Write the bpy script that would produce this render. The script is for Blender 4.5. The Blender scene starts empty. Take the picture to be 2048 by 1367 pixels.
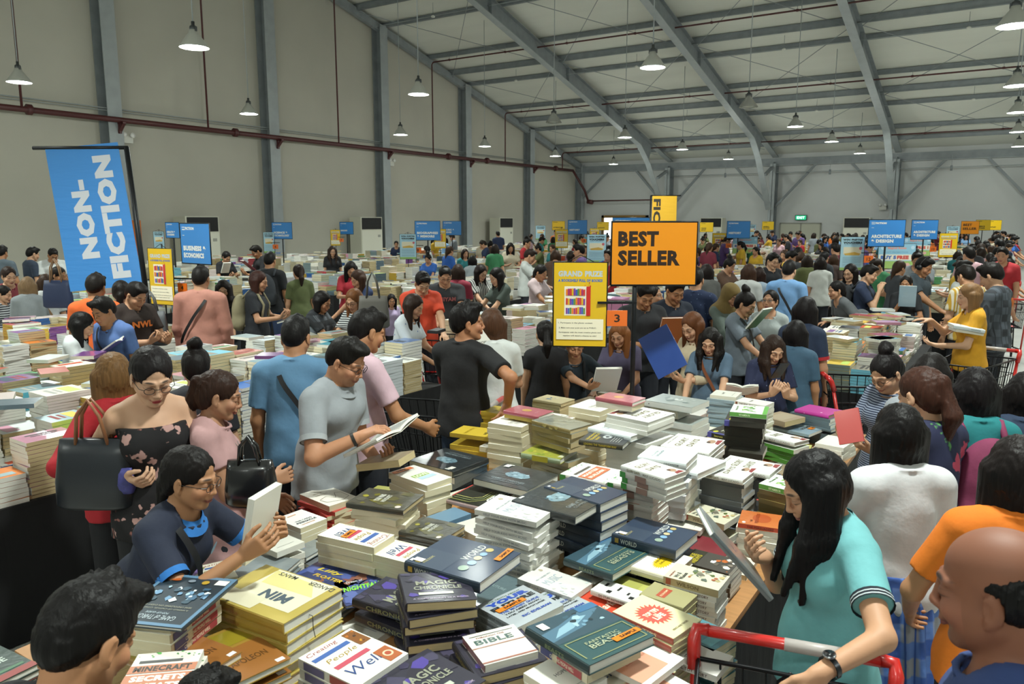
import bpy, bmesh, math, random
import numpy as np
from mathutils import Vector, Matrix, Euler
PI = math.pi
SC = bpy.context.scene
COL = SC.collection
# ---------------------------------------------------------------- camera
cd = bpy.data.cameras.new('camera'); cam = bpy.data.objects.new('camera', cd); COL.objects.link(cam)
HC, FPX, PITCH, YAW = 2.2, 1536.0, math.radians(9.0), math.radians(33.2)
cd.sensor_width = 36.0; cd.lens = 27.0; cd.clip_start = 0.05; cd.clip_end = 300
cd.dof.use_dof = True; cd.dof.focus_distance = 4.5; cd.dof.aperture_fstop = 8.0
cam.location = (0, 0, HC); cam.rotation_euler = (PI/2-PITCH, 0, YAW)
SC.camera = cam
# ---------------------------------------------------------------- world, colour, exposure
wd = bpy.data.worlds.new('world'); SC.world = wd; wd.use_nodes = True
wd.node_tree.nodes['Background'].inputs[0].default_value = (0.75, 0.85, 1.0, 1)
wd.node_tree.nodes['Background'].inputs[1].default_value = 0.6
SC.view_settings.view_transform = 'Standard'; SC.view_settings.look = 'None'
SC.view_settings.gamma = 1.0; SC.view_settings.use_curve_mapping = False
SC.view_settings.exposure = 0.14
SC.cycles.use_denoising = True
SC.cycles.max_bounces = 6; SC.cycles.diffuse_bounces = 4; SC.cycles.glossy_bounces = 2
SC.cycles.transmission_bounces = 4; SC.cycles.transparent_max_bounces = 8
SC.cycles.sample_clamp_indirect = 4.0
SC.cycles.caustics_reflective = False; SC.cycles.caustics_refractive = False
LAMP_W = 900.0       # watts of every pendant lamp
# ---------------------------------------------------------------- helpers
def at(x, y, z):
    """point of the hall at height z that the photograph shows at pixel (x, y)"""
    u, v = x-1024, y-683.5
    f = FPX*math.cos(PITCH)-v*math.sin(PITCH); d = FPX*math.sin(PITCH)+v*math.cos(PITCH)
    t = (HC-z)/d; f *= t; l = u*t
    return Vector((-f*math.sin(YAW)+l*math.cos(YAW), f*math.cos(YAW)+l*math.sin(YAW), z))
def atd(x, y, dep):
    u, v = x-1024, y-683.5
    f = FPX*math.cos(PITCH)-v*math.sin(PITCH); d = FPX*math.sin(PITCH)+v*math.cos(PITCH)
    t = dep/FPX; f *= t; l = u*t
    return Vector((-f*math.sin(YAW)+l*math.cos(YAW), f*math.cos(YAW)+l*math.sin(YAW), HC-d*t))
def s2l(c):
    return c/12.92 if c <= .04045 else ((c+.055)/1.055)**2.4
def col(h):
    if isinstance(h, (tuple, list)): return tuple(h[:3])+(1,)
    h = h.lstrip('#'); return tuple(s2l(int(h[i:i+2], 16)/255) for i in (0, 2, 4))+(1,)
MC = {}
def newmat(name):
    m = bpy.data.materials.new(name); m.use_nodes = True
    return m, m.node_tree.nodes, m.node_tree.links, m.node_tree.nodes['Principled BSDF']
def mat(h, rough=.55, metal=0, coat=0, emis=0, noise=0, nscale=20, bump=0, bscale=60, stretch=None, spec=.5):
    """plain procedural material: colour, optional noise variation and bump"""
    key = (str(h), rough, metal, coat, emis, noise, nscale, bump, bscale, stretch, spec)
    if key in MC: return MC[key]
    m, N, L, b = newmat('m_'+str(len(MC))); MC[key] = m
    c = col(h); b.inputs['Base Color'].default_value = c; m.diffuse_color = c
    b.inputs['Roughness'].default_value = rough; b.inputs['Metallic'].default_value = metal
    b.inputs['Specular IOR Level'].default_value = spec
    if coat: b.inputs['Coat Weight'].default_value = coat; b.inputs['Coat Roughness'].default_value = .12
    if emis: b.inputs['Emission Color'].default_value = c; b.inputs['Emission Strength'].default_value = emis
    if noise or bump:
        t = N.new('ShaderNodeTexCoord'); mp = N.new('ShaderNodeMapping'); L.new(t.outputs['Object'], mp.inputs[0])
        if stretch: mp.inputs['Scale'].default_value = stretch
    if noise:
        n = N.new('ShaderNodeTexNoise'); n.inputs['Scale'].default_value = nscale; n.inputs['Detail'].default_value = 5
        L.new(mp.outputs[0], n.inputs[0])
        r = N.new('ShaderNodeMapRange'); r.inputs[1].default_value = .3; r.inputs[2].default_value = .7
        r.inputs[3].default_value = 1-noise; r.inputs[4].default_value = 1+noise
        L.new(n.outputs[0], r.inputs[0])
        v = N.new('ShaderNodeVectorMath'); v.operation = 'SCALE'; v.inputs[0].default_value = c[:3]
        L.new(r.outputs[0], v.inputs['Scale']); L.new(v.outputs[0], b.inputs['Base Color'])
    if bump:
        n = N.new('ShaderNodeTexNoise'); n.inputs['Scale'].default_value = bscale; n.inputs['Detail'].default_value = 4
        L.new(mp.outputs[0], n.inputs[0])
        bp = N.new('ShaderNodeBump'); bp.inputs['Strength'].default_value = bump; bp.inputs['Distance'].default_value = .02
        L.new(n.outputs[0], bp.inputs['Height']); L.new(bp.outputs[0], b.inputs['Normal'])
    return m
class MB:
    """collects shapes and builds ONE mesh; every shape keeps its own material"""
    def __init__(s): s.v = []; s.f = []; s.m = []; s.mats = []; s.sm = []
    def mi(s, m):
        if m not in s.mats: s.mats.append(m)
        return s.mats.index(m)
    def add(s, vs, fs, m, smooth=False, M=None):
        o = len(s.v); k = s.mi(m)
        if M is not None: vs = [M @ Vector(v) for v in vs]
        s.v += [tuple(v) for v in vs]; s.f += [tuple(i+o for i in f) for f in fs]
        s.m += [k]*len(fs); s.sm += [smooth]*len(fs)
        return s
    def box(s, a, b, m, M=None):
        (x0, y0, z0), (x1, y1, z1) = a, b
        vs = [(x, y, z) for z in (z0, z1) for y in (y0, y1) for x in (x0, x1)]
        return s.add(vs, [(0,2,3,1), (4,5,7,6), (0,1,5,4), (2,6,7,3), (0,4,6,2), (1,3,7,5)], m, False, M)
    def tube(s, pts, r, m, n=8, M=None, cap=True, smooth=True):
        pts = [Vector(p) for p in pts]; rs = r if isinstance(r, (list, tuple)) else [r]*len(pts)
        vs = []; fs = []; u = None
        for i, p in enumerate(pts):
            d = (pts[min(i+1, len(pts)-1)]-pts[max(i-1, 0)]).normalized()
            if u is None: u = d.orthogonal().normalized()
            u = (u-d*u.dot(d)); u = u.normalized() if u.length > 1e-6 else d.orthogonal().normalized()
            w = d.cross(u)
            for k in range(n):
                a = 2*PI*(k+.5)/n; vs.append(p+(u*math.cos(a)+w*math.sin(a))*rs[i])
        for i in range(len(pts)-1):
            for k in range(n):
                a = i*n+k; b = i*n+(k+1) % n; fs.append((a, b, b+n, a+n))
        if cap: fs += [tuple(range(n))[::-1], tuple((len(pts)-1)*n+k for k in range(n))]
        return s.add(vs, fs, m, smooth and n > 5, M)
    def bar(s, a, b, w, h, m, M=None):
        """square bar from a to b, w across, h in the upright direction"""
        a, b = Vector(a), Vector(b); d = (b-a).normalized()
        up = Vector((0, 0, 1)); sd = d.cross(up)
        if sd.length < 1e-4: sd = Vector((1, 0, 0))
        sd.normalize(); up = sd.cross(d)
        vs = [p+sd*i*w/2+up*j*h/2 for p in (a, b) for i, j in ((-1,-1), (1,-1), (1,1), (-1,1))]
        return s.add(vs, [(3,2,1,0), (4,5,6,7), (0,1,5,4), (1,2,6,5), (2,3,7,6), (3,0,4,7)], m, False, M)
    def lathe(s, prof, m, n=20, M=None, smooth=True):
        vs = [(r*math.cos(2*PI*k/n), r*math.sin(2*PI*k/n), z) for r, z in prof for k in range(n)]
        fs = [(i*n+k, i*n+(k+1) % n, (i+1)*n+(k+1) % n, (i+1)*n+k) for i in range(len(prof)-1) for k in range(n)]
        return s.add(vs, fs, m, smooth, M)
    def poly(s, pts, m, M=None): return s.add(pts, [tuple(range(len(pts)))], m, False, M)
    def build(s, name, parent=None, **kw):
        me = bpy.data.meshes.new(name); me.from_pydata(s.v, [], s.f)
        for m in s.mats: me.materials.append(m)
        me.polygons.foreach_set('material_index', s.m); me.polygons.foreach_set('use_smooth', s.sm)
        me.update()
        return put(name, me, parent, **kw)
def put(name, me, parent=None, loc=None, rot=None, **kw):
    o = bpy.data.objects.new(name, me); COL.objects.link(o)
    if parent is not None: o.parent = parent
    if loc is not None: o.location = loc
    if rot is not None: o.rotation_euler = rot
    tag(o, **kw); return o
def tag(o, label=None, cat=None, group=None, kind=None):
    if label: o['label'] = label
    if cat: o['category'] = cat
    if group: o['group'] = group
    if kind: o['kind'] = kind
    return o
def empty(name, loc=(0, 0, 0), rz=0, **kw):
    return put(name, None, None, loc, (0, 0, rz), **kw)
def children(o): return [c for c in o.children]
def copy_tree(o, kids, parent=None):
    """copy of a thing; kids = {object: [its parts]}"""
    c = o.copy(); COL.objects.link(c)
    if parent is not None: c.parent = parent
    for ch in kids.get(o, []): copy_tree(ch, kids, c)
    return c
def kids_of(*roots):
    d = {}
    def go(o):
        d[o] = list(o.children)
        for c in d[o]: go(c)
    for r in roots: go(r)
    return d
TX = {}
def text_geo(s, bold=.02, sx=1.0, shear=0.0):
    """letters as flat polygons, unit size, centred"""
    k = (s, bold, sx, shear)
    if k in TX: return TX[k]
    cu = bpy.data.curves.new('t', 'FONT'); cu.body = s; cu.offset = bold; cu.resolution_u = 2; cu.shear = shear
    cu.align_x = 'CENTER'; cu.align_y = 'CENTER'
    if bold > .015: cu.space_character = 1.0+bold*1.6
    o = bpy.data.objects.new('t', cu); COL.objects.link(o)
    dg = bpy.context.evaluated_depsgraph_get(); me = bpy.data.meshes.new_from_object(o.evaluated_get(dg))
    vs = [(v.co.x*sx, v.co.y) for v in me.vertices]; fs = [tuple(p.vertices) for p in me.polygons]
    # keep normals up
    out = []
    for f in fs:
        a = sum(vs[f[i]][0]*vs[f[(i+1) % len(f)]][1]-vs[f[(i+1) % len(f)]][0]*vs[f[i]][1] for i in range(len(f)))
        out.append(f if a > 0 else f[::-1])
    bpy.data.objects.remove(o); bpy.data.curves.remove(cu); bpy.data.meshes.remove(me)
    if vs:
        xs = [v[0] for v in vs]; ys = [v[1] for v in vs]
        w = max(xs)-min(xs); h = max(ys)-min(ys); cx = (max(xs)+min(xs))/2; cy = (max(ys)+min(ys))/2
        vs = [(x-cx, y-cy) for x, y in vs]
    else: w = h = 1
    TX[k] = (vs, out, w, h); return TX[k]
def paint(mb, items, W, H, M, z0=.0004):
    """flat artwork on a panel W x H whose lower left corner is the origin of M (local z = outward).
    items, coordinates 0..1: r x0 y0 x1 y1 colour | t text cx cy width height colour [rot] [bold] |
    c cx cy rx ry colour | s cx cy rx ry colour n (star) | p colour pts | k (blotches) x0 y0 x1 y1 n colours seed"""
    z = z0
    for it in items:
        k = it[0]; z += .00015
        def mm(c): return c if not isinstance(c, (str, tuple)) else mat(c, COVROUGH[0], coat=COVROUGH[1])
        if k == 'r':
            _, x0, y0, x1, y1, c = it
            mb.poly([(x0*W, y0*H, z), (x1*W, y0*H, z), (x1*W, y1*H, z), (x0*W, y1*H, z)], mm(c), M)
        elif k == 't':
            s, cx, cy, w, h, c = it[1:7]; rot = it[7] if len(it) > 7 else 0; bold = it[8] if len(it) > 8 else .02
            sh = it[9] if len(it) > 9 else 0.0
            vs, fs, tw, th = text_geo(s, bold, 1.0, sh)
            if rot in (90, -90): kx, ky = h*H/max(tw, .01), w*W/max(th, .01)
            else: kx, ky = w*W/max(tw, .01), h*H/max(th, .01)
            a = math.radians(rot); ca, sa = math.cos(a), math.sin(a)
            P = [(cx*W+(x*kx)*ca-(y*ky)*sa, cy*H+(x*kx)*sa+(y*ky)*ca, z) for x, y in vs]
            mb.add(P, fs, mm(c), False, M)
        elif k == 'c':
            _, cx, cy, rx, ry, c = it
            mb.poly([(cx*W+rx*W*math.cos(2*PI*i/20), cy*H+ry*W*math.sin(2*PI*i/20), z) for i in range(20)], mm(c), M)
        elif k == 's':
            _, cx, cy, rx, ry, c, n = it
            P = [(cx*W, cy*H, z)]
            for i in range(2*n):
                q = 1 if i % 2 == 0 else .72
                P.append((cx*W+rx*W*q*math.cos(PI*i/n), cy*H+ry*W*q*math.sin(PI*i/n), z))
            mb.add(P, [(0, 1+i, 1+(i+1) % (2*n)) for i in range(2*n)], mm(c), False, M)
        elif k == 'p':
            mb.poly([(x*W, y*H, z) for x, y in it[2]], mm(it[1]), M)
        elif k == 'l':      # poly line: colour width pts
            pts = [Vector((x*W, y*H, 0)) for x, y in it[3]]; w = it[2]/2
            for a, b in zip(pts, pts[1:]):
                d = (b-a); n = Vector((-d.y, d.x, 0)).normalized()*w; zz = Vector((0, 0, z))
                mb.poly([a-n+zz, b-n+zz, b+n+zz, a+n+zz], mm(it[1]), M)
        elif k == 'k':
            _, x0, y0, x1, y1, n, cs, seed = it; R = random.Random(seed)
            for i in range(n):
                cx, cy = R.uniform(x0, x1), R.uniform(y0, y1); r = R.uniform(.25, 1)*min(x1-x0, y1-y0)*.22
                m = R.randint(4, 7); a0 = R.random()*6
                mb.poly([(min(max(cx+r*math.cos(a0+2*PI*j/m)*R.uniform(.6, 1.2), x0), x1)*W,
                          min(max(cy+r*W/H*math.sin(a0+2*PI*j/m)*R.uniform(.6, 1.2), y0), y1)*H, z+i*.00003) for j in range(m)], mm(cs[i % len(cs)]), M)
            z += n*.00003
COVROUGH = [.45, 0.0]
def TRS(loc, rz=0, rx=0, ry=0): return Matrix.Translation(loc) @ Euler((rx, ry, rz)).to_matrix().to_4x4()
# ================================================================ the hall
XL, XR, YF, YB, RIDGE, EAVE, SL = -23.6, 12.6, -17.5, 43.8, 13.0, 5.75, .26
M_WALL = mat('#b4b1a5', .8, bump=.15, bscale=3, noise=.04, nscale=.6)
M_WALLB = mat('#c8cac9', .8, bump=.1, bscale=3, noise=.03, nscale=.6)
M_ROOF = mat('#d2d3ca', .85, bump=.5, bscale=1.2, noise=.05, nscale=.5, stretch=(.3, 2.2, 1))
M_STEEL = mat('#858b8e', .55, noise=.12, nscale=3)
M_STEEL2 = mat('#999fa1', .5, noise=.08, nscale=3)
M_RED = mat('#4a1e1e', .45, noise=.1); M_FLOOR = mat('#a9aaa4', .28, noise=.1, nscale=2.5, bump=.05, bscale=4)
def roofz(y): return EAVE+SL*(YB-y) if y > RIDGE else EAVE+SL*(YB-2*RIDGE+y)
f = MB().box((XL-.3, YF-.3, -.2), (XR+.3, YB+.3, 0), M_FLOOR).build('floor', kind='structure')
for nm, x in (('wall_left', XL), ('wall_right', XR)):
    s = -1 if x == XL else 1; m = MB(); x1 = x+.2*s
    P = [(YF, 0), (YB, 0), (YB, roofz(YB)), (RIDGE, roofz(RIDGE)), (YF, roofz(YF))]
    vs = [(x, y, z) for y, z in P]+[(x1, y, z) for y, z in P]
    fs = [(0,1,2,3,4), (9,8,7,6,5)]+[(i, (i+1) % 5, (i+1) % 5+5, i+5) for i in range(5)]
    m.add(vs, fs, M_WALL); m.build(nm, kind='structure')
MB().box((XL, YB, 0), (XR, YB+.2, EAVE), M_WALLB).build('wall_back', kind='structure')
MB().box((XL, YF-.2, 0), (XR, YF, roofz(YF)), M_WALLB).build('wall_front', kind='structure')
m = MB()
for ya, yb in ((YB+.2, RIDGE), (RIDGE, YF-.2)):
    a, b = roofz(ya), roofz(yb)
    vs = [(XL-.2, ya, a), (XR+.2, ya, a), (XR+.2, yb, b), (XL-.2, yb, b)]
    m.add(vs+[(x, y, z+.15) for x, y, z in vs], [(0,1,2,3), (7,6,5,4), (0,4,5,1), (1,5,6,2), (2,6,7,3), (3,7,4,0)], M_ROOF)
m.build('ceiling', kind='structure')
# gable columns, each its own
for i, y in enumerate((-10.5, -4.5, 1.5, 7.5, 13.5, 19.5, 25.5, 31.5, 37.5, 43.5)):
    h = roofz(y)-.2; w = .28 if i < 9 else .22; m = MB()
    m.box((XL+.02, y-w, 0), (XL+.05, y+w, h), M_STEEL); m.box((XL+.42, y-w*.8, 0), (XL+.45, y+w*.8, h), M_STEEL2)
    m.box((XL+.05, y-.012, 0), (XL+.42, y+.012, h), M_STEEL)
    m.build('trim_%d' % (i+1), kind='structure')
# portal frames
def ibeam(m, a, b, dep, w):
    a, b = Vector(a), Vector(b); dn = Vector((0, 0, -1))
    m.bar(a, b, w, .02, M_STEEL); m.bar(a+dn*dep, b+dn*dep, w, .03, M_STEEL2); m.bar(a+dn*dep/2, b+dn*dep/2, .02, dep, M_STEEL)
tn = 20
for x in (-17.4, -11.4, -5.4, .6, 6.6):
    m = MB()
    for sgn in (1, -1):
        yy = lambda q: RIDGE+sgn*q
        z = lambda q: roofz(RIDGE+q)-.22
        span = YB-RIDGE
        ibeam(m, (x, yy(0), z(0)), (x, yy(span-4.9), z(span-4.9)), .62, .3)
        # haunch down to the column
        ibeam(m, (x, yy(span-4.9), z(span-4.9)), (x, yy(span-.3), z(span-.3)), .05, .3)
        P = [(span-4.9, z(span-4.9)-.62), (span-1.9, 2.9), (span-1.1, 2.75)]
        # curved lower flange
        Q = [(span-4.9, z(span-4.9)-.62), (span-4.2, z(span-4.2)-.9), (span-3.6, z(span-4.2)-1.35), (span-1.2, 2.75)]
        for (q0, h0), (q1, h1) in zip(Q, Q[1:]): m.bar((x, yy(q0), h0), (x, yy(q1), h1), .3, .03, M_STEEL2)
        m.add([(x, yy(q), h) for q, h in Q[:3]]+[(x, yy(span-3.0), z(span-3.0)), (x, yy(span-4.9), z(span-4.9))], [(0,1,2,3,4)], M_STEEL)
        m.bar((x, yy(span-2.2), 4.55), (x, yy(span-.9), 5.0), .15, .12, M_STEEL)
        # stiffeners
        for q in (6, 12, 18, 22): m.box((x-.14, yy(q)-.01, z(q)-.6), (x+.14, yy(q)+.01, z(q)), M_STEEL)
        # column
        ya, yb = sorted((yy(span-.75), yy(span-.1)))
        m.box((x-.15, ya, 0), (x+.15, ya+.03, 5.2), M_STEEL2); m.box((x-.15, yb-.03, 0), (x+.15, yb, 5.4), M_STEEL)
        m.box((x-.012, ya, 0), (x+.012, yb, 5.3), M_STEEL)
    tn += 1; m.build('trim_%d' % tn, kind='structure')
# gable rafter
m = MB()
for sgn in (1, -1): m.bar((XL+.25, RIDGE, roofz(RIDGE)-.32), (XL+.25, RIDGE+sgn*(YB-RIDGE-.1), EAVE-.3), .2, .3, M_STEEL)
m.build('trim_30', kind='structure')
# purlins, one object each
OFF = [1.8, 3.3, 6.0, 7.5, 9.1, 12.1, 13.5, 15.1, 18.1, 19.7, 21.2, 24.2, 25.7, 27.3]
tn = 40
for o in OFF:
    for y in (YB-o, 2*RIDGE-YB+o):
        h = .24 if o in (7.5, 13.5, 19.7, 25.7) else .18; m = MB()
        z = roofz(y)-.02-h
        m.box((XL+.1, y-.06, z), (XR, y+.06, z+.02), M_STEEL); m.box((XL+.1, y-.012, z), (XR, y+.012, z+h), M_STEEL)
        m.box((XL+.1, y-.06, z+h-.02), (XR, y+.06, z+h), M_STEEL)
        m.build('trim_%d' % tn, kind='structure'); tn += 1
# eave strut of the back wall, its cleats and braces
m = MB(); m.box((XL, YB-.42, 5.12), (XR, YB-.38, 5.5), M_STEEL); m.box((XL, YB-.5, 5.1), (XR, YB-.3, 5.13), M_STEEL2)
m.build('trim_90', kind='structure'); tn = 91
for x in (-23.4, -17.4, -11.4, -5.4, .6):
    for s in (-1, 1):
        if x == -23.4 and s < 0: continue
        MB().bar((x+s*.15, YB-.4, 2.95 if x > -20 else 3.5), (x+s*(2.15 if x > -20 else 2.0), YB-.4, 5.15), .1, .12, M_STEEL).build('trim_%d' % tn, kind='structure'); tn += 1
# cross bracing cables in the roof plane
for x0 in (-23.4, -17.4, -11.4, -5.4):
    for q0, q1 in ((1.8, 7.5), (7.5, 13.5), (13.5, 19.7)):
        m = MB()
        for a, b in ((q0, q1), (q1, q0)):
            m.tube([(x0+.2, YB-a, roofz(YB-a)-.35), (x0+5.8, YB-b, roofz(YB-b)-.35)], .014, M_STEEL, 5)
        m.build('trim_%d' % tn, kind='structure'); tn += 1
# sprinkler main along the gable wall
m = MB(); m.tube([(XL+.55, -4, 5.2), (XL+.55, 42.0, 5.18)], .085, M_RED, 10)
for y in (9.6, 11.0, 17.7, 29.7, 32.9, 39.9): m.tube([(XL+.55, y-.06, 5.2), (XL+.55, y+.06, 5.2)], .15, M_RED, 10)
m.tube([(XL+.55, 42.0, 5.18), (XL+.9, 42.9, 4.0), (XL+1.0, 43.2, 3.35)], .07, M_RED, 8)
m.tube([(XL+.95, 43.2, 3.35), (XL+1.3, 43.2, 3.3)], .14, M_RED, 10)
for y in (7.6, 13.6, 19.6, 25.6, 31.6, 37.6):
    m.bar((XL+.45, y, 4.8), (XL+.45, y, 5.15), .12, .08, M_RED); m.bar((XL+.4, y, 4.82), (XL+.7, y, 5.1), .1, .08, M_RED)
    m.bar((XL+.4, y, 5.1), (XL+.75, y, 5.1), .1, .05, M_RED)
m.build('sprinkler_pipe', label='thick dark red sprinkler main running along the left gable wall', cat='pipe')
ys = (10.8, 16.6, 22.55, 28.5, 34.5, 40.6)
nth = ['nearest the camera', 'second nearest', 'with its elbow above the third bay', 'fourth counted from the near end', 'second from the back wall', 'nearest the back wall']
for y, nn in zip(ys, nth):
    z1 = roofz(y)-.45; x = XL+.6; m = MB()
    m.tube([(x, y, 5.2), (x, y, z1-.1), (x+.06, y, z1-.02), (x+.15, y, z1), (XR-.2, y, z1)], .032, M_RED, 8)
    for xx in range(-22, 12, 3): m.tube([(xx, y, z1), (xx, y, roofz(y)-.1)], .008, M_STEEL, 5); m.tube([(xx, y, z1-.04), (xx, y, z1+.04)], .05, M_RED, 6)
    m.build('sprinkler_pipe', label='thin red sprinkler branch rising to the roof, '+nn, cat='pipe', group='sprinkler branch pipes')
m = MB(); m.tube([(XL+.3, -2, 5.55), (XL+.3, 42, 5.5)], .018, M_STEEL2, 6); m.tube([(XL+.3, -2, 5.48), (XL+.3, 42, 5.43)], .012, M_STEEL2, 6)
m.build('electrical_conduit', label='thin grey conduit running just above the red main on the left wall', cat='conduit')
m = MB(); z = 3.75; m.tube([(-22.7, 43.3, 3.38), (-17.7, 43.3, 3.4)], .04, M_RED, 8)
m.build('sprinkler_pipe', label='dark pipe crossing the back wall beside the left corner', cat='pipe')
m = MB(); m.tube([(-17.2, 43.1, 4.72), (8, 43.1, 4.72)], .02, M_STEEL2, 6)
for x in (-14, -8.5, -3, 2): m.tube([(x, 43.1, 4.72), (x, 43.1, 5.3)], .01, M_STEEL2, 5); m.tube([(x, 43.1, 4.55), (x, 43.1, 4.8)], .05, M_STEEL, 6)
m.build('electrical_conduit', label='thin pale conduit hung under the eave of the back wall', cat='conduit')
for k, q in enumerate((6.9, 12.9, 18.9)):
    y = YB-q; m = MB(); z = roofz(y)-.55
    m.tube([(XL+.3, y, z), (XR-.5, y, z)], .012, M_STEEL2, 5)
    for x in range(-20, 10, 6):
        m.tube([(x, y, z), (x, y, z+.5)], .008, M_STEEL, 5); m.lathe([(0, z-.06), (.07, z-.05), (.08, z), (.03, z+.03), (0, z+.04)], mat('#d8d8d0'), 10, TRS((x, y, 0)))
    m.build('wire_run', label='thin cable with small round detectors under the roof, '+['nearest the back wall', 'middle run', 'furthest from the back wall'][k], cat='cable', group='detector cable runs')
# doors, exit sign, serving window
M_DOOR = mat('#b9b9a8', .5); M_FR = mat('#8f8f84', .5)
m = MB(); m.box((-11.0, YB-.06, 0), (-8.9, YB-.01, 2.0), M_DOOR)
for x in (-11.05, -9.97, -8.95): m.box((x, YB-.08, 0), (x+.06, YB, 2.03), M_FR)
m.box((-11.05, YB-.08, 2.0), (-8.89, YB, 2.07), M_FR); d = m.build('door_1', kind='structure')
for x in (-10.1, -9.75): MB().box((x, YB-.12, .95), (x+.05, YB-.06, 1.15), mat('#888888', .3, 1)).build('door_handle', d)
t = empty('exit_sign', (-9.95, YB-.12, 2.2), label='small green lit EXIT sign on the back wall above the double door', cat='sign')
m = MB().box((-.3, 0, 0), (.3, .08, .28), mat('#0c5a3a', .4)); m.build('housing', t)
m = MB(); m.box((-.27, -.01, .03), (.27, -.002, .25), mat('#18a070', .4, emis=1.2)); paint(m, [('t', 'EXIT', .5, .5, .75, .6, mat('#d8ffe8', emis=1.6), 0, .03)], .54, .22, TRS((-.27, -.012, .03), rx=PI/2)); m.build('face', t)
wd1 = MB(); wo = mat('#8a6a35', .5, noise=.2)
for a, b in (((-21.9, 1.0), (-21.75, 2.5)), ((-18.95, 1.0), (-18.8, 2.5)), ((-21.9, 2.35), (-18.8, 2.5)), ((-21.9, .95), (-18.8, 1.05)), ((-20.4, 1), (-20.3, 2.4))):
    wd1.box((a[0], YB-.14, a[1]), (b[0], YB-.02, b[1]), wo)
w = wd1.build('window_1', kind='structure')
MB().box((-21.75, YB-.04, 1.05), (-20.4, YB-.02, 2.35), mat('#dfe8f0', emis=2.2)).box((-19.9, YB-.04, 1.9), (-19.5, YB-.02, 2.35), mat('#dfe8f0', emis=2.2)).box((-20.3, YB-.045, 1.05), (-19.9, YB-.02, 2.35), mat('#6b5a3a')).box((-19.5, YB-.045, 1.05), (-18.95, YB-.02, 2.35), mat('#7a6a48')).build('pane', w)
# ================================================================ pendant lamps
def make_lamp(on=True, clear=False):
    t = empty('pendant_lamp'); ms = mat('#b4b5ae', .4, .2); 
    if clear:
        ms, N, L, b = newmat('prismatic'); b.inputs['Base Color'].default_value = (.8, .8, .75, 1); b.inputs['Roughness'].default_value = .25; b.inputs['Transmission Weight'].default_value = .7
    m = MB(); m.lathe([(.25, 0), (.245, .02), (.17, .13), (.12, .2), (.085, .24), (.07, .3), (.06, .3), (.075, .235), (.11, .19), (.16, .12), (.235, .015), (.25, 0)], ms, 28); m.build('lamp_shade', t)
    m = MB(); m.lathe([(0, .26), (.06, .26), (.065, .32), (.06, .36), (.03, .38), (.03, .44), (0, .44)], mat('#55585a', .4, .7), 14); m.box((-.085, -.02, .27), (.085, .02, .35), mat('#55585a', .4, .7)); m.build('lamp_holder', t)
    em = mat('#eaf4ff', emis=14.0) if on else mat('#d8d8cc', .3)
    m = MB(); m.lathe([(0, .015), (.12, .02), (.19, .04), (.215, .05), (.2, .055), (0, .06)], em, 24); m.build('bulb', t)
    return t
lamp0 = make_lamp(); lampoff = make_lamp(False, True)
LK = kids_of(lamp0, lampoff)
LX = [-18.75, -12.45, -6.4, -.35, 5.7]; LY = [-9.2, -3.2, 2.8, 8.8, 14.9, 21.4, 26.6, 32.4, 38.7]
rown = {8.8: 'nearest row in view', 14.9: 'second row from the camera', 21.4: 'third row from the camera', 26.6: 'fourth row from the camera', 32.4: 'fifth row from the camera', 38.7: 'row nearest the back wall', 2.8: 'row above the camera'}
coln = {-18.75: 'by the left wall', -12.45: 'in the second line', -6.4: 'in the third line', -.35: 'at the right edge', 5.7: ''}
first = {}
for x in LX:
    for y in LY:
        off = (x, y) in ((-12.45, 21.4), (-6.4, 21.4))
        src = lampoff if off else lamp0
        vis = y > 5 and x < 3
        if vis:
            if off not in first: t = src; first[off] = 1
            else: t = copy_tree(src, LK)
            t.location = (x, y, 5.2)
            tag(t, label=('unlit clear ribbed' if off else 'lit grey metal')+' pendant lamp '+coln[x]+', '+rown[y], cat='ceiling lamp', group='pendant lamps under the roof')
            h = roofz(y)-5.65-.05
            r = MB().tube([(0, 0, .42), (0, 0, .42+h)], .012, M_STEEL2, 6).build('cord', t)
        if not off:
            ld = bpy.data.lights.new('pendant_light', 'SPOT'); ld.energy = LAMP_W; ld.spot_size = math.radians(128); ld.spot_blend = .9
            ld.shadow_soft_size = .2; ld.color = (.93, 1.0, .93)
            lo = bpy.data.objects.new('pendant_light', ld); COL.objects.link(lo)
            lp = bpy.data.lights.new('lamp_glow', 'POINT'); lp.energy = 85; lp.shadow_soft_size = .18; lp.color = ld.color  # extra point light added below each lamp to lift roof and walls
            lq = bpy.data.objects.new('lamp_glow', lp); COL.objects.link(lq)
            if vis: lo.parent = t; lo.location = (0, 0, -.01); lq.parent = t; lq.location = (0, 0, -.12)
            else: lo.location = (x, y, 5.19); lq.location = (x, y, 5.08)
# ================================================================ air conditioners
def ac(loc, rz, label):
    t = empty('air_conditioner', loc, rz, label=label, cat='air conditioner', group='tall floor standing air conditioners')
    b = mat('#c9c8b8', .45); m = MB(); m.box((-.63, -.32, 0), (.63, .32, 2.33), b); m.box((-.6, -.335, .1), (.6, -.32, 1.78), mat('#d2d1c2', .4)); m.build('cabinet', t)
    m = MB(); m.box((-.58, -.33, 1.83), (.58, -.3, 2.3), mat('#101011', .5))
    for k in range(9): m.box((-.58, -.345, 1.86+k*.05), (.58, -.33, 1.87+k*.05), mat('#1c1c1e', .5))
    m.build('grille', t); MB().box((.35, -.345, 1.5), (.5, -.335, 1.6), mat('#9a9a92', .4)).build('control_panel', t)
ac((-22.95, 23.9, 0), PI/2, 'tall beige air conditioner against the left wall between its fourth and fifth columns')
ac((-22.95, 34.05, 0), PI/2, 'tall beige air conditioner against the left wall nearest the back corner')
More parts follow.
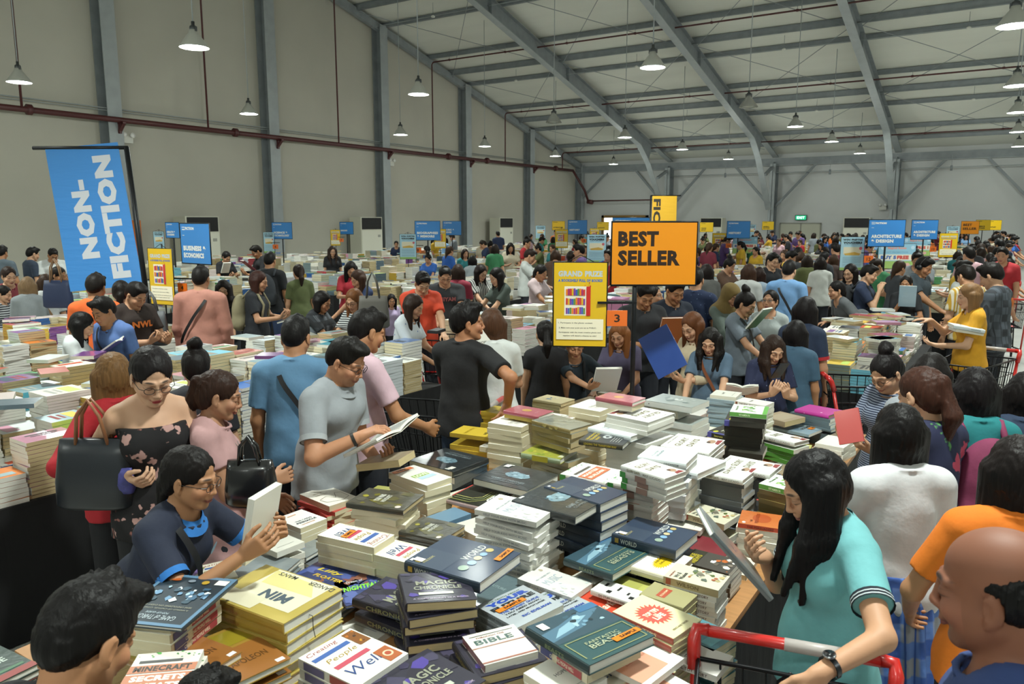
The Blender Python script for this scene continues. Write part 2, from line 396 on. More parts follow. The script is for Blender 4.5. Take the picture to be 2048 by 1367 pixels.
ac((-22.95, 15.9, 0), PI/2, 'tall beige air conditioner against the left wall behind the business and economics sign')
ac((-7.0, 43.1, 0), 0, 'tall beige air conditioner against the back wall, right of the double door')
ac((-14.6, 43.1, 0), 0, 'tall beige air conditioner against the back wall behind the best seller sign')
for x, y, rz, lb in ((XL+.3, 13.9, PI/2, 'white twin-head emergency light under the red main by the column behind the blue banner'), (XL+.3, 25.9, PI/2, 'white twin-head emergency light below the red main in the middle of the left wall'), (-5.95, YB-.12, 0, 'white twin-head emergency light on the back wall, beside the air conditioner')):
    z = 4.55 if x < -20 else 2.72
    t = empty('emergency_light', (x, y, z), rz, label=lb, cat='emergency light'); MB().box((-.17, -.05, 0), (.17, .05, .22), mat('#c8c8c0')).build('housing', t)
    for s in (-1, 1): MB().lathe([(0, 0), (.06, .0), (.08, .08), (0, .085)], mat('#ddddd8', .2), 12, TRS((s*.13, -.05, .24), rx=PI/2)).build('lamp_head', t)
t = empty('notice_board', (XL+.35, 13.2, 1.1), PI/2, label='orange notice board with a green round motif at the left wall', cat='board')
m = MB().box((-.9, -.03, 0), (.9, .03, 1.1), mat('#c46a24', .6)); paint(m, [('c', .35, .55, .17, .17, '#7aa82a'), ('c', .42, .45, .1, .1, '#c46a24')], 1.8, 1.1, TRS((-.9, -.031, 0), rx=PI/2)); m.build('panel', t)
# ================================================================ tables
M_CLOTH = mat('#0c0c0e', .85, bump=.3, bscale=4, stretch=(3, 3, .6)); M_WOOD = mat('#a8794a', .5, noise=.15, nscale=6, stretch=(1, 8, 1))
M_LEG = mat('#4a4c50', .4, .8); TOPZ = .75
def table(x0, x1, y0, y1, label, near=False):
    t = empty('display_table', ((x0+x1)/2, (y0+y1)/2, 0), label=label, cat='table', group='book fair display tables')
    X, Y = (x1-x0)/2, (y1-y0)/2
    m = MB().box((-X, -Y, TOPZ-.03), (X, Y, TOPZ), M_WOOD if near else M_CLOTH); m.build('tabletop', t)
    # pleated cloth skirt around the four sides
    m = MB(); R = random.Random(int(x0*31+y0*17)); P = []
    for (ax, ay), (bx, by) in (((-X, -Y), (X, -Y)), ((X, -Y), (X, Y)), ((X, Y), (-X, Y)), ((-X, Y), (-X, -Y))):
        L = math.hypot(bx-ax, by-ay); n = max(2, int(L/.12)); nx, ny = (by-ay)/L, -(bx-ax)/L
        for i in range(n):
            q = i/n; o = .004+(.018*R.random() if 0 < i else 0); P.append((ax+(bx-ax)*q, ay+(by-ay)*q, nx*o, ny*o))
    n = len(P); vs = [(x+nx*k*.3, y+ny*k*.3, z) for z, k in ((TOPZ-.025, .5), (.4, 1.2), (.01, 2.2)) for x, y, nx, ny in P]
    m.add(vs, [(r*n+i, r*n+(i+1) % n, (r+1)*n+(i+1) % n, (r+1)*n+i) for r in range(2) for i in range(n)], M_CLOTH)
    m.build('table_skirt', t)
    for sx in (-1, 1):
        for sy in (-1, 1):
            MB().tube([(sx*(X-.15), sy*(Y-.2), 0), (sx*(X-.15), sy*(Y-.2), TOPZ-.03)], .018, M_LEG, 8).build('leg', t)
    return t
ROWS = {1: (-2.75, -.75), 2: (-6.2, -4.2), 3: (-9.65, -7.65), 4: (-13.1, -11.1), 5: (-16.55, -14.55), 6: (-20.0, -18.0)}
ISL = [(6.9, 12.4), (13.8, 19.3), (20.7, 26.2), (27.6, 33.1), (34.5, 40.0)]
rn = {1: 'row at the right aisle', 2: 'second row from the right aisle', 3: 'third row from the right aisle', 4: 'fourth row from the right aisle', 5: 'fifth row from the right aisle', 6: 'row along the left wall'}
inn = ['nearest block', 'second block', 'third block', 'fourth block', 'furthest block']
TABS = []
for r, (a, b) in ROWS.items():
    if r == 1: TABS.append((r, a, b, 1.1, 5.6, 'wooden display table with black skirt heaped with books nearest the camera'))
    elif r <= 3: TABS.append((r, a, b, -1.2 if r == 2 else 1.0, 5.3, 'black-skirted book table across the near aisle, '+rn[r]))
    elif r == 4: TABS.append((r, a, b, 7.0-3, 5.6+4, 'black-skirted book table at far left, '+rn[r]))
    for k, (y0, y1) in enumerate(ISL):
        if r >= 4 and k == 0: y0 = 10.6
        if r == 3 and k == 0: y0 = 9.3
        a, b = ROWS[r]
        if r == 1 and k == 0: a, y1 = -1.75, 10.2
        if r == 2 and k == 0: a = -5.5
        if r == 6 and k == 4: continue
        TABS.append((r, a, b, y0, y1, 'black-skirted book table, %s beyond the cross aisle, %s' % (inn[k], rn[r])))
for r, a, b, y0, y1, lb in TABS: table(a, b, y0, y1, lb, r == 1 and y0 < 3)
# ================================================================ books
def bm(h, wrap=0): return mat(h, .3 if wrap else .45, coat=.8 if wrap else .15, bump=.12 if wrap else 0, bscale=25)
PAGE = mat('#cdc3a4', .8, noise=.08, nscale=300, stretch=(.05, .05, 4)); PAGEW = mat('#dcdbd2', .75, noise=.08, nscale=300, stretch=(.05, .05, 4))
PAGES_Y = mat('#b8a67e', .8, noise=.1, nscale=300, stretch=(.05, .05, 4))
BK, WH, RD = '#1c1c1c', '#e9e9e4', '#b32b2b'
# name: (w, h, t, hard, cover, spine, pages, wrap, front art, spine art, description)
D = {}
def des(k, w, h, t, hard, cover, spine, pg, wrap, art, sp, desc): D[k] = (w, h, t, hard, cover, spine, pg, wrap, art, sp, desc)
lines = lambda x0, x1, ys, c, hh=.02: [('r', x0, y, x1, y+hh, c) for y in ys]
des('tan', .24, .32, .036, 1, '#b3a052', '#9a7f36', PAGEW, 0, [('r', .2, .1, .98, .8, '#dcd7bd'), ('p', '#d8cf8e', [(.62, .12), (.9, .3), (.95, .8), (.6, .75)]), ('r', .04, .45, .32, .9, '#d3cdb2'), ('t', 'MIN', .42, .42, .2, .33, '#4e5c68', 90, .05), ('t', 'MAN\'S', .9, .62, .09, .22, '#4a4a44', 90, .01), ('t', 'DANGER', .9, .2, .09, .3, '#4a4a44', 90, .01)], [('t', 'books', .35, .5, .2, .3, '#8a5a2a')], 'thick tan hardback lettered MIN')
des('got', .3, .3, .012, 1, '#27333c', '#27333c', PAGEW, 0, [('r', 0, 0, 1, .05, '#5c7f9c'), ('r', 0, .95, 1, 1, '#5c7f9c'), ('r', 0, 0, .05, 1, '#5c7f9c'), ('r', .95, 0, 1, 1, '#5c7f9c'), ('r', .06, .06, .22, .16, WH), ('t', 'GAME of THRONES', .5, .86, .6, .08, '#b9c6cc', 0, 0), ('t', 'POP-UP GUIDE', .5, .78, .3, .035, '#9fb0b8'), ('t', 'A WORLD OF CASTLES, CITIES AND', .5, .7, .7, .03, '#8a8a7a'), ('t', 'SEAS UNFOLDING ON EVERY PAGE', .5, .65, .7, .03, '#8a8a7a'), ('k', .12, .25, .88, .58, 26, ['#6d93b4', '#a7c6d8', '#3e5f7a', '#d6e2e6', '#38505f'], 5), ('c', .35, .14, .05, .04, '#b09030'), ('c', .55, .13, .05, .03, '#7b8590'), ('c', .78, .12, .07, .03, '#b55a26')], [], 'dark slate GAME of THRONES book lying back up')
des('cal', .27, .3, .008, 0, '#7d68a3', '#7d68a3', PAGEW, 0, [('c', .6, .55, .33, .28, '#c4525c'), ('k', .3, .3, .9, .85, 14, ['#d58a8a', '#bb4a5a', '#d7b0b0'], 3), ('c', .25, .15, .12, .08, '#93b556'), ('r', 0, .96, 1, 1, '#7fa23c'), ('r', .7, .2, .95, .34, WH)], [], 'purple and pink spiral calendar')
des('cpw', .19, .24, .028, 0, '#e6e3d2', '#d7ccb0', PAGE, 0, [('t', 'Creating', .5, .88, .75, .13, '#8a2038', 0, -.002, .2), ('r', .12, .7, .85, .78, '#3f5f9f'), ('t', 'People', .5, .6, .62, .14, '#9a8038', 0, -.002, .2), ('r', .18, .42, .8, .5, '#b84a5c'), ('t', 'Well', .52, .3, .6, .18, '#2c447c', 0, -.002, .2), ('l', '#8a6a4a', .002, [(.05, .1), (.05, .93), (.3, .97), (.95, .95)])], [('r', .05, .1, .3, .9, '#4c4f7c'), ('r', .4, .1, .9, .9, '#a5454a'), ('t', 'CREATING PEOPLE WELL', .5, .5, .5, .4, '#e8e0c8')], 'white Creating People Well paperback')
des('cpwbig', .24, .28, .03, 0, '#e9e6d8', '#b9b0a0', PAGEW, 0, [('t', 'Creating', .35, .91, .55, .1, '#8a2038', 0, -.002, .2), ('p', '#3f5f9f', [(.05, .74), (.72, .74), (.72, .82), (.05, .82)]), ('t', 'People', .42, .62, .55, .12, '#9a8038', 0, -.002, .2), ('r', .12, .42, .75, .5, '#b84a5c'), ('t', 'Well', .45, .27, .6, .17, '#2c447c', 0, -.002, .2), ('r', .76, .6, .97, .95, '#7a4a1c'), ('k', .77, .62, .96, .93, 8, ['#b5691c', '#3c2414', '#c9902c'], 1), ('r', .7, .05, .95, .35, '#a55a30'), ('c', .83, .2, .08, .08, '#d8bfa0'), ('c', .83, .2, .05, .05, '#a54a30')], [('r', .1, .1, .45, .9, '#514a68'), ('r', .55, .1, .9, .9, '#8c3a30')], 'large Creating People Well hardback')
des('gold', .26, .3, .022, 1, '#9c7c34', '#86602c', PAGEW, 1, [('r', .0, .0, 1, .6, '#94602e'), ('r', .05, .65, .95, .95, '#8f8024'), ('t', 'NAPOLEON', .5, .3, .7, .1, '#5a3a1c'), ('r', .8, .03, .94, .09, WH)], [], 'wrapped gold brown art hardback')
des('mine', .2, .27, .02, 0, '#dedad0', '#dedad0', PAGEW, 0, [('k', 0, .84, 1, 1, 16, ['#4d9a4a', '#67b35f', '#3b7f3c'], 3), ('r', .1, .74, .75, .8, '#4a4a4a'), ('r', 0, .5, 1, .68, '#b9785a'), ('t', 'MINECRAFT', .5, .59, .85, .13, '#403c38', 0, .05), ('r', 0, .08, 1, .46, '#b9785a'), ('t', 'SECRETS', .5, .36, .8, .13, '#d9d6cc', 0, .06), ('t', 'CHEATS', .5, .18, .75, .13, '#d9d6cc', 0, .06)], [], 'white MINECRAFT SECRETS CHEATS paperback')
des('darkt', .22, .28, .02, 1, '#33443f', '#33443f', PAGEW, 1, [('t', 'JAMES', .45, .6, .6, .12, '#b9c4bc', 0, .03), ('t', 'VINCE', .5, .42, .6, .12, '#b9c4bc', 0, .03), ('r', .0, .0, 1, .12, '#8c2c28'), ('r', .1, .15, .9, .2, '#3f6c4c')], [('r', 0, 0, 1, 1, '#a33a2c')], 'dark green hardback with pale capital title')
des('purple', .22, .29, .032, 1, '#2b2936', '#211e28', PAGES_Y, 0, [('k', .02, .02, .98, .98, 22, ['#35304a', '#3f3b52', '#4a3c8c', '#272430', '#2d2a38'], 8), ('t', 'MAGIC', .5, .62, .6, .14, '#8d8f7c', 0, .03), ('t', 'CHRONICLE', .5, .45, .7, .12, '#8d8f7c', 0, .03), ('r', .2, .22, .7, .3, '#b8bcae'), ('t', 'A COMPENDIUM IN A BOOK', .5, .1, .8, .035, '#b3a2b8')], [('t', 'CHRONICLE', .5, .5, .6, .5, '#77744c')], 'dark purple shrink-wrapped fantasy hardback')
des('bible', .17, .24, .024, 0, '#e4e1d6', '#7d4a4a', PAGEW, 1, [('r', .08, .88, .92, .9, '#4a4a44'), ('t', 'THROUGH THE', .45, .82, .55, .05, '#8a5550'), ('t', 'BIBLE', .47, .68, .72, .15, '#48605c', 0, .03), ('r', .0, .5, 1, .53, '#a77a6c'), ('r', 0, .03, 1, .07, '#a36a5c')], [], 'white and maroon BIBLE paperback')
des('future', .17, .24, .024, 0, '#a9b0b6', '#8f969c', PAGEW, 0, [('t', 'THE TRUTH ABOUT', .5, .92, .7, .035, '#3a5a2c', 0, .02), ('t', 'YOUR', .5, .82, .85, .13, '#2c4ca8', 0, .08), ('t', 'FUTURE', .5, .67, .88, .12, '#23272b', 0, .06), ('t', 'THE MONEY GUIDE', .5, .5, .8, .06, '#3552a0', 0, .03), ('t', 'YOU NEED NOW,', .5, .42, .75, .05, '#23272b', 0, .03), ('t', 'LATER, AND MUCH LATER', .5, .34, .8, .045, '#23272b', 0, .03), ('t', 'RIC EDELMAN', .6, .2, .6, .06, '#3552a0', 0, .04)], [('t', 'TRUTH ABOUT YOUR FUTURE', .5, .5, .7, .4, '#5c646c')], 'silver YOUR FUTURE money guide')
des('music', .2, .25, .022, 0, '#dfdfda', '#c9c8c2', PAGEW, 1, [('t', 'HELP YOUR KIDS WITH', .5, .72, .62, .035, '#9aa4ae'), ('t', 'MUSIC', .5, .55, .6, .16, '#a9b6c4', 0, .0), ('c', .76, .88, .05, .05, '#b5a890'), ('k', .05, .05, .95, .4, 10, ['#d3d3ce', '#cfd6d6'], 4)], [('t', 'HELP YOUR KIDS WITH MUSIC', .5, .5, .7, .45, '#8a8d90')], 'white MUSIC paperback')
des('beast', .24, .3, .03, 1, '#2e4f52', '#1e3134', PAGEW, 0, [('r', 0, .48, 1, 1, '#334b57'), ('p', '#4d6f84', [(.0, .55), (.5, .62), (.95, .85), (.9, .98), (.3, .8), (0, .75)]), ('p', '#86aabb', [(.08, .6), (.4, .66), (.72, .8), (.6, .84), (.25, .74)]), ('k', .45, .62, .85, .92, 12, ['#6f96ac', '#9dbccb', '#3d5b6b', '#24343c'], 4), ('r', .7, .88, 1, 1, '#3e6c94'), ('l', '#8b9166', .004, [(.06, .1), (.06, .44), (.94, .44), (.94, .06), (.1, .06)]), ('t', 'FANTASTIC', .5, .32, .5, .05, '#a3ac8c', 0, .01), ('t', 'BEASTS', .5, .24, .5, .08, '#a9b094', 0, .01)], [('t', 'BEASTS', .5, .5, .3, .4, '#6d7a5c')], 'teal Fantastic Beasts art hardback')
des('tips', .17, .22, .022, 1, '#e2dcae', '#9a4a3c', PAGE, 0, [('s', .5, .55, .4, .36, '#c4584c', 22), ('t', 'TOP TIPS', .5, .6, .42, .09, '#efe9cc', 0, .05), ('t', 'FOR', .5, .53, .1, .03, '#efe9cc', 0, .05), ('t', 'LIFE', .5, .46, .3, .1, '#efe9cc', 0, .05), ('t', 'HINTS AND TRICKS', .5, .12, .5, .035, '#6a5a3a')], [('t', 'TOP TIPS', .5, .5, .5, .4, '#e8dcb0')], 'cream TOP TIPS FOR LIFE hardback')
des('peach', .19, .25, .018, 0, '#e0ded8', '#d9cfc4', PAGEW, 0, [('r', 0, .1, .7, .9, '#d9a287'), ('c', .85, .75, .06, .05, '#7d9cab'), ('t', 'SOMETHING NEW', .45, .55, .5, .05, '#b3664c')], [], 'white and peach paperback')
des('world', .25, .32, .04, 1, '#303d52', '#23303f', PAGEW, 0, [('r', .0, .5, .5, 1, '#3a4658'), ('t', 'WORLD', .68, .46, .5, .1, '#c9ccc8', 0, .015), ('t', 'NATIONAL GEOGRAPHIC', .2, .8, .24, .04, '#a8a37a'), ('r', .06, .83, .1, .9, '#b59a34'), ('c', .85, .34, .06, .06, '#b7a56a'), ('c', .7, .34, .055, .055, '#7c9fc4'), ('c', .56, .34, .06, .06, '#c1b38c'), ('c', .4, .33, .065, .065, '#7fa6c9'), ('c', .22, .34, .075, .075, '#8fa394'), ('r', .05, .93, .12, .97, WH)], [('t', 'WORLD', .28, .5, .26, .5, '#b7bab4'), ('r', .06, .25, .12, .75, '#a8862c')], 'navy WORLD atlas')
des('comp', .25, .31, .035, 1, '#2f3539', '#24282b', PAGEW, 1, [('c', .5, .55, .22, .16, '#7796a5'), ('k', .3, .42, .72, .7, 20, ['#9fbccb', '#5f7f90', '#86a6b5', '#43606f'], 6), ('t', 'GAME of THRONES', .5, .25, .6, .07, '#7d8a90'), ('t', 'COMPENDIUM', .5, .17, .5, .05, '#6f7a80'), ('r', .1, .93, .2, .97, WH)], [], 'shrink-wrapped dark compendium with pale fur motif')
des('sun', .17, .24, .03, 1, '#e2e1da', '#cfc8b4', PAGE, 0, [('s', .5, .45, .34, .3, '#d6b51c', 24), ('t', 'NEW', .5, .56, .25, .05, '#5a4a10', 0, .03), ('t', 'DEAL', .5, .45, .25, .05, '#5a4a10', 0, .03)], [], 'white book with a yellow sunburst')
des('wit', .18, .28, .028, 0, '#cfcbb4', '#a99a78', PAGEW, 0, [('t', 'HOME-SPUN', .28, .9, .4, .035, '#8a3a30'), ('t', 'Wit &', .28, .8, .35, .08, '#3a3c38', 0, .02), ('t', 'Wisdom', .3, .7, .45, .08, '#3a3c38', 0, .02), ('k', .3, .05, .98, .62, 26, ['#6d6a5c', '#8d8a78', '#b7a878', '#59645a', '#a35a3c', '#d3cdb8', '#5a6a3a'], 2)], [('t', 'WILSON', .45, .5, .4, .5, '#6a5a3c'), ('r', .05, .1, .14, .9, '#9a4a34')], 'cream Wit & Wisdom paperback')
des('fake', .2, .27, .02, 0, '#45413c', '#45413c', PAGEW, 0, [('r', .02, .7, .98, .98, '#2f2d20'), ('t', 'FAKE', .4, .9, .6, .11, '#a99a24', 0, .05), ('t', 'NEWS', .4, .78, .6, .11, '#a99a24', 0, .05), ('k', .05, .05, .95, .65, 14, [WH, '#7d7468', '#d9d4c8', '#b3602c', '#5b554c'], 12)], [], 'dark FAKE NEWS comic book')
des('plain', .17, .24, .024, 0, '#dedcd2', '#cfc9b8', PAGEW, 0, [('t', 'HOPE', .5, .6, .3, .08, '#6a6a66'), ('r', .2, .2, .8, .22, '#a9a9a2')], [], 'plain white paperback')
des('persu', .17, .24, .02, 0, '#c9713a', '#c0492c', PAGE, 1, [('c', .55, .5, .3, .3, '#b5552c'), ('t', 'THE', .3, .72, .15, .05, '#6a2c14', 0, .03), ('t', 'PERSUADERS', .52, .6, .7, .08, '#8a3414', 0, .02), ('c', .12, .88, .06, .06, WH)], [('t', 'THE PERSUADERS', .5, .5, .6, .5, '#5a1c10')], 'orange THE PERSUADERS paperback')
des('minest', .19, .25, .026, 1, '#d8dad4', '#bdb9b2', PAGEW, 0, [('k', 0, .86, 1, 1, 14, ['#4d9a4a', '#5fae58', '#3b7f3c'], 3), ('k', 0, 0, 1, .1, 12, ['#4d9a4a', '#5fae58'], 5), ('r', .02, .3, .9, .62, '#bd6b48'), ('t', 'MASTER', .45, .54, .7, .08, '#ddd8cc', 0, .05), ('t', 'BUILDER', .45, .4, .7, .08, '#ddd8cc', 0, .05), ('r', .1, .7, .8, .76, '#55504a')], [('r', 0, 0, .13, 1, '#3d8a3e'), ('r', .35, 0, .6, 1, '#86695f')], 'white, green and orange block-game hardback')
des('glory', .2, .25, .024, 1, '#e3e3df', '#d8d8d3', PAGEW, 0, [('t', 'GLORY', .45, .72, .62, .13, '#7a755c', 0, .03), ('t', 'DAYS', .5, .5, .55, .13, '#7a755c', 0, .03), ('c', .75, .2, .13, .1, '#a98a72'), ('c', .68, .24, .06, .05, '#4a3a34'), ('p', '#8c3c3c', [(.6, .02), (.95, .02), (.9, .12), (.65, .1)]), ('t', 'MAX LUCADO', .5, .93, .6, .03, '#9a9a92')], [('t', 'MAX LUCADO', .72, .5, .4, .5, '#9a978c'), ('t', 'GLORY DAYS', .3, .5, .3, .5, '#77704c', 0, .03)], 'white GLORY DAYS hardback')
des('sparkle', .2, .26, .03, 1, '#dfe3e4', '#cfd6d8', PAGEW, 0, [('k', .02, .02, .98, .3, 12, ['#cdd9dc', '#d5dad8', '#c6d3d8'], 6), ('t', 'THE', .25, .85, .1, .03, '#a5adaf'), ('t', 'VOLUNTEER', .4, .75, .5, .05, '#9aa8ac'), ('t', 'ORGANISM', .45, .66, .55, .06, '#93a2a8')], [('t', 'ORGANISM', .7, .5, .3, .4, '#7d8788')], 'white pearly hardback')
des('gspine', .18, .25, .022, 1, '#6b6f74', '#4f5153', PAGEW, 0, [], [('r', .0, 0, .1, 1, '#8a7c4c'), ('t', 'DICTIONARY OF STYLE', .5, .5, .7, .4, '#6f7277')], 'grey hardback with gilt spine band')
des('vit', .19, .26, .024, 0, '#d5dbd0', '#58963f', PAGEW, 0, [('k', .1, .3, .9, .7, 10, ['#86b35a', '#b9cf8a', '#6aa04a'], 3), ('t', 'Vitamin N', .5, .85, .5, .06, '#4a6a3c'), ('r', 0, .0, 1, .12, '#5d9f42'), ('l', '#5d9a48', .008, [(.2, .3), (.4, .65), (.6, .35), (.8, .7)])], [('t', 'VITAMIN N', .4, .5, .3, .5, '#cfe0b8', 0, .03)], 'white and green Vitamin N paperback')
des('gilt', .19, .26, .022, 1, '#7a6a3c', '#5f522f', PAGES_Y, 0, [], [('t', 'VITAMIN', .5, .5, .7, .4, '#a39055')], 'olive and gilt hardback')
des('six', .19, .25, .03, 0, '#e1e0da', '#cfc8b8', PAGE, 0, [('t', 'SIX', .32, .83, .4, .12, '#8a5550', 0, .01), ('t', 'MILLION', .42, .68, .62, .1, '#9a958c', 0, .0), ('t', 'SHOPPERS', .45, .52, .68, .09, '#9c988f', 0, .0), ('r', .08, .76, .9, .765, '#9a958c'), ('r', .08, .6, .9, .605, '#9a958c')], [], 'thick white SIX MILLION paperback')
des('pink', .19, .26, .022, 1, '#b5606c', '#a3505c', PAGEW, 1, [('c', .5, .55, .17, .17, '#c99c4c'), ('t', 'PLATE', .5, .25, .3, .05, '#d59aa0')], [], 'pink hardback with a golden circle')
des('yellow', .17, .25, .024, 0, '#c9ac38', '#b59a3a', PAGES_Y, 0, [('t', "DON'T SWEAT", .5, .7, .7, .07, '#a88a20'), ('t', 'small stuff', .5, .3, .5, .1, '#4a4a20', 0, .01, .2)], [], 'yellow small stuff paperback')
des('bluetan', .17, .24, .022, 1, '#b7ab86', '#8d8566', PAGES_Y, 0, [('k', .15, .3, .85, .7, 8, ['#48688c', '#5f82a5', '#c3bfa8'], 3)], [], 'tan hardback with blue brush strokes')
des('greyg', .19, .26, .026, 1, '#83867c', '#8a7a4c', PAGES_Y, 1, [('k', .1, .1, .9, .9, 12, ['#8d9088', '#777a72', '#93968c'], 3)], [('k', .3, .1, .7, .9, 4, ['#b5a468'], 1)], 'wrapped grey hardback on gilt ones')
des('lime', .19, .26, .03, 1, '#a3a444', '#8d9a78', PAGEW, 1, [('k', .05, .3, .9, .95, 12, ['#8fa53c', '#c3c04c', '#a8b84c', '#7f9438'], 5), ('r', .1, .0, .5, .12, '#cfcfa8'), ('t', 'Spring', .6, .2, .3, .08, '#6a7a2c', 0, 0, .2)], [('r', .3, 0, .7, 1, '#a89a2c')], 'yellow-green wrapped nature hardback')
des('learn', .18, .25, .026, 1, '#3f4144', '#3a3628', PAGEW, 0, [('t', 'LEADING', .4, .86, .6, .06, '#c9b23c', 0, .03), ('t', 'TRANSFORM', .45, .76, .72, .07, '#c9b23c', 0, .03), ('t', 'WAY', .3, .66, .3, .07, '#c9b23c', 0, .03), ('c', .5, .5, .14, .14, '#b8bcbc'), ('c', .5, .5, .06, .06, '#3f4144')]+lines(.15, .85, (.32, .26, .2, .14), '#9a9c98', .02), [('t', 'LEADING THE TRANSFORM WAY', .5, .5, .75, .45, '#b09a30', 0, .03)], 'black and yellow TRANSFORM hardback')
des('ctrl', .19, .24, .022, 1, '#2b2c24', '#b59a98', PAGEW, 0, [('r', 0, 0, 1, .03, '#b8413c'), ('r', 0, .97, 1, 1, '#b8413c'), ('r', .97, 0, 1, 1, '#b8413c'), ('l', '#a3a45c', .004, [(.1, .95), (.1, .5), (.35, .3), (.8, .3)]), ('l', '#8f9a62', .004, [(.2, .95), (.2, .52), (.4, .36), (.8, .36)]), ('l', '#b5b36c', .004, [(.3, .95), (.3, .56), (.45, .42), (.8, .42)]), ('t', 'CTRL', .6, .2, .6, .15, '#d2d5cf', 0, .05), ('l', '#c9ccc8', .005, [(.25, .08), (.92, .08), (.92, .32)])], [], 'black hardback with red border and track lines')
des('love', .17, .24, .03, 0, '#e4e3dd', '#c8bfa4', PAGE, 0, [('t', 'HOW TO', .6, .8, .3, .05, '#c9c9c0'), ('r', .2, .42, .78, .55, '#8fb347'), ('t', 'LOVE', .5, .485, .5, .1, '#e4ead4', 0, .06), ('r', .25, .28, .85, .4, '#b3cfe0'), ('r', .1, .85, .8, .97, '#c9652c')], [], 'white paperback with a green LOVE block')
des('yoga', .22, .28, .024, 1, '#4b4a42', '#39382f', PAGES_Y, 1, [('k', .03, .03, .97, .97, 26, ['#5b5838', '#57564c', '#6d682c', '#4f4d40', '#45443c'], 9), ('t', 'YOUR WARS', .5, .6, .42, .1, '#d2d3c8', 0, .05), ('t', 'MINDSET', .5, .48, .42, .08, '#c2c3b8', 0, .04), ('c', .12, .14, .07, .06, '#d5c9c2'), ('c', .5, .85, .06, .06, '#a39c3a')], [], 'dark olive patterned mindset hardback')
des('line', .2, .24, .028, 0, '#dcd8cc', '#b98a78', PAGE, 0, [('t', 'WHAT IF', .35, .75, .3, .06, '#a99c84'), ('t', 'EVERYTHING', .4, .65, .4, .05, '#a99c84'), ('l', '#6a5a4c', .003, [(.15, .2), (.1, .4), (.4, .5), (.55, .3), (.75, .55), (.92, .5), (.9, .2), (.6, .1), (.15, .2)])], [], 'white paperback with a wandering line drawing')
des('cario', .18, .25, .024, 0, '#d9d9d4', '#c4bcae', PAGE, 0, [('t', 'THE CARIO', .5, .4, .6, .07, '#4a4f55', 0, .03), ('t', 'PINNACLE', .5, .28, .7, .09, '#3f444a', 0, .04), ('t', 'LEADERSHIP', .45, .15, .5, .05, '#c08a6a'), ('r', .3, .8, .6, .84, '#c9946c')], [], 'white PINNACLE paperback')
des('red', .2, .26, .02, 0, '#b4403a', '#a33a34', PAGE, 0, [], [], 'plain red paperback')
des('greyflat', .22, .28, .018, 1, '#7f878a', '#6a7274', PAGEW, 1, [('k', .3, .3, .7, .6, 6, ['#8a95a8', '#a58484', '#7c88a0'], 2)], [], 'wrapped grey hardback')
des('kids', .25, .3, .012, 1, '#3c4a7c', '#2f3a68', PAGEW, 1, [('k', .02, .02, .98, .98, 24, ['#46589a', '#2d3866', '#5a6aa8', '#8a5a48', '#39457c'], 4), ('t', 'Lilly', .4, .6, .45, .14, '#d8c23c', 0, .03, .2), ('t', 'FLOATER', .5, .4, .5, .1, '#d9b83a', 0, .03, .2), ('c', .75, .15, .12, .1, '#b9b5a8')], [], 'blue picture book with yellow lettering')
des('kidsg', .25, .3, .012, 1, '#3c4a7c', '#2f3a68', PAGEW, 1, [('k', .02, .02, .98, .98, 24, ['#46589a', '#2d3866', '#7c4a48', '#5a6aa8', '#39457c'], 7), ('t', 'Dream of', .4, .8, .35, .08, '#c9cfd8', 0, .01, .2), ('t', 'NIGHTFALL', .5, .55, .8, .16, '#8ae04a', 0, .04, .2)], [], 'blue picture book with lime lettering')
des('steve', .18, .25, .028, 0, '#34322a', '#2a2820', PAGEW, 0, [('r', 0, 0, .12, 1, '#4a4a8c'), ('t', 'The Presentation Secrets of', .55, .2, .75, .05, '#d5d2c0', 0, .01), ('t', 'Steve Jobs', .6, .1, .5, .06, '#cfc34a', 0, .03), ('c', .2, .85, .1, .07, '#c9c43a')]+lines(.3, .9, (.75, .68, .61, .54), '#b9b8a2', .03), [('r', 0, 0, .14, 1, '#4c4a92'), ('t', 'Secrets of Steve Jobs', .5, .5, .6, .5, '#c3b84c', 0, .02)], 'black Secrets of Steve Jobs paperback')
des('silver', .25, .3, .034, 0, '#a4aca9', '#cdd0cd', PAGEW, 1, [('c', .4, .6, .12, .1, '#6f7c7c'), ('c', .6, .5, .1, .1, '#dfe3e0'), ('k', .2, .2, .8, .8, 8, ['#8f9a98', '#b9c2bf', '#7f8c8a'], 2)], [('c', .1, .5, .01, .01, BK)], 'large silver-grey art book')
des('magenta', .16, .22, .022, 1, '#b0308a', '#b0308a', PAGES_Y, 0, [('c', .2, .3, .04, .04, '#e5c3da')], [('c', .3, .5, .01, .01, WH)], 'bright magenta hardback')
des('slate', .18, .26, .02, 1, '#5a6c72', '#506068', PAGEW, 1, [('t', 'FUTURE', .5, .6, .4, .06, '#8fa3a5')], [('t', 'FUTURE', .5, .5, .4, .4, '#8fa3a5')], 'slate blue wrapped hardback')
des('tanthick', .17, .24, .035, 0, '#9a8a72', '#8a7a64', PAGES_Y, 0, [('r', .1, .2, .9, .8, '#a39680')], [], 'thick tan paperback')
des('photo', .19, .26, .018, 0, '#8fa5b3', '#7f929c', PAGEW, 1, [('k', .05, .05, .95, .95, 14, ['#a9c0cc', '#6f8899', '#c3d0d5', '#54656e'], 3), ('t', 'SOUND', .6, .3, .5, .08, '#4a4034', 0, .03)], [], 'pale blue photo cover paperback')
des('orange', .2, .27, .02, 0, '#c8683a', '#b5582e', PAGE, 0, [('t', '02', .2, .4, .2, .2, '#3a2c24', 0, .03), ('c', .5, .6, .08, .05, '#dcd9d0'), ('k', .5, .2, .95, .5, 6, ['#d8d4cc', '#9a9a96'], 2)], [], 'orange paperback with black numerals')
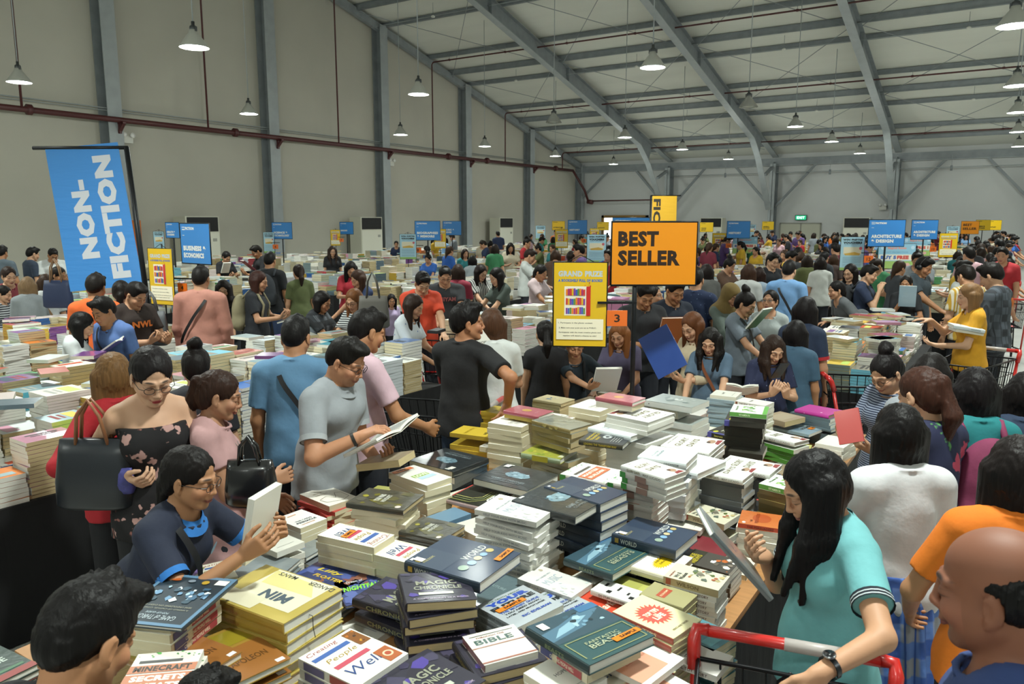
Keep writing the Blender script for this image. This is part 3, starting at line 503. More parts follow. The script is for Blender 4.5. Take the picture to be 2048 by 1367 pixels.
des('limebox', .2, .26, .024, 0, '#b9b866', '#a9a45c', PAGEW, 0, [('r', .1, .3, .9, .6, '#a8a85a')], [], 'pale lime paperback')
des('bwstrip', .14, .24, .02, 1, '#dcdcd8', '#dcdcd8', PAGEW, 0, [('r', .2, .1, .4, .2, BK), ('r', .4, .25, .6, .3, BK), ('r', .5, .5, .8, .55, BK), ('r', .15, .6, .35, .7, BK), ('r', .55, .8, .8, .86, BK)], [('t', 'DO STUFF ANYWHERE', .5, .5, .6, .5, '#55504c')], 'white hardback with black squares')
des('olive', .16, .23, .026, 1, '#a39d72', '#938d62', PAGE, 0, [('r', .2, .5, .8, .7, '#b0523c'), ('t', 'ECONOMY', .5, .6, .5, .05, '#d9d0a8')], [('r', .2, .2, .6, .8, '#b0523c')], 'olive hardback with a red panel')
des('maria', .18, .25, .014, 0, '#c8452c', '#c8452c', PAGE, 0, [('r', 0, .6, .5, 1, '#d8a82c'), ('c', .3, .8, .15, .12, '#2c6a8a'), ('t', 'Maria', .6, .3, .7, .2, '#e8d8c0', 0, .03, .2)], [], 'red and yellow Maria paperback')
des('tealp', .19, .26, .02, 0, '#4a7f8c', '#41707c', PAGE, 0, [('r', .1, .1, .9, .3, '#5f9aa5')], [], 'teal paperback')
des('maroon', .22, .3, .02, 1, '#7a2c34', '#6a242c', PAGEW, 0, [], [], 'maroon hardback')
des('whspine', .18, .26, .02, 0, '#dcdad4', '#d3d0c8', PAGEW, 0, [('t', 'STORY', .5, .6, .4, .07, '#55504a')], [('t', 'THE REAL TOY STORY', .5, .5, .7, .5, '#6a5450'), ('r', .03, .1, .1, .9, '#7a4a34')], 'white paperback with dark spine lettering')
des('mini', .11, .178, .022, 0, '#d5d1c4', '#c4bda8', PAGE, 0, [('t', 'STORIES', .5, .7, .6, .08, '#7a4a44', 0, .02), ('r', .2, .3, .8, .5, '#8fa0a5')], [], 'small cream paperback')
des('miniblue', .12, .18, .02, 0, '#6f8fa8', '#5f7f98', PAGEW, 0, [('t', 'NIGHT', .5, .7, .5, .1, '#d5dde2', 0, .02)], [], 'small blue paperback')
M_STK = mat('#e07f24', .4); M_TAG = mat('#e6e4dc', .5)
def cover_mesh(k):
    w, h, t, hard, cov, spn, pg, wrap, art, sp, desc = D[k]
    R_ = random.Random(k); C = bm(cov, wrap); S = bm(spn, wrap); m = MB(); b = .0028 if hard else .0006
    COVROUGH[0] = .32 if wrap else .45; COVROUGH[1] = .7 if wrap else .1
    X0, X1, Y0, Y1 = -w/2, w/2, -h/2, h/2
    m.box((X0, Y0, 0), (X1, Y1, b), C); m.box((X0, Y0, t-b), (X1, Y1, t), C)
    # rounded spine
    n = 5; vs = []; bulge = min(.006, t*.2) if hard else .0008
    for i in range(n+1):
        a = PI*i/n; vs += [(X0+.001-bulge*math.sin(a), y, t/2-(t/2)*math.cos(a)) for y in (Y0, Y1)]
    o = [(X0+.004, y, z) for z in (0, t) for y in (Y0, Y1)]
    m.add(vs, [(2*i+1, 2*i, 2*i+2, 2*i+3) for i in range(n)], S); m.add(vs, [tuple(range(0, 2*n+2, 2)), tuple(range(1, 2*n+2, 2))[::-1]], S)
    paint(m, art, w, h, Matrix.Translation((X0, Y0, t)))
    if sp: paint(m, sp, h, t, Matrix.Translation((X0-bulge*1.05-.0005, Y1, 0)) @ Matrix(((0, 0, -1, 0), (-1, 0, 0, 0), (0, 1, 0, 0), (0, 0, 0, 1))))
    me = bpy.data.meshes.new('cover'); me.from_pydata(m.v, [], m.f)
    for q in m.mats: me.materials.append(q)
    me.polygons.foreach_set('material_index', m.m)
    COVROUGH[0], COVROUGH[1] = .45, 0
    g = .003 if hard else .0003; p = MB(); p.box((X0+.003, Y0+g, b), (X1-g, Y1-g, t-b), pg)
    m2 = bpy.data.meshes.new('pages'); m2.from_pydata(p.v, [], p.f); m2.materials.append(pg)
    return me, m2
BM = {}
def obb(c, w, h, a):
    return (c[0], c[1], w/2, h/2, math.cos(a), math.sin(a))
def hit(A, B, tol=.012):
    ax, ay, aw, ah, ac, as_ = A; bx, by, bw, bh, bc, bs = B; dx, dy = bx-ax, by-ay
    if dx*dx+dy*dy > .25: return False
    aw, ah, bw, bh = aw-tol, ah-tol, bw-tol, bh-tol
    for ux, uy in ((ac, as_), (-as_, ac), (bc, bs), (-bs, bc)):
        ra = aw*abs(ux*ac+uy*as_)+ah*abs(-ux*as_+uy*ac); rb = bw*abs(ux*bc+uy*bs)+bh*abs(-ux*bs+uy*bc)
        if abs(dx*ux+dy*uy) > ra+rb: return False
    return True
PLACED = []      # (z0, z1, obb)
BOOKS = []       # (key, x, y, z, angle, sx, sy, label, group, sticker, tiltx, tilty)
def free(z0, z1, o, tol=.012):
    return not any(a < z1-.002 and b > z0+.002 and hit(o, q, tol) for a, b, q in PLACED)
ORD = ['topmost', 'second', 'third', 'fourth', 'fifth', 'sixth', 'seventh', 'eighth', 'ninth', 'tenth', 'eleventh', 'twelfth', 'thirteenth', 'fourteenth', 'fifteenth', 'sixteenth']
def stack(key, n, S0, F0, S1, nm, under=None, jit=4, opt=None, seed=0):
    """stack whose top cover shows its spine-foot, edge-foot and spine-head corners at these pixels"""
    w, h, t = D[key][:3]; z = TOPZ+n*t if under is None else TOPZ+t+(n-1)*D[under][2]
    a, b, c = at(*S0, z), at(*F0, z), at(*S1, z); vx, vy = b-a, c-a
    ang = math.atan2(vx.y, vx.x); ang2 = math.atan2(-vy.x, vy.y)
    d = (ang2-ang+PI) % (2*PI)-PI; ang += d/2
    W, H = vx.length, vy.length
    sx = min(max(W/w, .72), 1.3); sy = min(max(H/h, .72), 1.3); ctr = a+(vx+vy)/2
    STK.append((nm, round(W, 3), round(H, 3), round(W/w, 2), round(H/h, 2), round(math.degrees(d)), tuple(round(q, 2) for q in ctr)))
    R = random.Random(nm); zz = z-t; tops.append((key, ctr, ang, sx, sy, zz, z, nm, opt or {}))
    PLACED.append((zz, z, obb(ctr, w*sx, h*sy, ang)))
    BOOKS.append((key, ctr.x, ctr.y, zz, ang, sx, sy, nm+', topmost of its stack', opt or {}))
    k2 = under or key; t2 = D[k2][2]; q = 1; w2, h2 = D[k2][:2]
    while zz-t2 > TOPZ-.01:
        zz -= t2; aa = ang+math.radians(R.uniform(-jit, jit)); x = ctr.x+R.uniform(-.006, .006); y = ctr.y+R.uniform(-.006, .006)
        o = obb((x, y), w2*sx, h2*sy, aa)
        UND.append((k2, x, y, zz, aa, sx, sy, nm, q, o, t2)); q += 1
STK = []; tops = []; UND = []
B = [
 ('tan', 7, (567,1248), (683,1178), (413,1187), 'thick tan MIN hardback beside the slate book', None, 3, {'ribbon': 1}),
 ('got', 12, (446,1165), (330,1139), (372,1266), 'dark slate GAME of THRONES book lying back up', 'cpw', 6, {}),
 ('cal', 5, (200,1176), (335,1192), (281,1122), 'purple and pink spiral calendar at the table corner', 'cpw', 4, {}),
 ('cpw', 4, (392,1168), (478,1150), (372,1138), 'Creating paperback under the student\'s elbow', None, 4, {}),
 ('greyflat', 6, (484,1140), (556,1163), (507,1107), 'wrapped grey book behind the tan hardback', None, 4, {}),
 ('kids', 6, (588,1150), (690,1188), (640,1118), 'blue Lilly picture book', 'greyflat', 4, {}),
 ('kidsg', 6, (690,1205), (790,1185), (665,1165), 'blue picture book with lime lettering', 'greyflat', 4, {}),
 ('gold', 8, (490,1357), (563,1325), (385,1283), 'wrapped brown NAPOLEON hardback by the tan stack', None, 3, {}),
 ('gold', 9, (400,1352), (470,1312), (262,1302), 'wrapped brown NAPOLEON hardback by the boy\'s head', None, 3, {}),
 ('mine', 13, (235,1390), (375,1385), (272,1305), 'white MINECRAFT SECRETS CHEATS paperback', None, 3, {}),
 ('darkt', 8, (-40,1385), (66,1330), (-130,1325), 'dark green hardback in the bottom left corner', None, 3, {}),
 ('cpwbig', 7, (717,1362), (832,1303), (580,1318), 'large white Creating People Well book', None, 3, {}),
 ('purple', 6, (850,1425), (988,1358), (715,1365), 'purple fantasy hardback at the bottom edge', None, 5, {}),
 ('purple', 8, (830,1198), (970,1203), (782,1155), 'tilted purple fantasy book on the dark pile', None, 9, {'ry': 4}),
 ('purple', 5, (857,1232), (930,1188), (692,1199), 'dark wrapped fantasy hardback beside lime lettering', None, 9, {}),
 ('purple', 3, (996,1356), (1068,1313), (830,1303), 'wrapped fantasy hardback under the BIBLE paperback', None, 6, {}),
 ('bible', 6, (975,1320), (1090,1304), (912,1270), 'white and maroon BIBLE paperback', 'purple', 4, {}),
 ('future', 7, (1030,1264), (1118,1206), (961,1214), 'silver YOUR FUTURE guide with orange SAMPLE sticker', None, 3, {'sample': (.1, .5)}),
 ('future', 4, (1100,1265), (1178,1205), (1040,1215), 'silver YOUR FUTURE guide without a sticker', None, 3, {}),
 ('music', 5, (1143,1192), (1190,1164), (1030,1157), 'white MUSIC paperback in front of teal book', None, 3, {}),
 ('beast', 10, (1178,1340), (1314,1274), (1047,1265), 'teal Beasts hardback with orange SAMPLE sticker', 'cpw', 6, {'sample': (.55, .12), 'tag': 1, 'ry': 3}),
 ('tips', 11, (1347,1284), (1389,1239), (1240,1221), 'cream TOP TIPS FOR LIFE hardback', None, 5, {}),
 ('peach', 11, (1268,1356), (1352,1306), (1205,1330), 'white and peach paperback beside TOP TIPS', None, 6, {}),
 ('world', 7, (961,1168), (1034,1106), (818,1120), 'navy WORLD atlas with orange SAMPLE sticker', None, 3, {'sample': (.62, .06), 'tag': 1}),
 ('music', 14, (1073,1046), (1114,1012), (953,1017), 'topmost white MUSIC paperback on the tall twisted pile', None, 10, {}),
 ('comp', 9, (1155,1040), (1207,990), (1045,998), 'wrapped fur-motif compendium topping the dark pile', None, 3, {}),
 ('world', 5, (1350,1097), (1402,1062), (1218,1067), 'navy WORLD atlas without sticker by green pile', None, 3, {'tag': 1}),
 ('world', 8, (1200,1010), (1248,984), (1095,972), 'navy WORLD atlas behind the wrapped compendium', None, 3, {}),
 ('beast', 5, (1215,1153), (1326,1100), (1111,1125), 'teal Beasts hardback without a sticker', None, 5, {'ry': 2}),
 ('sun', 5, (1318,1146), (1374,1110), (1268,1134), 'white book with a yellow sunburst', None, 3, {}),
 ('wit', 9, (1436,1176), (1462,1152), (1325,1151), 'cream Wit & Wisdom paperback, near one', 'whspine', 3, {}),
 ('fake', 6, (1450,1145), (1466,1120), (1378,1122), 'dark FAKE NEWS comic book', None, 3, {}),
 ('wit', 5, (1449,1050), (1478,1028), (1369,1025), 'cream Wit & Wisdom paperback below the gilt pile', None, 3, {}),
 ('plain', 4, (1391,1060), (1404,1041), (1337,1048), 'white paperback by the green pile', None, 3, {}),
 ('maroon', 3, (1420,1125), (1443,1082), (1368,1108), 'maroon hardback under the atlas', None, 3, {}),
 ('persu', 7, (1562,1056), (1574,1030), (1472,1046), 'orange THE PERSUADERS paperback', 'plain', 6, {}),
 ('minest', 12, (1213,968), (1247,942), (1127,946), 'left white and green block-game hardback', None, 2, {}),
 ('minest', 12, (1306,980), (1338,954), (1216,963), 'right white and green block-game hardback', None, 3, {}),
 ('glory', 16, (1340,951), (1372,943), (1243,928), 'GLORY DAYS book lying on the green pile', 'minest', 2, {}),
 ('sparkle', 13, (1371,925), (1400,903), (1272,912), 'white pearly hardback above the GLORY DAYS book', None, 3, {}),
 ('sparkle', 11, (1390,948), (1420,915), (1358,935), 'white pearly hardback topping the patterned spines', None, 3, {}),
 ('glory', 14, (1420,908), (1447,879), (1324,891), 'GLORY DAYS book in the middle of the white piles', None, 3, {}),
 ('glory', 13, (1486,960), (1516,936), (1401,943), 'GLORY DAYS book on the gilt-banded pile', 'gspine', 2, {}),
 ('glory', 13, (1541,950), (1562,929), (1436,928), 'GLORY DAYS book overhanging beside the dark-haired woman', 'gspine', 2, {}),
 ('vit', 12, (1600,988), (1622,966), (1526,966), 'white and green Vitamin N paperback', 'gilt', 3, {}),
 ('glory', 18, (1272,804), (1218,831), (1343,822), 'upside-down GLORY DAYS book beside the sign pole', None, 3, {}),
 ('six', 12, (1179,795), (1142,813), (1236,806), 'SIX MILLION paperback nearest the sign pole', None, 3, {}),
 ('six', 10, (1011,827), (982,844), (1072,838), 'SIX MILLION paperback in front of pink book', None, 3, {}),
 ('six', 6, (988,875), (964,891), (1062,889), 'SIX MILLION paperback on the yellow pile', 'yellow', 3, {}),
 ('six', 10, (1103,824), (1077,838), (1150,832), 'SIX MILLION paperback behind the grey book', None, 3, {}),
 ('pink', 15, (1077,834), (1101,822), (1014,819), 'pink golden-circle hardback, left one', 'yellow', 3, {}),
 ('pink', 17, (1265,806), (1288,795), (1195,793), 'pink golden-circle hardback behind the pole', 'six', 3, {}),
 ('yellow', 8, (988,880), (996,863), (917,862), 'yellow small stuff paperback at the left edge', None, 5, {}),
 ('yellow', 11, (1030,836), (1040,822), (980,820), 'yellow paperback behind the SIX MILLION pile', None, 8, {}),
 ('bluetan', 15, (1122,808), (1146,798), (1070,797), 'tan hardback with blue brush strokes', None, 3, {}),
 ('greyg', 14, (1140,860), (1180,847), (1068,839), 'wrapped grey hardback on the gilt pile', None, 4, {}),
 ('lime', 7, (1120,917), (1157,896), (1040,905), 'yellow-green wrapped nature hardback', None, 4, {}),
 ('learn', 13, (1245,890), (1272,868), (1157,879), 'black and yellow TRANSFORM hardback', None, 3, {}),
 ('sparkle', 12, (1262,876), (1290,858), (1190,853), 'white pearly hardback behind the TRANSFORM pile', None, 3, {}),
 ('comp', 4, (986,918), (882,893), (914,945), 'wrapped fur-motif compendium at the left edge', None, 4, {'tag': 1}),
 ('comp', 5, (943,955), (1056,982), (1010,925), 'wrapped fur-motif compendium in the middle', None, 4, {'tag': 1}),
 ('ctrl', 5, (975,1018), (1030,985), (891,997), 'black track-line hardback with red border', None, 3, {}),
 ('love', 7, (852,972), (899,954), (782,944), 'white LOVE paperback with orange strip', None, 5, {'sample': (.02, .8)}),
 ('yoga', 8, (807,1021), (845,989), (695,1004), 'olive patterned hardback in front of polo man', 'cpw', 8, {}),
 ('yoga', 5, (884,1081), (930,1050), (798,1061), 'olive patterned hardback behind the atlas', None, 4, {}),
 ('cpw', 8, (679,1044), (639,1068), (785,1070), 'Creating People Well paperback with orange sticker', None, 2, {'sample': (.3, .3)}),
 ('cpw', 7, (789,1079), (739,1107), (885,1100), 'Creating People Well paperback beside the atlas', None, 2, {}),
 ('line', 6, (655,1015), (707,994), (608,987), 'white line-drawing paperback', 'red', 10, {}),
 ('cario', 6, (592,1052), (648,1033), (555,1040), 'white PINNACLE paperback', None, 3, {}),
 ('plain', 6, (545,1105), (592,1080), (520,1085), 'white paperback beside the held book', None, 3, {}),
 ('greyflat', 4, (620,1110), (655,1090), (545,1092), 'grey hardback in front of the Creating pile', None, 3, {}),
 ('silver', 12, (1385,817), (1411,801), (1297,799), 'large silver-grey art book', None, 2, {}),
 ('plain', 15, (1348,822), (1366,811), (1316,815), 'small white paperback beside the silver art book', None, 3, {}),
 ('steve', 13, (1523,847), (1534,828), (1446,841), 'black Secrets of Steve Jobs book, upper one', None, 2, {}),
 ('steve', 8, (1500,885), (1512,866), (1432,862), 'black Secrets of Steve Jobs book, lower pile', None, 2, {}),
 ('vit', 16, (1516,827), (1531,812), (1467,824), 'white and green book on the Steve Jobs pile', 'steve', 3, {}),
 ('whspine', 16, (1531,812), (1546,804), (1472,801), 'white book at the far end of the table', None, 3, {}),
 ('plain', 16, (1471,795), (1476,784), (1428,789), 'white paperback by the phone girl', 'photo', 5, {}),
 ('magenta', 10, (1660,833), (1677,820), (1599,818), 'bright magenta hardback', 'slate', 4, {}),
 ('slate', 6, (1662,863), (1688,847), (1587,839), 'slate blue wrapped hardback', None, 6, {}),
 ('tanthick', 5, (1572,846), (1600,833), (1530,832), 'thick tan paperback', None, 4, {}),
 ('glory', 9, (1590,894), (1613,882), (1494,865), 'GLORY DAYS book sloping over green paperback', 'vit', 3, {'ry': 3}),
 ('photo', 6, (1620,872), (1640,855), (1540,850), 'pale blue photo paperback with orange sticker', None, 4, {'sample': (.5, .1)}),
 ('orange', 4, (1515,930), (1550,918), (1450,905), 'orange 02 paperback', None, 4, {}),
 ('limebox', 4, (1295,1190), (1318,1178), (1196,1166), 'pale lime paperback', None, 3, {}),
 ('bwstrip', 6, (1272,1200), (1296,1186), (1180,1177), 'white hardback with black squares', None, 3, {}),
 ('olive', 6, (1344,1204), (1362,1184), (1312,1192), 'olive hardback with a red panel', None, 3, {}),
 ('maria', 6, (1190,1228), (1245,1205), (1135,1210), 'red and yellow Maria paperback', None, 3, {}),
 ('tealp', 8, (1400,1285), (1424,1255), (1376,1268), 'teal paperback at the wooden edge', None, 4, {}),
 ('whspine', 8, (1400,1340), (1430,1300), (1350,1320), 'white paperback at the near right corner', None, 5, {}),
 ('peach', 9, (1310,1400), (1372,1362), (1255,1370), 'peach paperback at the bottom edge', None, 5, {}),
 ('plain', 9, (1130,1400), (1200,1350), (1060,1350), 'white paperback under the teal Beasts book', None, 5, {}),
]
for r in B:
    k, n, a, b, c, nm, un, j, op = r
    stack(k, n, a, b, c, nm, un, j, op)
for u in UND:
    k2, x, y, zz, aa, sx, sy, nm, q, o, t2 = u
    if not free(zz, zz+t2, o, .02): continue
    PLACED.append((zz, zz+t2, o))
    BOOKS.append((k2, x, y, zz, aa, sx, sy, '%s, %s from the top under the %s' % ('#', ORD[min(q, 15)], nm), {}))
# fillers where the wood would show
R = random.Random(7); fk = ['plain', 'whspine', 'greyflat', 'cpw', 'music', 'slate', 'photo', 'tanthick', 'limebox', 'red', 'gspine', 'tealp', 'six']
nf = 0
for it in range(5200):
    x = R.uniform(-2.66, -.84); y = R.uniform(1.2, 5.52); k = R.choice(fk if it < 2500 else ['mini', 'miniblue', 'mini']); w, h, t = D[k][:3]; a = R.choice([0, 90, 180, 270])*PI/180+R.uniform(-.25, .25)
    o = obb((x, y), w, h, a); n = R.randint(1, 4)
    if not free(TOPZ, TOPZ+n*t, o, .0): 
        n = 1
        if not free(TOPZ, TOPZ+t, o, .004): continue
    nf += 1
    for q in range(n):
        PLACED.append((TOPZ+q*t, TOPZ+q*t+t, o))
        BOOKS.append((k, x, y, TOPZ+q*t, a+R.uniform(-.05, .05) if q else a, 1, 1, None, {'f': (nf, n-q)}))
print('books front', len(BOOKS), 'stacks', len(B), 'fillers', nf)
def bdepth(b):
    x, y = b[1], b[2]; return -x*math.sin(YAW)+y*math.cos(YAW)
def near_of(x, y):
    return min(tops, key=lambda t: (t[1].x-x)**2+(t[1].y-y)**2)[7]
NIND = 330
istop = lambda b: b[7] is not None and b[7].endswith('of its stack')
order = sorted(BOOKS, key=lambda b: (0 if istop(b) else 1, bdepth(b)))
IND, REST = order[:NIND], order[NIND:]
def sticker(t, w, h, tt, u, v):
    L, Hh = .1, .026
    m = MB().box((-L/2, -Hh/2, 0), (L/2, Hh/2, .0006), M_STK)
    paint(m, [('t', 'SAMPLE', .55, .5, .62, .5, '#2a2018', 0, .03)], L, Hh, Matrix.Translation((-L/2, -Hh/2, .0006)))
    o = m.build('sample_sticker', t); o.location = (-w/2+u*w+L/2, -h/2+v*h+Hh/2+.01, tt+.003); o.rotation_euler = (0, 0, .05); return o
cnt = {}
for b in IND:
    k, x, y, z, a, sx, sy, lb, op = b; w, h, t = D[k][:3]
    if k not in BM: BM[k] = cover_mesh(k)
    e = empty('book', (x, y, z), a, cat='book', group=D[k][10]+' books' if len(D[k][10].split()) < 9 else None)
    if op.get('ry'): e.rotation_euler = (0, math.radians(op['ry']), a); e.location.z += .012
    e.scale = (sx, sy, 1)
    put('cover', BM[k][0], e); put('pages', BM[k][1], e)
    if lb is None:
        i, q = op['f']; lb = '%s, %s in the low pile near the %s' % (D[k][10], ORD[q-1], near_of(x, y)); 
    elif lb.startswith('#'): lb = lb[3:]; lb = 'book'+' '+lb
    wds = lb.split(); lb = ' '.join(wds[:16])
    if lb in cnt: cnt[lb] += 1; lb = ' '.join(wds[:12]+['turned', ['slightly', 'askew', 'sideways', 'outward', 'inward', 'away', 'back', 'half'][cnt[lb] % 8]])
    cnt[lb] = cnt.get(lb, 0)+1
    e['label'] = lb
    if 'sample' in op: sticker(e, w, h, t, *op['sample'])
    if op.get('tag'):
        MB().box((-.012, -.02, 0), (.012, .02, .0006), M_TAG).build('price_tag', e).location = (-w/2+.03, h/2-.04, t+.003)
    if op.get('ribbon'):
        MB().tube([(-.02, -h/2+.01, t*.4), (-.02, -h/2-.01, t*.4), (-.025, -h/2-.015, -.02), (-.015, -h/2-.012, -.06)], .0012, mat(BK), 5).build('ribbon', e)
# ---- everything beyond: stuff
class Bulk:
    def __init__(s): s.V = []; s.F = []; s.Mi = []; s.n = 0; s.mats = []
    def mi(s, m):
        if m not in s.mats: s.mats.append(m)
        return s.mats.index(m)
    def box(s, x, y, z, w, h, t, a, mt, msp, mpg):
        """book box: cover top, spine on -x, pages round"""
        c, q = math.cos(a), math.sin(a); P = []
        for dz in (0, t):
            for lx, ly in ((-w/2, -h/2), (w/2, -h/2), (w/2, h/2), (-w/2, h/2)): P.append((x+lx*c-ly*q, y+lx*q+ly*c, z+dz))
        o = s.n; s.V += P; s.n += 8
        s.F += [(o+4, o+5, o+6, o+7), (o+3, o+2, o+1, o), (o, o+1, o+5, o+4), (o+1, o+2, o+6, o+5), (o+2, o+3, o+7, o+6), (o+3, o, o+4, o+7)]
        s.Mi += [mt, mt, mpg, mpg, mpg, msp]
    def quad(s, x, y, z, w, h, a, mt, ox, oy):
        c, q = math.cos(a), math.sin(a); o = s.n
        for lx, ly in ((-w/2, -h/2), (w/2, -h/2), (w/2, h/2), (-w/2, h/2)):
            lx += ox; ly += oy; s.V.append((x+lx*c-ly*q, y+lx*q+ly*c, z))
        s.n += 4; s.F.append((o, o+1, o+2, o+3)); s.Mi.append(mt)
    def build(s, name, **kw):
        me = bpy.data.meshes.new(name); me.from_pydata(s.V, [], s.F)
        for m in s.mats: me.materials.append(m)
        me.polygons.foreach_set('material_index', s.Mi); me.update(); return put(name, me, **kw)
bk = Bulk(); R = random.Random(21)
LIGHT = ['#d6d6cf', '#e0dfd8', '#cdd2d2', '#dad4c4', '#c9cfd3', '#d5dcde', '#e2e2dd', '#c8cdc6', '#d9c9c6', '#cfc9bb']
DARK = ['#3a4a5c', '#5a6c78', '#2c5a96', '#8a8478', '#6c7a72', '#4a4a4c', '#8fa5ab', '#6d8890', '#9a9a92', '#7f8a96']
BRT = ['#2b5fa5', '#b8452c', '#c9732c', '#c9a53c', '#4c8a5a', '#a83a44', '#6db0c4', '#c48aa0', '#d8b84a', '#7a4a8a', '#4ba0b5', '#bcd26a']
pgs = [bk.mi(m) for m in (PAGE, PAGEW, PAGES_Y, PAGEW)]
TI = [bk.mi(mat(c, .5)) for c in ('#55565a', '#8a3a3a', '#3c5a8a', '#9a9a94', '#3a3a3a')]
for b in REST:
    k, x, y, z, a, sx, sy, lb, op = b; w, h, t = D[k][:3]
    bk.box(x, y, z, w*sx, h*sy, t, a, bk.mi(bm(D[k][4], D[k][7])), bk.mi(bm(D[k][5], D[k][7])), bk.mi(D[k][6]))
NB = len(REST)
for r, xa, xb, ya, yb, lb in TABS:
    if r == 1 and ya < 3: continue
    dist = math.hypot((xa+xb)/2, ya); far = dist > 13
    x = xa+.015
    pal = R.choice([LIGHT, LIGHT+DARK, LIGHT+BRT])
    while x < xb-.17:
        cw = R.uniform(.19, .26) if not far else R.uniform(.22, .3)
        y = ya+.015
        cw = min(cw, xb-.015-x) if xb-x-cw < .12 else cw
        if x+cw > xb-.005: break
        while y < yb-.15:
            cl = R.uniform(.24, .3) if not far else R.uniform(.26, .34)
            if y+cl > yb: break
            if R.random() < .12: pal = R.choice([LIGHT, LIGHT, LIGHT+DARK, LIGHT+BRT, DARK+BRT])
            base = R.choice(pal); sp_ = R.choice(pal if R.random() < .6 else LIGHT+DARK+BRT); t = R.choice([.018, .022, .026, .032])
            edge = min(x-xa, xb-x-cw); H = R.choice([.1, .18, .24, .3, .36, .4])*(.9 if edge < .1 else 1)
            if far: t *= 1.6
            n = max(1, int(H/t)); rot = R.choice([0, 90, 180, 270]); odd = rot in (90, 270)
            w, h = (cl-.015, cw-.012) if odd else (cw-.012, cl-.015)
            if w > h: w, h = w, h
            mt, ms, pg = bk.mi(bm(base, R.random() < .4)), bk.mi(bm(sp_)), R.choice(pgs)
            if R.random() < .5: mpg = pg
            else: mpg = pg
            a0 = math.radians(rot)+R.uniform(-.05, .05); cx, cy = x+cw/2, y+cl/2
            for q in range(n):
                bk.box(cx+R.uniform(-.004, .004), cy+R.uniform(-.004, .004), TOPZ+q*t, w, h, t*.93, a0+R.uniform(-.05, .05), mt, ms, mpg); NB += 1
            zt = TOPZ+n*t-t*.07+.0008
            if dist < 22:
                ti = R.choice(TI); sty = R.randint(0, 3)
                if sty < 3:
                    bk.quad(cx, cy, zt, w*.62, h*.1, a0, ti, 0, h*.22)
                    bk.quad(cx, cy, zt, w*.5, h*.07, a0, ti, 0, h*.06)
                if sty in (1, 3): bk.quad(cx, cy, zt, w*.7, h*.3, a0, bk.mi(bm(R.choice(BRT+DARK))), 0, -h*.2)
                if sty == 2: bk.quad(cx, cy, zt, w*.3, h*.03, a0, ti, 0, -h*.35)
            y += cl
        x += cw
    # loose books thrown on top
    for q in range(int((yb-ya)*(5 if not far else 2))):
        a0 = R.uniform(0, 6.28); mt = bk.mi(bm(R.choice(LIGHT+LIGHT+DARK+BRT), 1))
        bk.box(R.uniform(xa+.15, xb-.15), R.uniform(ya+.2, yb-.2), TOPZ+R.choice([.401, .41]), .17, .24, .025, a0, mt, mt, R.choice(pgs)); NB += 1
bk.build('book', label='countless books stacked on the tables across the hall', cat='books', kind='stuff')
print('bulk books', NB, 'faces', len(bk.F))
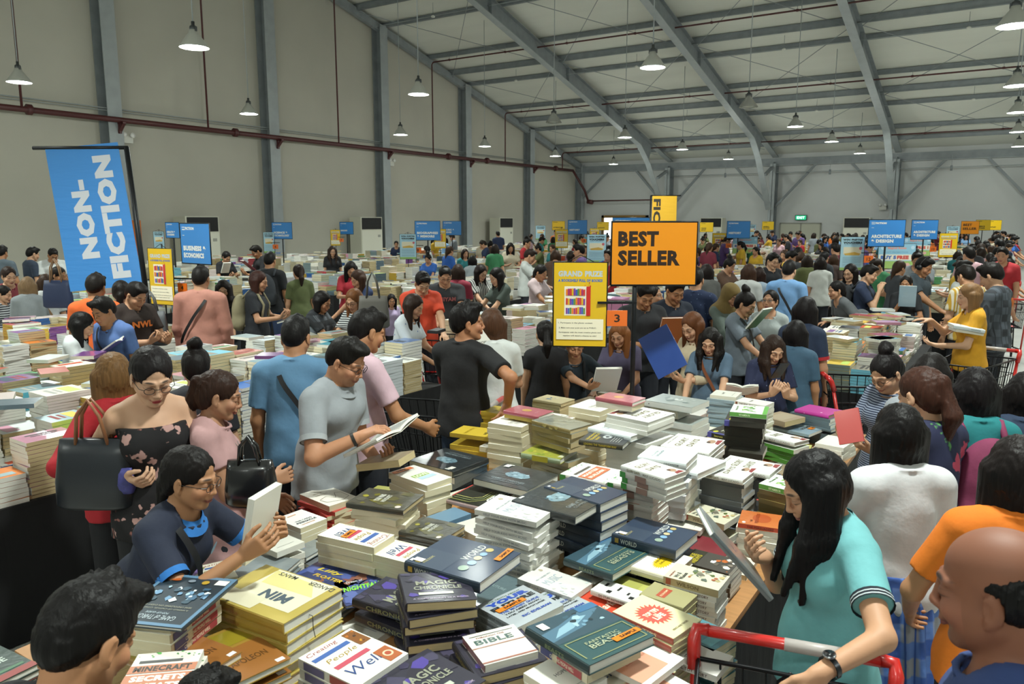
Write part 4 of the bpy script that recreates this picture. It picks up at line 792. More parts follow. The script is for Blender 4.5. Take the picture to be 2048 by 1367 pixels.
# ================================================================ people: one blended surface per body
def V3(*a): return np.array(a, dtype=np.float64)
def nrm(v): return v/max(np.linalg.norm(v), 1e-9)
def rotm(ax, deg):
    return np.array(Matrix.Rotation(math.radians(deg), 3, Vector(ax)), dtype=np.float64)
class Field:
    def __init__(s, xs, ys, zs):
        s.xs, s.ys, s.zs = xs, ys, zs; s.F = np.full((len(xs), len(ys), len(zs)), .12, np.float32)
    def sl(s, lo, hi, pad):
        r = []
        for a, l, h in zip((s.xs, s.ys, s.zs), lo, hi):
            i = max(int(np.searchsorted(a, l-pad))-1, 0); j = min(int(np.searchsorted(a, h+pad))+1, len(a))
            r.append(slice(i, max(j, i)))
        return tuple(r)
    def pts(s, sl):
        return (s.xs[sl[0]][:, None, None].astype(np.float32), s.ys[sl[1]][None, :, None].astype(np.float32), s.zs[sl[2]][None, None, :].astype(np.float32))
    def put(s, sl, d, k, sub=False, clip=None, X=None):
        if clip:
            for p, n in clip: d = np.maximum(d, (X[0]-p[0])*n[0]+(X[1]-p[1])*n[1]+(X[2]-p[2])*n[2])
        a = s.F[sl]
        if sub: d = -d; h = np.clip(.5-.5*(a-d)/k, 0, 1) if k > 0 else None; s.F[sl] = a*(1-h)+d*h+k*h*(1-h)
        elif k > 0: h = np.clip(.5+.5*(a-d)/k, 0, 1); s.F[sl] = a*(1-h)+d*h-k*h*(1-h)
        else: s.F[sl] = np.minimum(a, d)
    def rc(s, a, b, ra, rb, k=.02, flat=None, sub=False, clip=None):
        """tapered limb a-b; flat = (axis, factor) squeezes it along that axis"""
        a, b = np.asarray(a, float), np.asarray(b, float); R = max(ra, rb)
        pad = R+k+.012; sl = s.sl(np.minimum(a, b), np.maximum(a, b), pad)
        if any(q.stop <= q.start for q in sl): return
        X = s.pts(sl); px, py, pz = X[0]-a[0], X[1]-a[1], X[2]-a[2]; d = b-a; L = max(float(d @ d), 1e-12)
        h = np.clip((px*d[0]+py*d[1]+pz*d[2])/L, 0, 1)
        qx, qy, qz = px-h*d[0], py-h*d[1], pz-h*d[2]
        if flat is not None:
            n, f = flat; q = qx*n[0]+qy*n[1]+qz*n[2]
            D = np.sqrt(np.maximum(qx*qx+qy*qy+qz*qz+q*q*(1/f/f-1), 0)); r = ra+(rb-ra)*h
            base = np.sqrt(np.maximum(qx*qx+qy*qy+qz*qz, 1e-12)); g = np.clip(base/np.maximum(D, 1e-6), .35, 1)
            D = (D-r)*g
        else: D = np.sqrt(qx*qx+qy*qy+qz*qz)-(ra+(rb-ra)*h)
        s.put(sl, D, k, sub, clip, X)
    def ell(s, c, r, R=None, k=.02, sub=False, clip=None):
        c = np.asarray(c, float); r = np.asarray(r, float); R = np.eye(3) if R is None else R
        e = np.sqrt((R**2) @ (r**2)); sl = s.sl(c-e, c+e, k+.012)
        if any(q.stop <= q.start for q in sl): return
        X = s.pts(sl); px, py, pz = X[0]-c[0], X[1]-c[1], X[2]-c[2]
        u = [(px*R[0, i]+py*R[1, i]+pz*R[2, i]) for i in range(3)]
        k0 = np.sqrt(sum((u[i]/r[i])**2 for i in range(3))); k1 = np.sqrt(sum((u[i]/r[i]**2)**2 for i in range(3)))
        s.put(sl, k0*(k0-1)/np.maximum(k1, 1e-6), k, sub, clip, X)
    def clip(s, p, n):
        X = s.pts((slice(None),)*3)
        s.F = np.maximum(s.F, (X[0]-p[0])*n[0]+(X[1]-p[1])*n[1]+(X[2]-p[2])*n[2]).astype(np.float32)
    def mesh(s):
        F = s.F; S = F < 0
        S[0] = S[-1] = False; S[:, 0] = S[:, -1] = False; S[:, :, 0] = S[:, :, -1] = False
        n = [len(s.xs), len(s.ys), len(s.zs)]
        cs = np.zeros([q-1 for q in n], np.int8)
        for i in (0, 1):
            for j in (0, 1):
                for l in (0, 1): cs += S[i:n[0]-1+i, j:n[1]-1+j, l:n[2]-1+l]
        act = np.argwhere((cs > 0) & (cs < 8))
        if len(act) == 0: return np.zeros((0, 3)), np.zeros((0, 4), int)
        idx = np.full(cs.shape, -1, np.int32); idx[tuple(act.T)] = np.arange(len(act))
        acc = np.zeros((len(act), 3)); cnt = np.zeros(len(act)); G = (s.xs, s.ys, s.zs)
        for ax in range(3):
            o = [q for q in range(3) if q != ax]
            for i in (0, 1):
                for j in (0, 1):
                    p = act.copy(); p[:, o[0]] += i; p[:, o[1]] += j; q = p.copy(); q[:, ax] += 1
                    fa, fb = F[tuple(p.T)], F[tuple(q.T)]; sa, sb = S[tuple(p.T)], S[tuple(q.T)]; m = sa != sb
                    t = np.clip(fa/np.where(np.abs(fa-fb) < 1e-9, 1e-9, fa-fb), 0, 1)
                    pos = np.stack([G[d][p[:, d]] for d in range(3)], 1)
                    pos[:, ax] = G[ax][p[:, ax]]+t*(G[ax][q[:, ax]]-G[ax][p[:, ax]])
                    acc[m] += pos[m]; cnt[m] += 1
        vs = acc/np.maximum(cnt, 1)[:, None]; qs = []
        for ax in range(3):
            o = [(ax+1) % 3, (ax+2) % 3]
            a = [slice(None)]*3; b = [slice(None)]*3; a[ax] = slice(0, -1); b[ax] = slice(1, None)
            for d in o: a[d] = slice(1, -1); b[d] = slice(1, -1)
            A, Bq = S[tuple(a)], S[tuple(b)]; e = np.argwhere(A != Bq)
            if not len(e): continue
            fl = A[tuple(e.T)]; e = e.copy()
            for d in o: e[:, d] += 1
            def c(i, j):
                q = e.copy(); q[:, o[0]] -= i; q[:, o[1]] -= j; return idx[tuple(q.T)]
            Q = np.stack([c(1, 1), c(0, 1), c(0, 0), c(1, 0)], 1); Q[~fl] = Q[~fl][:, ::-1]; qs.append(Q)
        return vs, np.concatenate(qs)
def lines_(lo, hi, fine, step):
    """grid lines from lo to hi; fine = [(a, b, h)] zones with smaller spacing"""
    out = [lo]; x = lo
    while x < hi:
        h = step
        for a, b, f in fine:
            if a-step*.5 <= x <= b: h = min(h, f)
            elif x < a < x+h: h = min(h, max(a-x, f))
        x += h; out.append(x)
    return np.array(out)
def to_mesh(name, vs, qs, mats, smooth=True):
    me = bpy.data.meshes.new(name); me.vertices.add(len(vs)); me.vertices.foreach_set('co', vs.astype(np.float32).ravel())
    me.loops.add(len(qs)*4); me.loops.foreach_set('vertex_index', qs.astype(np.int32).ravel())
    me.polygons.add(len(qs)); me.polygons.foreach_set('loop_start', np.arange(0, len(qs)*4, 4, dtype=np.int32))
    me.polygons.foreach_set('use_smooth', np.ones(len(qs), bool)); me.update(calc_edges=True)
    for m in mats: me.materials.append(m)
    return me
# ---- skin: brows, eyes and lips follow the head's own coordinates
SKC = {}
def skin_mat(tone='#b98a6a', lip='#9a5550', closed=True, brow='#1d1512', beard=False):
    key = (tone, lip, closed, brow, beard)
    if key in SKC: return SKC[key]
    m, N, L, b = newmat('skin'); SKC[key] = m; b.inputs['Roughness'].default_value = .6
    b.inputs['Subsurface Weight'].default_value = .0
    at_ = N.new('ShaderNodeAttribute'); at_.attribute_name = 'hp'
    sp = N.new('ShaderNodeSeparateXYZ'); L.new(at_.outputs['Vector'], sp.inputs[0])
    ab = N.new('ShaderNodeMath'); ab.operation = 'ABSOLUTE'; L.new(sp.outputs[0], ab.inputs[0])
    cb = N.new('ShaderNodeCombineXYZ'); L.new(ab.outputs[0], cb.inputs[0]); L.new(sp.outputs[2], cb.inputs[1])
    fr = N.new('ShaderNodeMath'); fr.operation = 'GREATER_THAN'; fr.inputs[1].default_value = .045; L.new(sp.outputs[1], fr.inputs[0])
    ns = N.new('ShaderNodeTexNoise'); ns.inputs['Scale'].default_value = 9; tc = N.new('ShaderNodeTexCoord'); L.new(tc.outputs['Object'], ns.inputs[0])
    c = col(tone); mx = N.new('ShaderNodeMix'); mx.data_type = 'RGBA'; L.new(ns.outputs[0], mx.inputs[0])
    mx.inputs[6].default_value = tuple(q*.86 for q in c[:3])+(1,); mx.inputs[7].default_value = (min(c[0]*1.12, 1), c[1]*1.08, c[2]*1.04, 1)
    cur = mx.outputs[2]
    def mask(cx, cz, rx, rz, colr, soft=.25, tilt=0.0, amt=1.0):
        nonlocal cur
        mp = N.new('ShaderNodeMapping'); mp.vector_type = 'TEXTURE'; mp.inputs['Location'].default_value = (cx, cz, 0); mp.inputs['Rotation'].default_value = (0, 0, tilt)
        mp.inputs['Scale'].default_value = (rx, rz, 1); L.new(cb.outputs[0], mp.inputs[0])
        ln = N.new('ShaderNodeVectorMath'); ln.operation = 'LENGTH'; L.new(mp.outputs[0], ln.inputs[0])
        r = N.new('ShaderNodeMapRange'); r.inputs[1].default_value = 1-soft; r.inputs[2].default_value = 1+soft; r.inputs[3].default_value = amt; r.inputs[4].default_value = 0
        L.new(ln.outputs['Value'], r.inputs[0]); mu = N.new('ShaderNodeMath'); mu.operation = 'MULTIPLY'; L.new(r.outputs[0], mu.inputs[0]); L.new(fr.outputs[0], mu.inputs[1])
        q = N.new('ShaderNodeMix'); q.data_type = 'RGBA'; L.new(mu.outputs[0], q.inputs[0]); L.new(cur, q.inputs[6]); q.inputs[7].default_value = col(colr); cur = q.outputs[2]
    mask(.045, -.035, .024, .02, '#b5705a', .9, 0, .35)
    if beard: mask(0, -.085, .045, .03, '#4a3a32', .5, 0, .45)
    mask(.0, -.066, .0235, .0088, lip, .3); mask(0, -.066, .021, .0012, '#4a2220', .5)
    mask(.031, .026, .0175, .0036, brow, .4, -.08, .9)
    if closed:
        mask(.031, .002, .017, .010, '#7a5244', .6, 0, .35); mask(.031, -.0055, .0155, .0024, '#120c0a', .4, .0, 1)
        mask(.031, .006, .015, .0012, '#5a3a30', .6, 0, .6)
    else:
        mask(.031, .000, .0155, .0062, '#1a100d', .25, .03); mask(.031, -.0006, .0135, .0044, '#d8d0c8', .2); mask(.031, -.0002, .0058, .0056, '#1c110c', .15)
        mask(.031, .0065, .0165, .0016, '#120c0a', .4, .03)
    L.new(cur, b.inputs['Base Color']); return m
HRC = {}
def hair_mat(c):
    if c in HRC: return HRC[c]
    m, N, L, b = newmat('hair'); HRC[c] = m; b.inputs['Roughness'].default_value = .5; b.inputs['Specular IOR Level'].default_value = .18
    t = N.new('ShaderNodeTexCoord'); mp = N.new('ShaderNodeMapping'); mp.inputs['Scale'].default_value = (130, 130, 4); L.new(t.outputs['Object'], mp.inputs[0])
    n = N.new('ShaderNodeTexNoise'); n.inputs['Scale'].default_value = 1; n.inputs['Detail'].default_value = 3; L.new(mp.outputs[0], n.inputs[0])
    cc = col(c); mx = N.new('ShaderNodeMix'); mx.data_type = 'RGBA'; L.new(n.outputs[0], mx.inputs[0])
    mx.inputs[6].default_value = tuple(q*.45 for q in cc[:3])+(1,); mx.inputs[7].default_value = tuple(min(q*1.5, 1) for q in cc[:3])+(1,); L.new(mx.outputs[2], b.inputs['Base Color'])
    bp = N.new('ShaderNodeBump'); bp.inputs['Strength'].default_value = .55; bp.inputs['Distance'].default_value = .004; L.new(n.outputs[0], bp.inputs['Height']); L.new(bp.outputs[0], b.inputs['Normal'])
    return m
CLC = {}
def cloth_mat(spec):
    """'#rrggbb' plain, or (pattern, colour, colour...)"""
    if isinstance(spec, str): return mat(spec, .85, noise=.07, nscale=14, bump=.35, bscale=9)
    if spec in CLC: return CLC[spec]
    m, N, L, b = newmat('cloth'); CLC[spec] = m; b.inputs['Roughness'].default_value = .85
    t = N.new('ShaderNodeTexCoord'); kind = spec[0]; c1, c2 = col(spec[1]), col(spec[2]); out = None
    def mixc(f, a, c):
        q = N.new('ShaderNodeMix'); q.data_type = 'RGBA'; L.new(f, q.inputs[0])
        for i, v in ((6, a), (7, c)):
            if isinstance(v, tuple): q.inputs[i].default_value = v
            else: L.new(v, q.inputs[i])
        return q.outputs[2]
    def wave(axis, scale, lo=.45, hi=.55, coords=None):
        w = N.new('ShaderNodeTexWave'); w.wave_type = 'BANDS'; w.bands_direction = axis; w.inputs['Scale'].default_value = scale; w.inputs['Distortion'].default_value = .3; w.inputs['Detail'].default_value = 0
        L.new(coords or t.outputs['Object'], w.inputs[0]); r = N.new('ShaderNodeMapRange'); r.inputs[1].default_value = lo; r.inputs[2].default_value = hi; L.new(w.outputs['Color'], r.inputs[0]); return r.outputs[0]
    if kind == 'hstripe': out = mixc(wave('Z', spec[3]), c1, c2)
    elif kind == 'vstripe': out = mixc(wave('X', spec[3]), c1, c2)
    elif kind == 'plaid':
        c3 = col(spec[3]); a = wave('X', 2.3, .4, .6); bb = wave('Z', 2.3, .4, .6)
        o = mixc(a, c1, c2); o2 = mixc(bb, c1, c2); o = mixc(bb, o, c2 if False else o2); f = N.new('ShaderNodeMath'); f.operation = 'MULTIPLY'; L.new(a, f.inputs[0]); L.new(bb, f.inputs[1]); o = mixc(f.outputs[0], o, c3)
        out = mixc(wave('X', 7, .93, .97), o, c3)
    elif kind in ('floral', 'dots'):
        nz = N.new('ShaderNodeTexNoise'); nz.inputs['Scale'].default_value = 22; L.new(t.outputs['Object'], nz.inputs[0]); nv = N.new('ShaderNodeVectorMath'); nv.operation = 'MULTIPLY_ADD'; nv.inputs[1].default_value = (.09,)*3 if kind == 'floral' else (0, 0, 0); L.new(nz.outputs['Color'], nv.inputs[0]); L.new(t.outputs['Object'], nv.inputs[2])
        v = N.new('ShaderNodeTexVoronoi'); v.inputs['Scale'].default_value = spec[3]; L.new(nv.outputs[0], v.inputs[0])
        r = N.new('ShaderNodeMapRange'); r.inputs[1].default_value = .38 if kind == 'floral' else .16; r.inputs[2].default_value = .33 if kind == 'floral' else .12; L.new(v.outputs['Distance'], r.inputs[0])
        f = r.outputs[0]; cc = c2
        if len(spec) > 4:
            sr = N.new('ShaderNodeSeparateColor'); L.new(v.outputs['Color'], sr.inputs[0]); g = N.new('ShaderNodeMath'); g.operation = 'GREATER_THAN'; g.inputs[1].default_value = .5; L.new(sr.outputs[0], g.inputs[0]); cc = mixc(g.outputs[0], c2, col(spec[4]))
        out = mixc(f, c1, cc)
    L.new(out, b.inputs['Base Color'])
    n = N.new('ShaderNodeTexNoise'); n.inputs['Scale'].default_value = 9; L.new(t.outputs['Object'], n.inputs[0])
    bp = N.new('ShaderNodeBump'); bp.inputs['Strength'].default_value = .35; bp.inputs['Distance'].default_value = .02; L.new(n.outputs[0], bp.inputs['Height']); L.new(bp.outputs[0], b.inputs['Normal'])
    return m
# ---- skeleton and shapes (metres, 1.68 m tall, facing +Y, x = the person's left is -x? no: x>0 is the person's right hand side seen from behind)
def ik(sh, tgt, l1, l2, hint):
    d = tgt-sh; L = np.linalg.norm(d); L2 = min(L, l1+l2-.004); dn = d/max(L, 1e-6); tgt = sh+dn*L2
    a = math.acos(max(-1, min(1, (l1*l1+L2*L2-l2*l2)/(2*l1*L2)))); h = hint-dn*(hint @ dn); h = nrm(h)
    return sh+dn*l1*math.cos(a)+h*l1*math.sin(a), tgt
def skeleton(p):
    fem = p.get('fem', False); w = p.get('w', 1.0); J = {}
    lean = math.radians(p.get('lean', 0)); R = rotm((1, 0, 0), -p.get('lean', 0)); J['R'] = R
    hip = V3(0, 0, .92); up = lambda v: hip+R @ (np.asarray(v, float)-hip)
    J['hip'] = hip; J['waist'] = up((0, 0, 1.04)); J['chest'] = up((0, .01, 1.24)); J['neck'] = up((0, -.012, 1.415)); J['up'] = up
    sw = (.145 if fem else .172)*w; J['sw'] = sw
    J['sh'] = {s: up((s*sw, -.012, 1.365)) for s in (1, -1)}
    for s in (1, -1):
        t = p.get('hr' if s > 0 else 'hl', (s*(sw+.05), .07, .82)); t = np.asarray(t, float)
        hint = np.asarray(p.get('er' if s > 0 else 'el', (s*.55, -.6, -.5)), float)
        J[('el', s)], J[('wr', s)] = ik(J['sh'][s], t, .285, .245, hint)
        J[('hpv', s)] = V3(s*.085*w, 0, .90); st = p.get('step', .0)
        J[('kn', s)] = V3(s*.095*w, .02+st*s*.5, .49); J[('an', s)] = V3(s*.105, -.02+st*s, .085)
    # head: yaw (to the person's right positive), pitch (down positive), roll
    hy, hpit, hr = p.get('hyaw', 0), p.get('hpitch', 15), p.get('hroll', 0)
    H = rotm((0, 0, 1), -hy) @ rotm((1, 0, 0), -hpit) @ rotm((0, 1, 0), hr); J['H'] = H
    piv = J['neck']+V3(0, .012, .045); J['head'] = piv+H @ V3(0, .022, .105); J['piv'] = piv
    return J
def torso(F, p, J, g=0.0, bust=True):
    up = J['up']; w = p.get('w', 1.0); fem = p.get('fem', False); sw = J['sw']; yf = V3(0, 1, 0)
    R = J['R']
    E = lambda c, r, k=.05: F.ell(up(c), [q+g for q in r], R, k)
    E((0, -.005, 1.27), (sw*.86, .108*w, .15)); E((0, -.01, 1.12), ((.125 if fem else .15)*w, .098*w, .15), .06)
    E((0, 0, .985), ((.155 if fem else .155)*w, .112*w, .12), .06); F.ell(V3(0, -.015, .90), [(.172 if fem else .16)*w+g, .122*w+g, .115+g], None, .05)
    if p.get('belly'): E((0, .05*w, 1.05), (.14*w, .12*w, .13), .06)
    F.rc(up((-sw*.78, -.015, 1.375)), up((sw*.78, -.015, 1.375)), .052*w+g, .052*w+g, .05)
    F.rc(up((-sw*.35, -.02, 1.40)), up((sw*.35, -.02, 1.40)), .052+g, .052+g, .04)
    if fem and bust:
        for s in (1, -1): E((s*.07*w, .062, 1.25), (.06*w, .055, .062), .045)
    if not fem:
        for s in (1, -1): E((s*.075*w, .055, 1.29), (.075*w, .055, .06), .04)
def arm(F, p, J, s, g=0.0, t1=1.0, k=.03):
    """t1 <= 1: part of the upper arm; up to 2: down the forearm"""
    a, e, wv = J['sh'][s], J[('el', s)], J[('wr', s)]; w = p.get('w', 1.0)*(.88 if p.get('fem') else 1.0)
    if t1 <= 1:
        q = a+(e-a)*t1; n = nrm(e-a); F.rc(a, e, .047*w+g, .04*w+g*1.3, k, clip=[(q, n)])
    else:
        F.rc(a, e, .047*w+g, .038*w+g, k)
        q = e+(wv-e)*(t1-1); n = nrm(wv-e)
        F.rc(e, wv, .038*w+g, .026*w+g, .02, clip=[(q, n)] if t1 < 2 else None)
def hand(F, J, s, pose, d, n, sc=1.0):
    """d = pointing direction, n = palm normal, pose = curl degrees of the fingers"""
    wv = J[('wr', s)]; d = nrm(d); n = nrm(n-d*(n @ d)); sd = np.cross(d, n)*s; sd = nrm(sd)   # thumb side
    # thumb side for the right hand
    c0 = wv+d*.012; c1 = wv+d*.082*sc
    for o in (-.026, -.009, .009, .026): F.rc(c0+sd*o*.6, c1+sd*o, .017, .0125, .012, flat=None)
    L = [.088, .098, .092, .074]
    for i, o in enumerate((.029, .0095, -.0095, -.028)):
        curl = pose if not isinstance(pose, (list, tuple)) else pose[i]
        q = c1+sd*o*sc; dd = nrm(d+sd*o*2.0)
        for j, f in enumerate((.45, .3, .25)):
            dd = rotv(dd, np.cross(n, dd)*-1, curl*(.8 if j == 0 else 1.0)); e = q+dd*L[i]*f*sc
            F.rc(q, e, .0092-j*.0009, .0086-j*.001, .003); q = e
    tb = wv+d*.022+sd*.02; td = nrm(d*.75+sd*.62+n*.35); m = tb+td*.045; F.rc(tb, m, .0145, .0115, .01)
    td2 = nrm(d*.9+sd*.25+n*.35); m2 = m+td2*.032; F.rc(m, m2, .0108, .0098, .004); td3 = nrm(d*.92+n*.4); F.rc(m2, m2+td3*.024, .0098, .008, .003)
def rotv(v, ax, deg):
    ax = nrm(ax); a = math.radians(deg); return v*math.cos(a)+np.cross(ax, v)*math.sin(a)+ax*(ax @ v)*(1-math.cos(a))
def head(F, p, J, detail=True):
    H, c = J['H'], J['head']; T = lambda *v: c+H @ V3(*v); sc = p.get('hs', 1.0)
    E = lambda v, r, k=.015, sub=False, R=None: F.ell(T(*v), r, H if R is None else H @ R, k, sub)
    C = lambda a, b, ra, rb, k=.01, sub=False: F.rc(T(*a), T(*b), ra, rb, k, sub=sub)
    fem = p.get('fem', False); fat = p.get('fat', 1.0)
    F.rc(J['neck']+V3(0, -.0, -.03), T(0, -.018, -.06), (.052 if fem else .06)*fat, (.05 if fem else .057)*fat, .03)
    E((0, -.014, .036), (.0745, .094, .080)); E((0, .022, -.034), (.0605*fat, .066, .076), .02)
    if not detail:
        E((0, .062, -.092), (.024, .022, .02), .02); C((0, .088, .0), (0, .1, -.034), .008, .012); 
        for s in (1, -1): E((s*.077, -.006, -.012), (.009, .018, .03), .008)
        return
    E((0, .068, -.096), (.022, .019, .017), .02)
    for s in (1, -1):
        C((s*.053, -.002, -.045), (s*.022, .06, -.092), .018*fat, .015, .02)
        E((s*.038, .064, -.03), (.022*fat, .02, .021), .02)
        C((s*.012, .085, .022), (s*.046, .068, .02), .0095, .0085, .012)
        E((s*.031, .099, .001), (.0185, .014, .0125), .010, True)
        E((s*.031, .0735, .0), (.0155, .0150, .0130), .006)
        C((s*.011, .097, -.036), (s*.013, .09, -.040), .0075, .006, .006)
        E((s*.077, -.008, -.010), (.0085, .019, .031), .006, R=rotm((0, 0, 1), s*-18)); E((s*.084, .0, -.010), (.004, .009, .018), .005, True)
        C((s*.071, .002, -.03), (s*.076, .002, -.04), .007, .006, .006)
    C((0, .088, .012), (0, .103, -.026), .0068, .0078, .010); E((0, .105, -.033), (.0105, .0095, .0085), .008)
    E((0, .0865, -.056), (.022, .010, .012), .012)
    E((0, .0925, -.0615), (.0215, .0072, .0048), .005); E((0, .0905, -.0715), (.019, .0075, .0056), .005); E((0, .0985, -.0664), (.02, .003, .0014), .003, True)
def legs(F, p, J, g=0.0, zend=.0, flare=0.0):
    w = p.get('w', 1.0)
    for s in (1, -1):
        h, k_, a = J[('hpv', s)], J[('kn', s)], J[('an', s)]
        F.rc(h, k_, .082*w+g, .056*w+g, .03); F.rc(k_, a, .056*w+g, .036+g+flare, .02)
def grid_for(p, J, kind, res, hres, handres):
    if kind == 'body':
        pts = [J['head'], J[('wr', 1)], J[('wr', -1)], J[('el', 1)], J[('el', -1)], J['sh'][1], J['sh'][-1], J['hip'], J[('an', 1)], J[('an', -1)], J['chest']]
    P = np.array(pts); lo = P.min(0)-.22; hi = P.max(0)+.22; lo[2] = .0; lo[0] = min(lo[0], -.24); hi[0] = max(hi[0], .24)
    fine = [[], [], []]; hc = J['head']
    for d in range(3):
        r = (.095, .125, .14)[d] if abs(p.get('hyaw', 0)) < 25 else .125 if d < 2 else .14
        fine[d].append((hc[d]-r, hc[d]+r, hres))
        if handres:
            for s in (1, -1):
                dd = J.get(('hd', s)); c = J[('wr', s)]+(dd*.09 if dd is not None else 0)
                fine[d].append((c[d]-.11, c[d]+.11, handres))
    return [lines_(lo[d], hi[d], fine[d], res) for d in range(3)]
def coarse_cut(p):
    return p
def set_hp(me, vs, J):
    rel = (vs-J['head']) @ J['H']; near = (np.linalg.norm(vs-J['head'], axis=1) < .16) & (vs[:, 2] > J['neck'][2]-.02)
    rel[~near] = (9, -9, 9)
    a = me.attributes.new('hp', 'FLOAT_VECTOR', 'POINT'); a.data.foreach_set('vector', rel.astype(np.float32).ravel())
def hairfield(F, p, J, res):
    H, c = J['H'], J['head']; T = lambda *v: c+H @ V3(*v); st = p['hair']
    E = lambda v, r, k=.015, sub=False: F.ell(T(*v), r, H, k, sub)
    C = lambda a, b, ra, rb, k=.02, sub=False: F.rc(T(*a), T(*b), ra, rb, k, sub=sub)
    dn = V3(0, 0, -1); back = J['R'] @ V3(0, -1, 0)
    short = st in ('short', 'spiky', 'fade', 'bald')
    if st == 'bald':
        E((0, -.026, .012), (.0805, .092, .075)); E((0, .078, .05), (.1, .085, .12), .02, True); E((0, .03, .108), (.1, .11, .062), .02, True)
        for s in (1, -1): E((s*.078, .0, -.012), (.022, .026, .034), .006, True)
        return
    if short:
        t = {'short': .0, 'spiky': .004, 'fade': .0}[st]
        E((0, -.015, .041), (.078+t, .099+t, .085+t)); E((0, .03, .095), (.062, .07, .034), .02)
        E((0, -.06, .0), (.066, .058, .07), .02)
    else:
        E((0, -.018, .038), (.081, .102, .088))
        E((0, -.06, -.01), (.075, .06, .08), .03)
    # face opening
    if short: E((0, .1, -.035), (.074, .078, .118), .006, True); E((0, .06, -.07), (.1, .085, .075), .008, True); E((0, -.03, -.125), (.1, .12, .05), .008, True)
    else:
        fr = p.get('fringe', 0); E((0, .112, -.042-fr*.03), (.064, .082, .13-fr*.04), .006, True)
        if st in ('tail', 'bun', 'low'): E((0, .05, -.085), (.1, .085, .085), .008, True)
    for s in (1, -1):
        if short or st in ('tail', 'bun'): E((s*.082, .002, -.014), (.018, .026, .034), .006, True)
    if st in ('spiky', 'short', 'fade'):
        R = random.Random(5); n = 26 if st == 'spiky' else 14
        for i in range(n):
            a = R.uniform(0, 2*PI); r = R.uniform(0, .75); x, y = .06*r*math.cos(a), -.005+.075*r*math.sin(a); z = .045+.082*math.sqrt(max(0, 1-r*r))
            L_ = .02 if st == 'spiky' else .006; C((x, y, z), (x*1.15, y*1.1+.006, z+L_), .012, .004 if st == 'spiky' else .009, .01)
        if st == 'spiky': C((-.04, .065, .105), (.04, .075, .11), .02, .018, .02)
    if st in ('long', 'wavy', 'mid', 'bob', 'front'):
        ln = p.get('hlen', {'long': .42, 'wavy': .36, 'mid': .26, 'bob': .12, 'front': .36}[st]); wv = st == 'wavy'
        a = T(0, -.05, .01); end = a+dn*ln+back*(.03+max(0, p.get('lean', 0))*.0006)
        if p.get('hfwd'): end = end-back*p['hfwd']
        sx = H @ V3(1, 0, 0)
        for o in (-.052, -.026, 0, .026, .052):
            F.rc(T(o, -.055+abs(o)*.4, .0), end+sx*o*1.25-back*abs(o)*.5, .042, .026, .03)
        for s in (1, -1):
            q = T(s*.078, .0, .01); e2 = q+dn*ln*(.8 if st != 'bob' else .95)+back*.01
            if st == 'front' or p.get('front'):
                for f_, dy, rr in ((.95, -.01, .03), (.88, .018, .024), (.9, -.045, .03)):
                    q1 = T(s*(.072-dy*.25), dy*.9, .02); m1 = q1+dn*ln*.45+sx*s*.012-back*(.02+dy*.5); F.rc(q1, m1, .026, rr, .03); F.rc(m1, q1+dn*ln*f_-back*(.06+dy)+sx*s*(-.012 if dy > 0 else .012), rr, .012, .03)
            else: F.rc(q, e2, .022, .02, .03); F.rc(T(s*.077, -.03, .0), q+dn*ln*.85+back*.04, .03, .026, .03)
        if wv:
            R = random.Random(3)
            for i in range(26):
                t = R.uniform(.2, 1); o = R.uniform(-.085, .085); q = a+(end-a)*t+sx*o+back*(-.02+R.uniform(-.01, .035)); F.ell(q, [.022, .022, .03], None, .02)
    if st == 'tail':
        q = T(0, -.118, .045); F.ell(q, [.026]*3, None, .02); e = q+dn*p.get('hlen', .3)*.5+back*.06; e2 = q+dn*p.get('hlen', .3)+back*.03
        F.rc(q, e, .024, .036, .02); F.rc(e, e2, .036, .014, .02)
    if st == 'low':
        q = T(0, -.1, -.05); F.rc(q, q+dn*.22+back*.03, .035, .02, .02)
    if st == 'bun': F.ell(T(0, -.07, .135), [.046, .046, .036], H, .012); F.ell(T(.01, -.085, .15), [.03, .03, .03], H, .01)
def groove(F, p, J, amp=.0022):
    X = F.pts((slice(None),)*3); c = J['head']; th = np.arctan2(X[1]-c[1]+.02, X[0]-c[0])
    n = np.sin(th*61+np.sin(X[2]*21)*1.6)+.6*np.sin(th*97+X[2]*14)
    F.F = (F.F+amp*n).astype(np.float32)
def box_grid(P, pad, res):
    P = np.array(P); lo = P.min(0)-pad; hi = P.max(0)+pad; return [np.arange(lo[d], hi[d]+res, res) for d in range(3)]
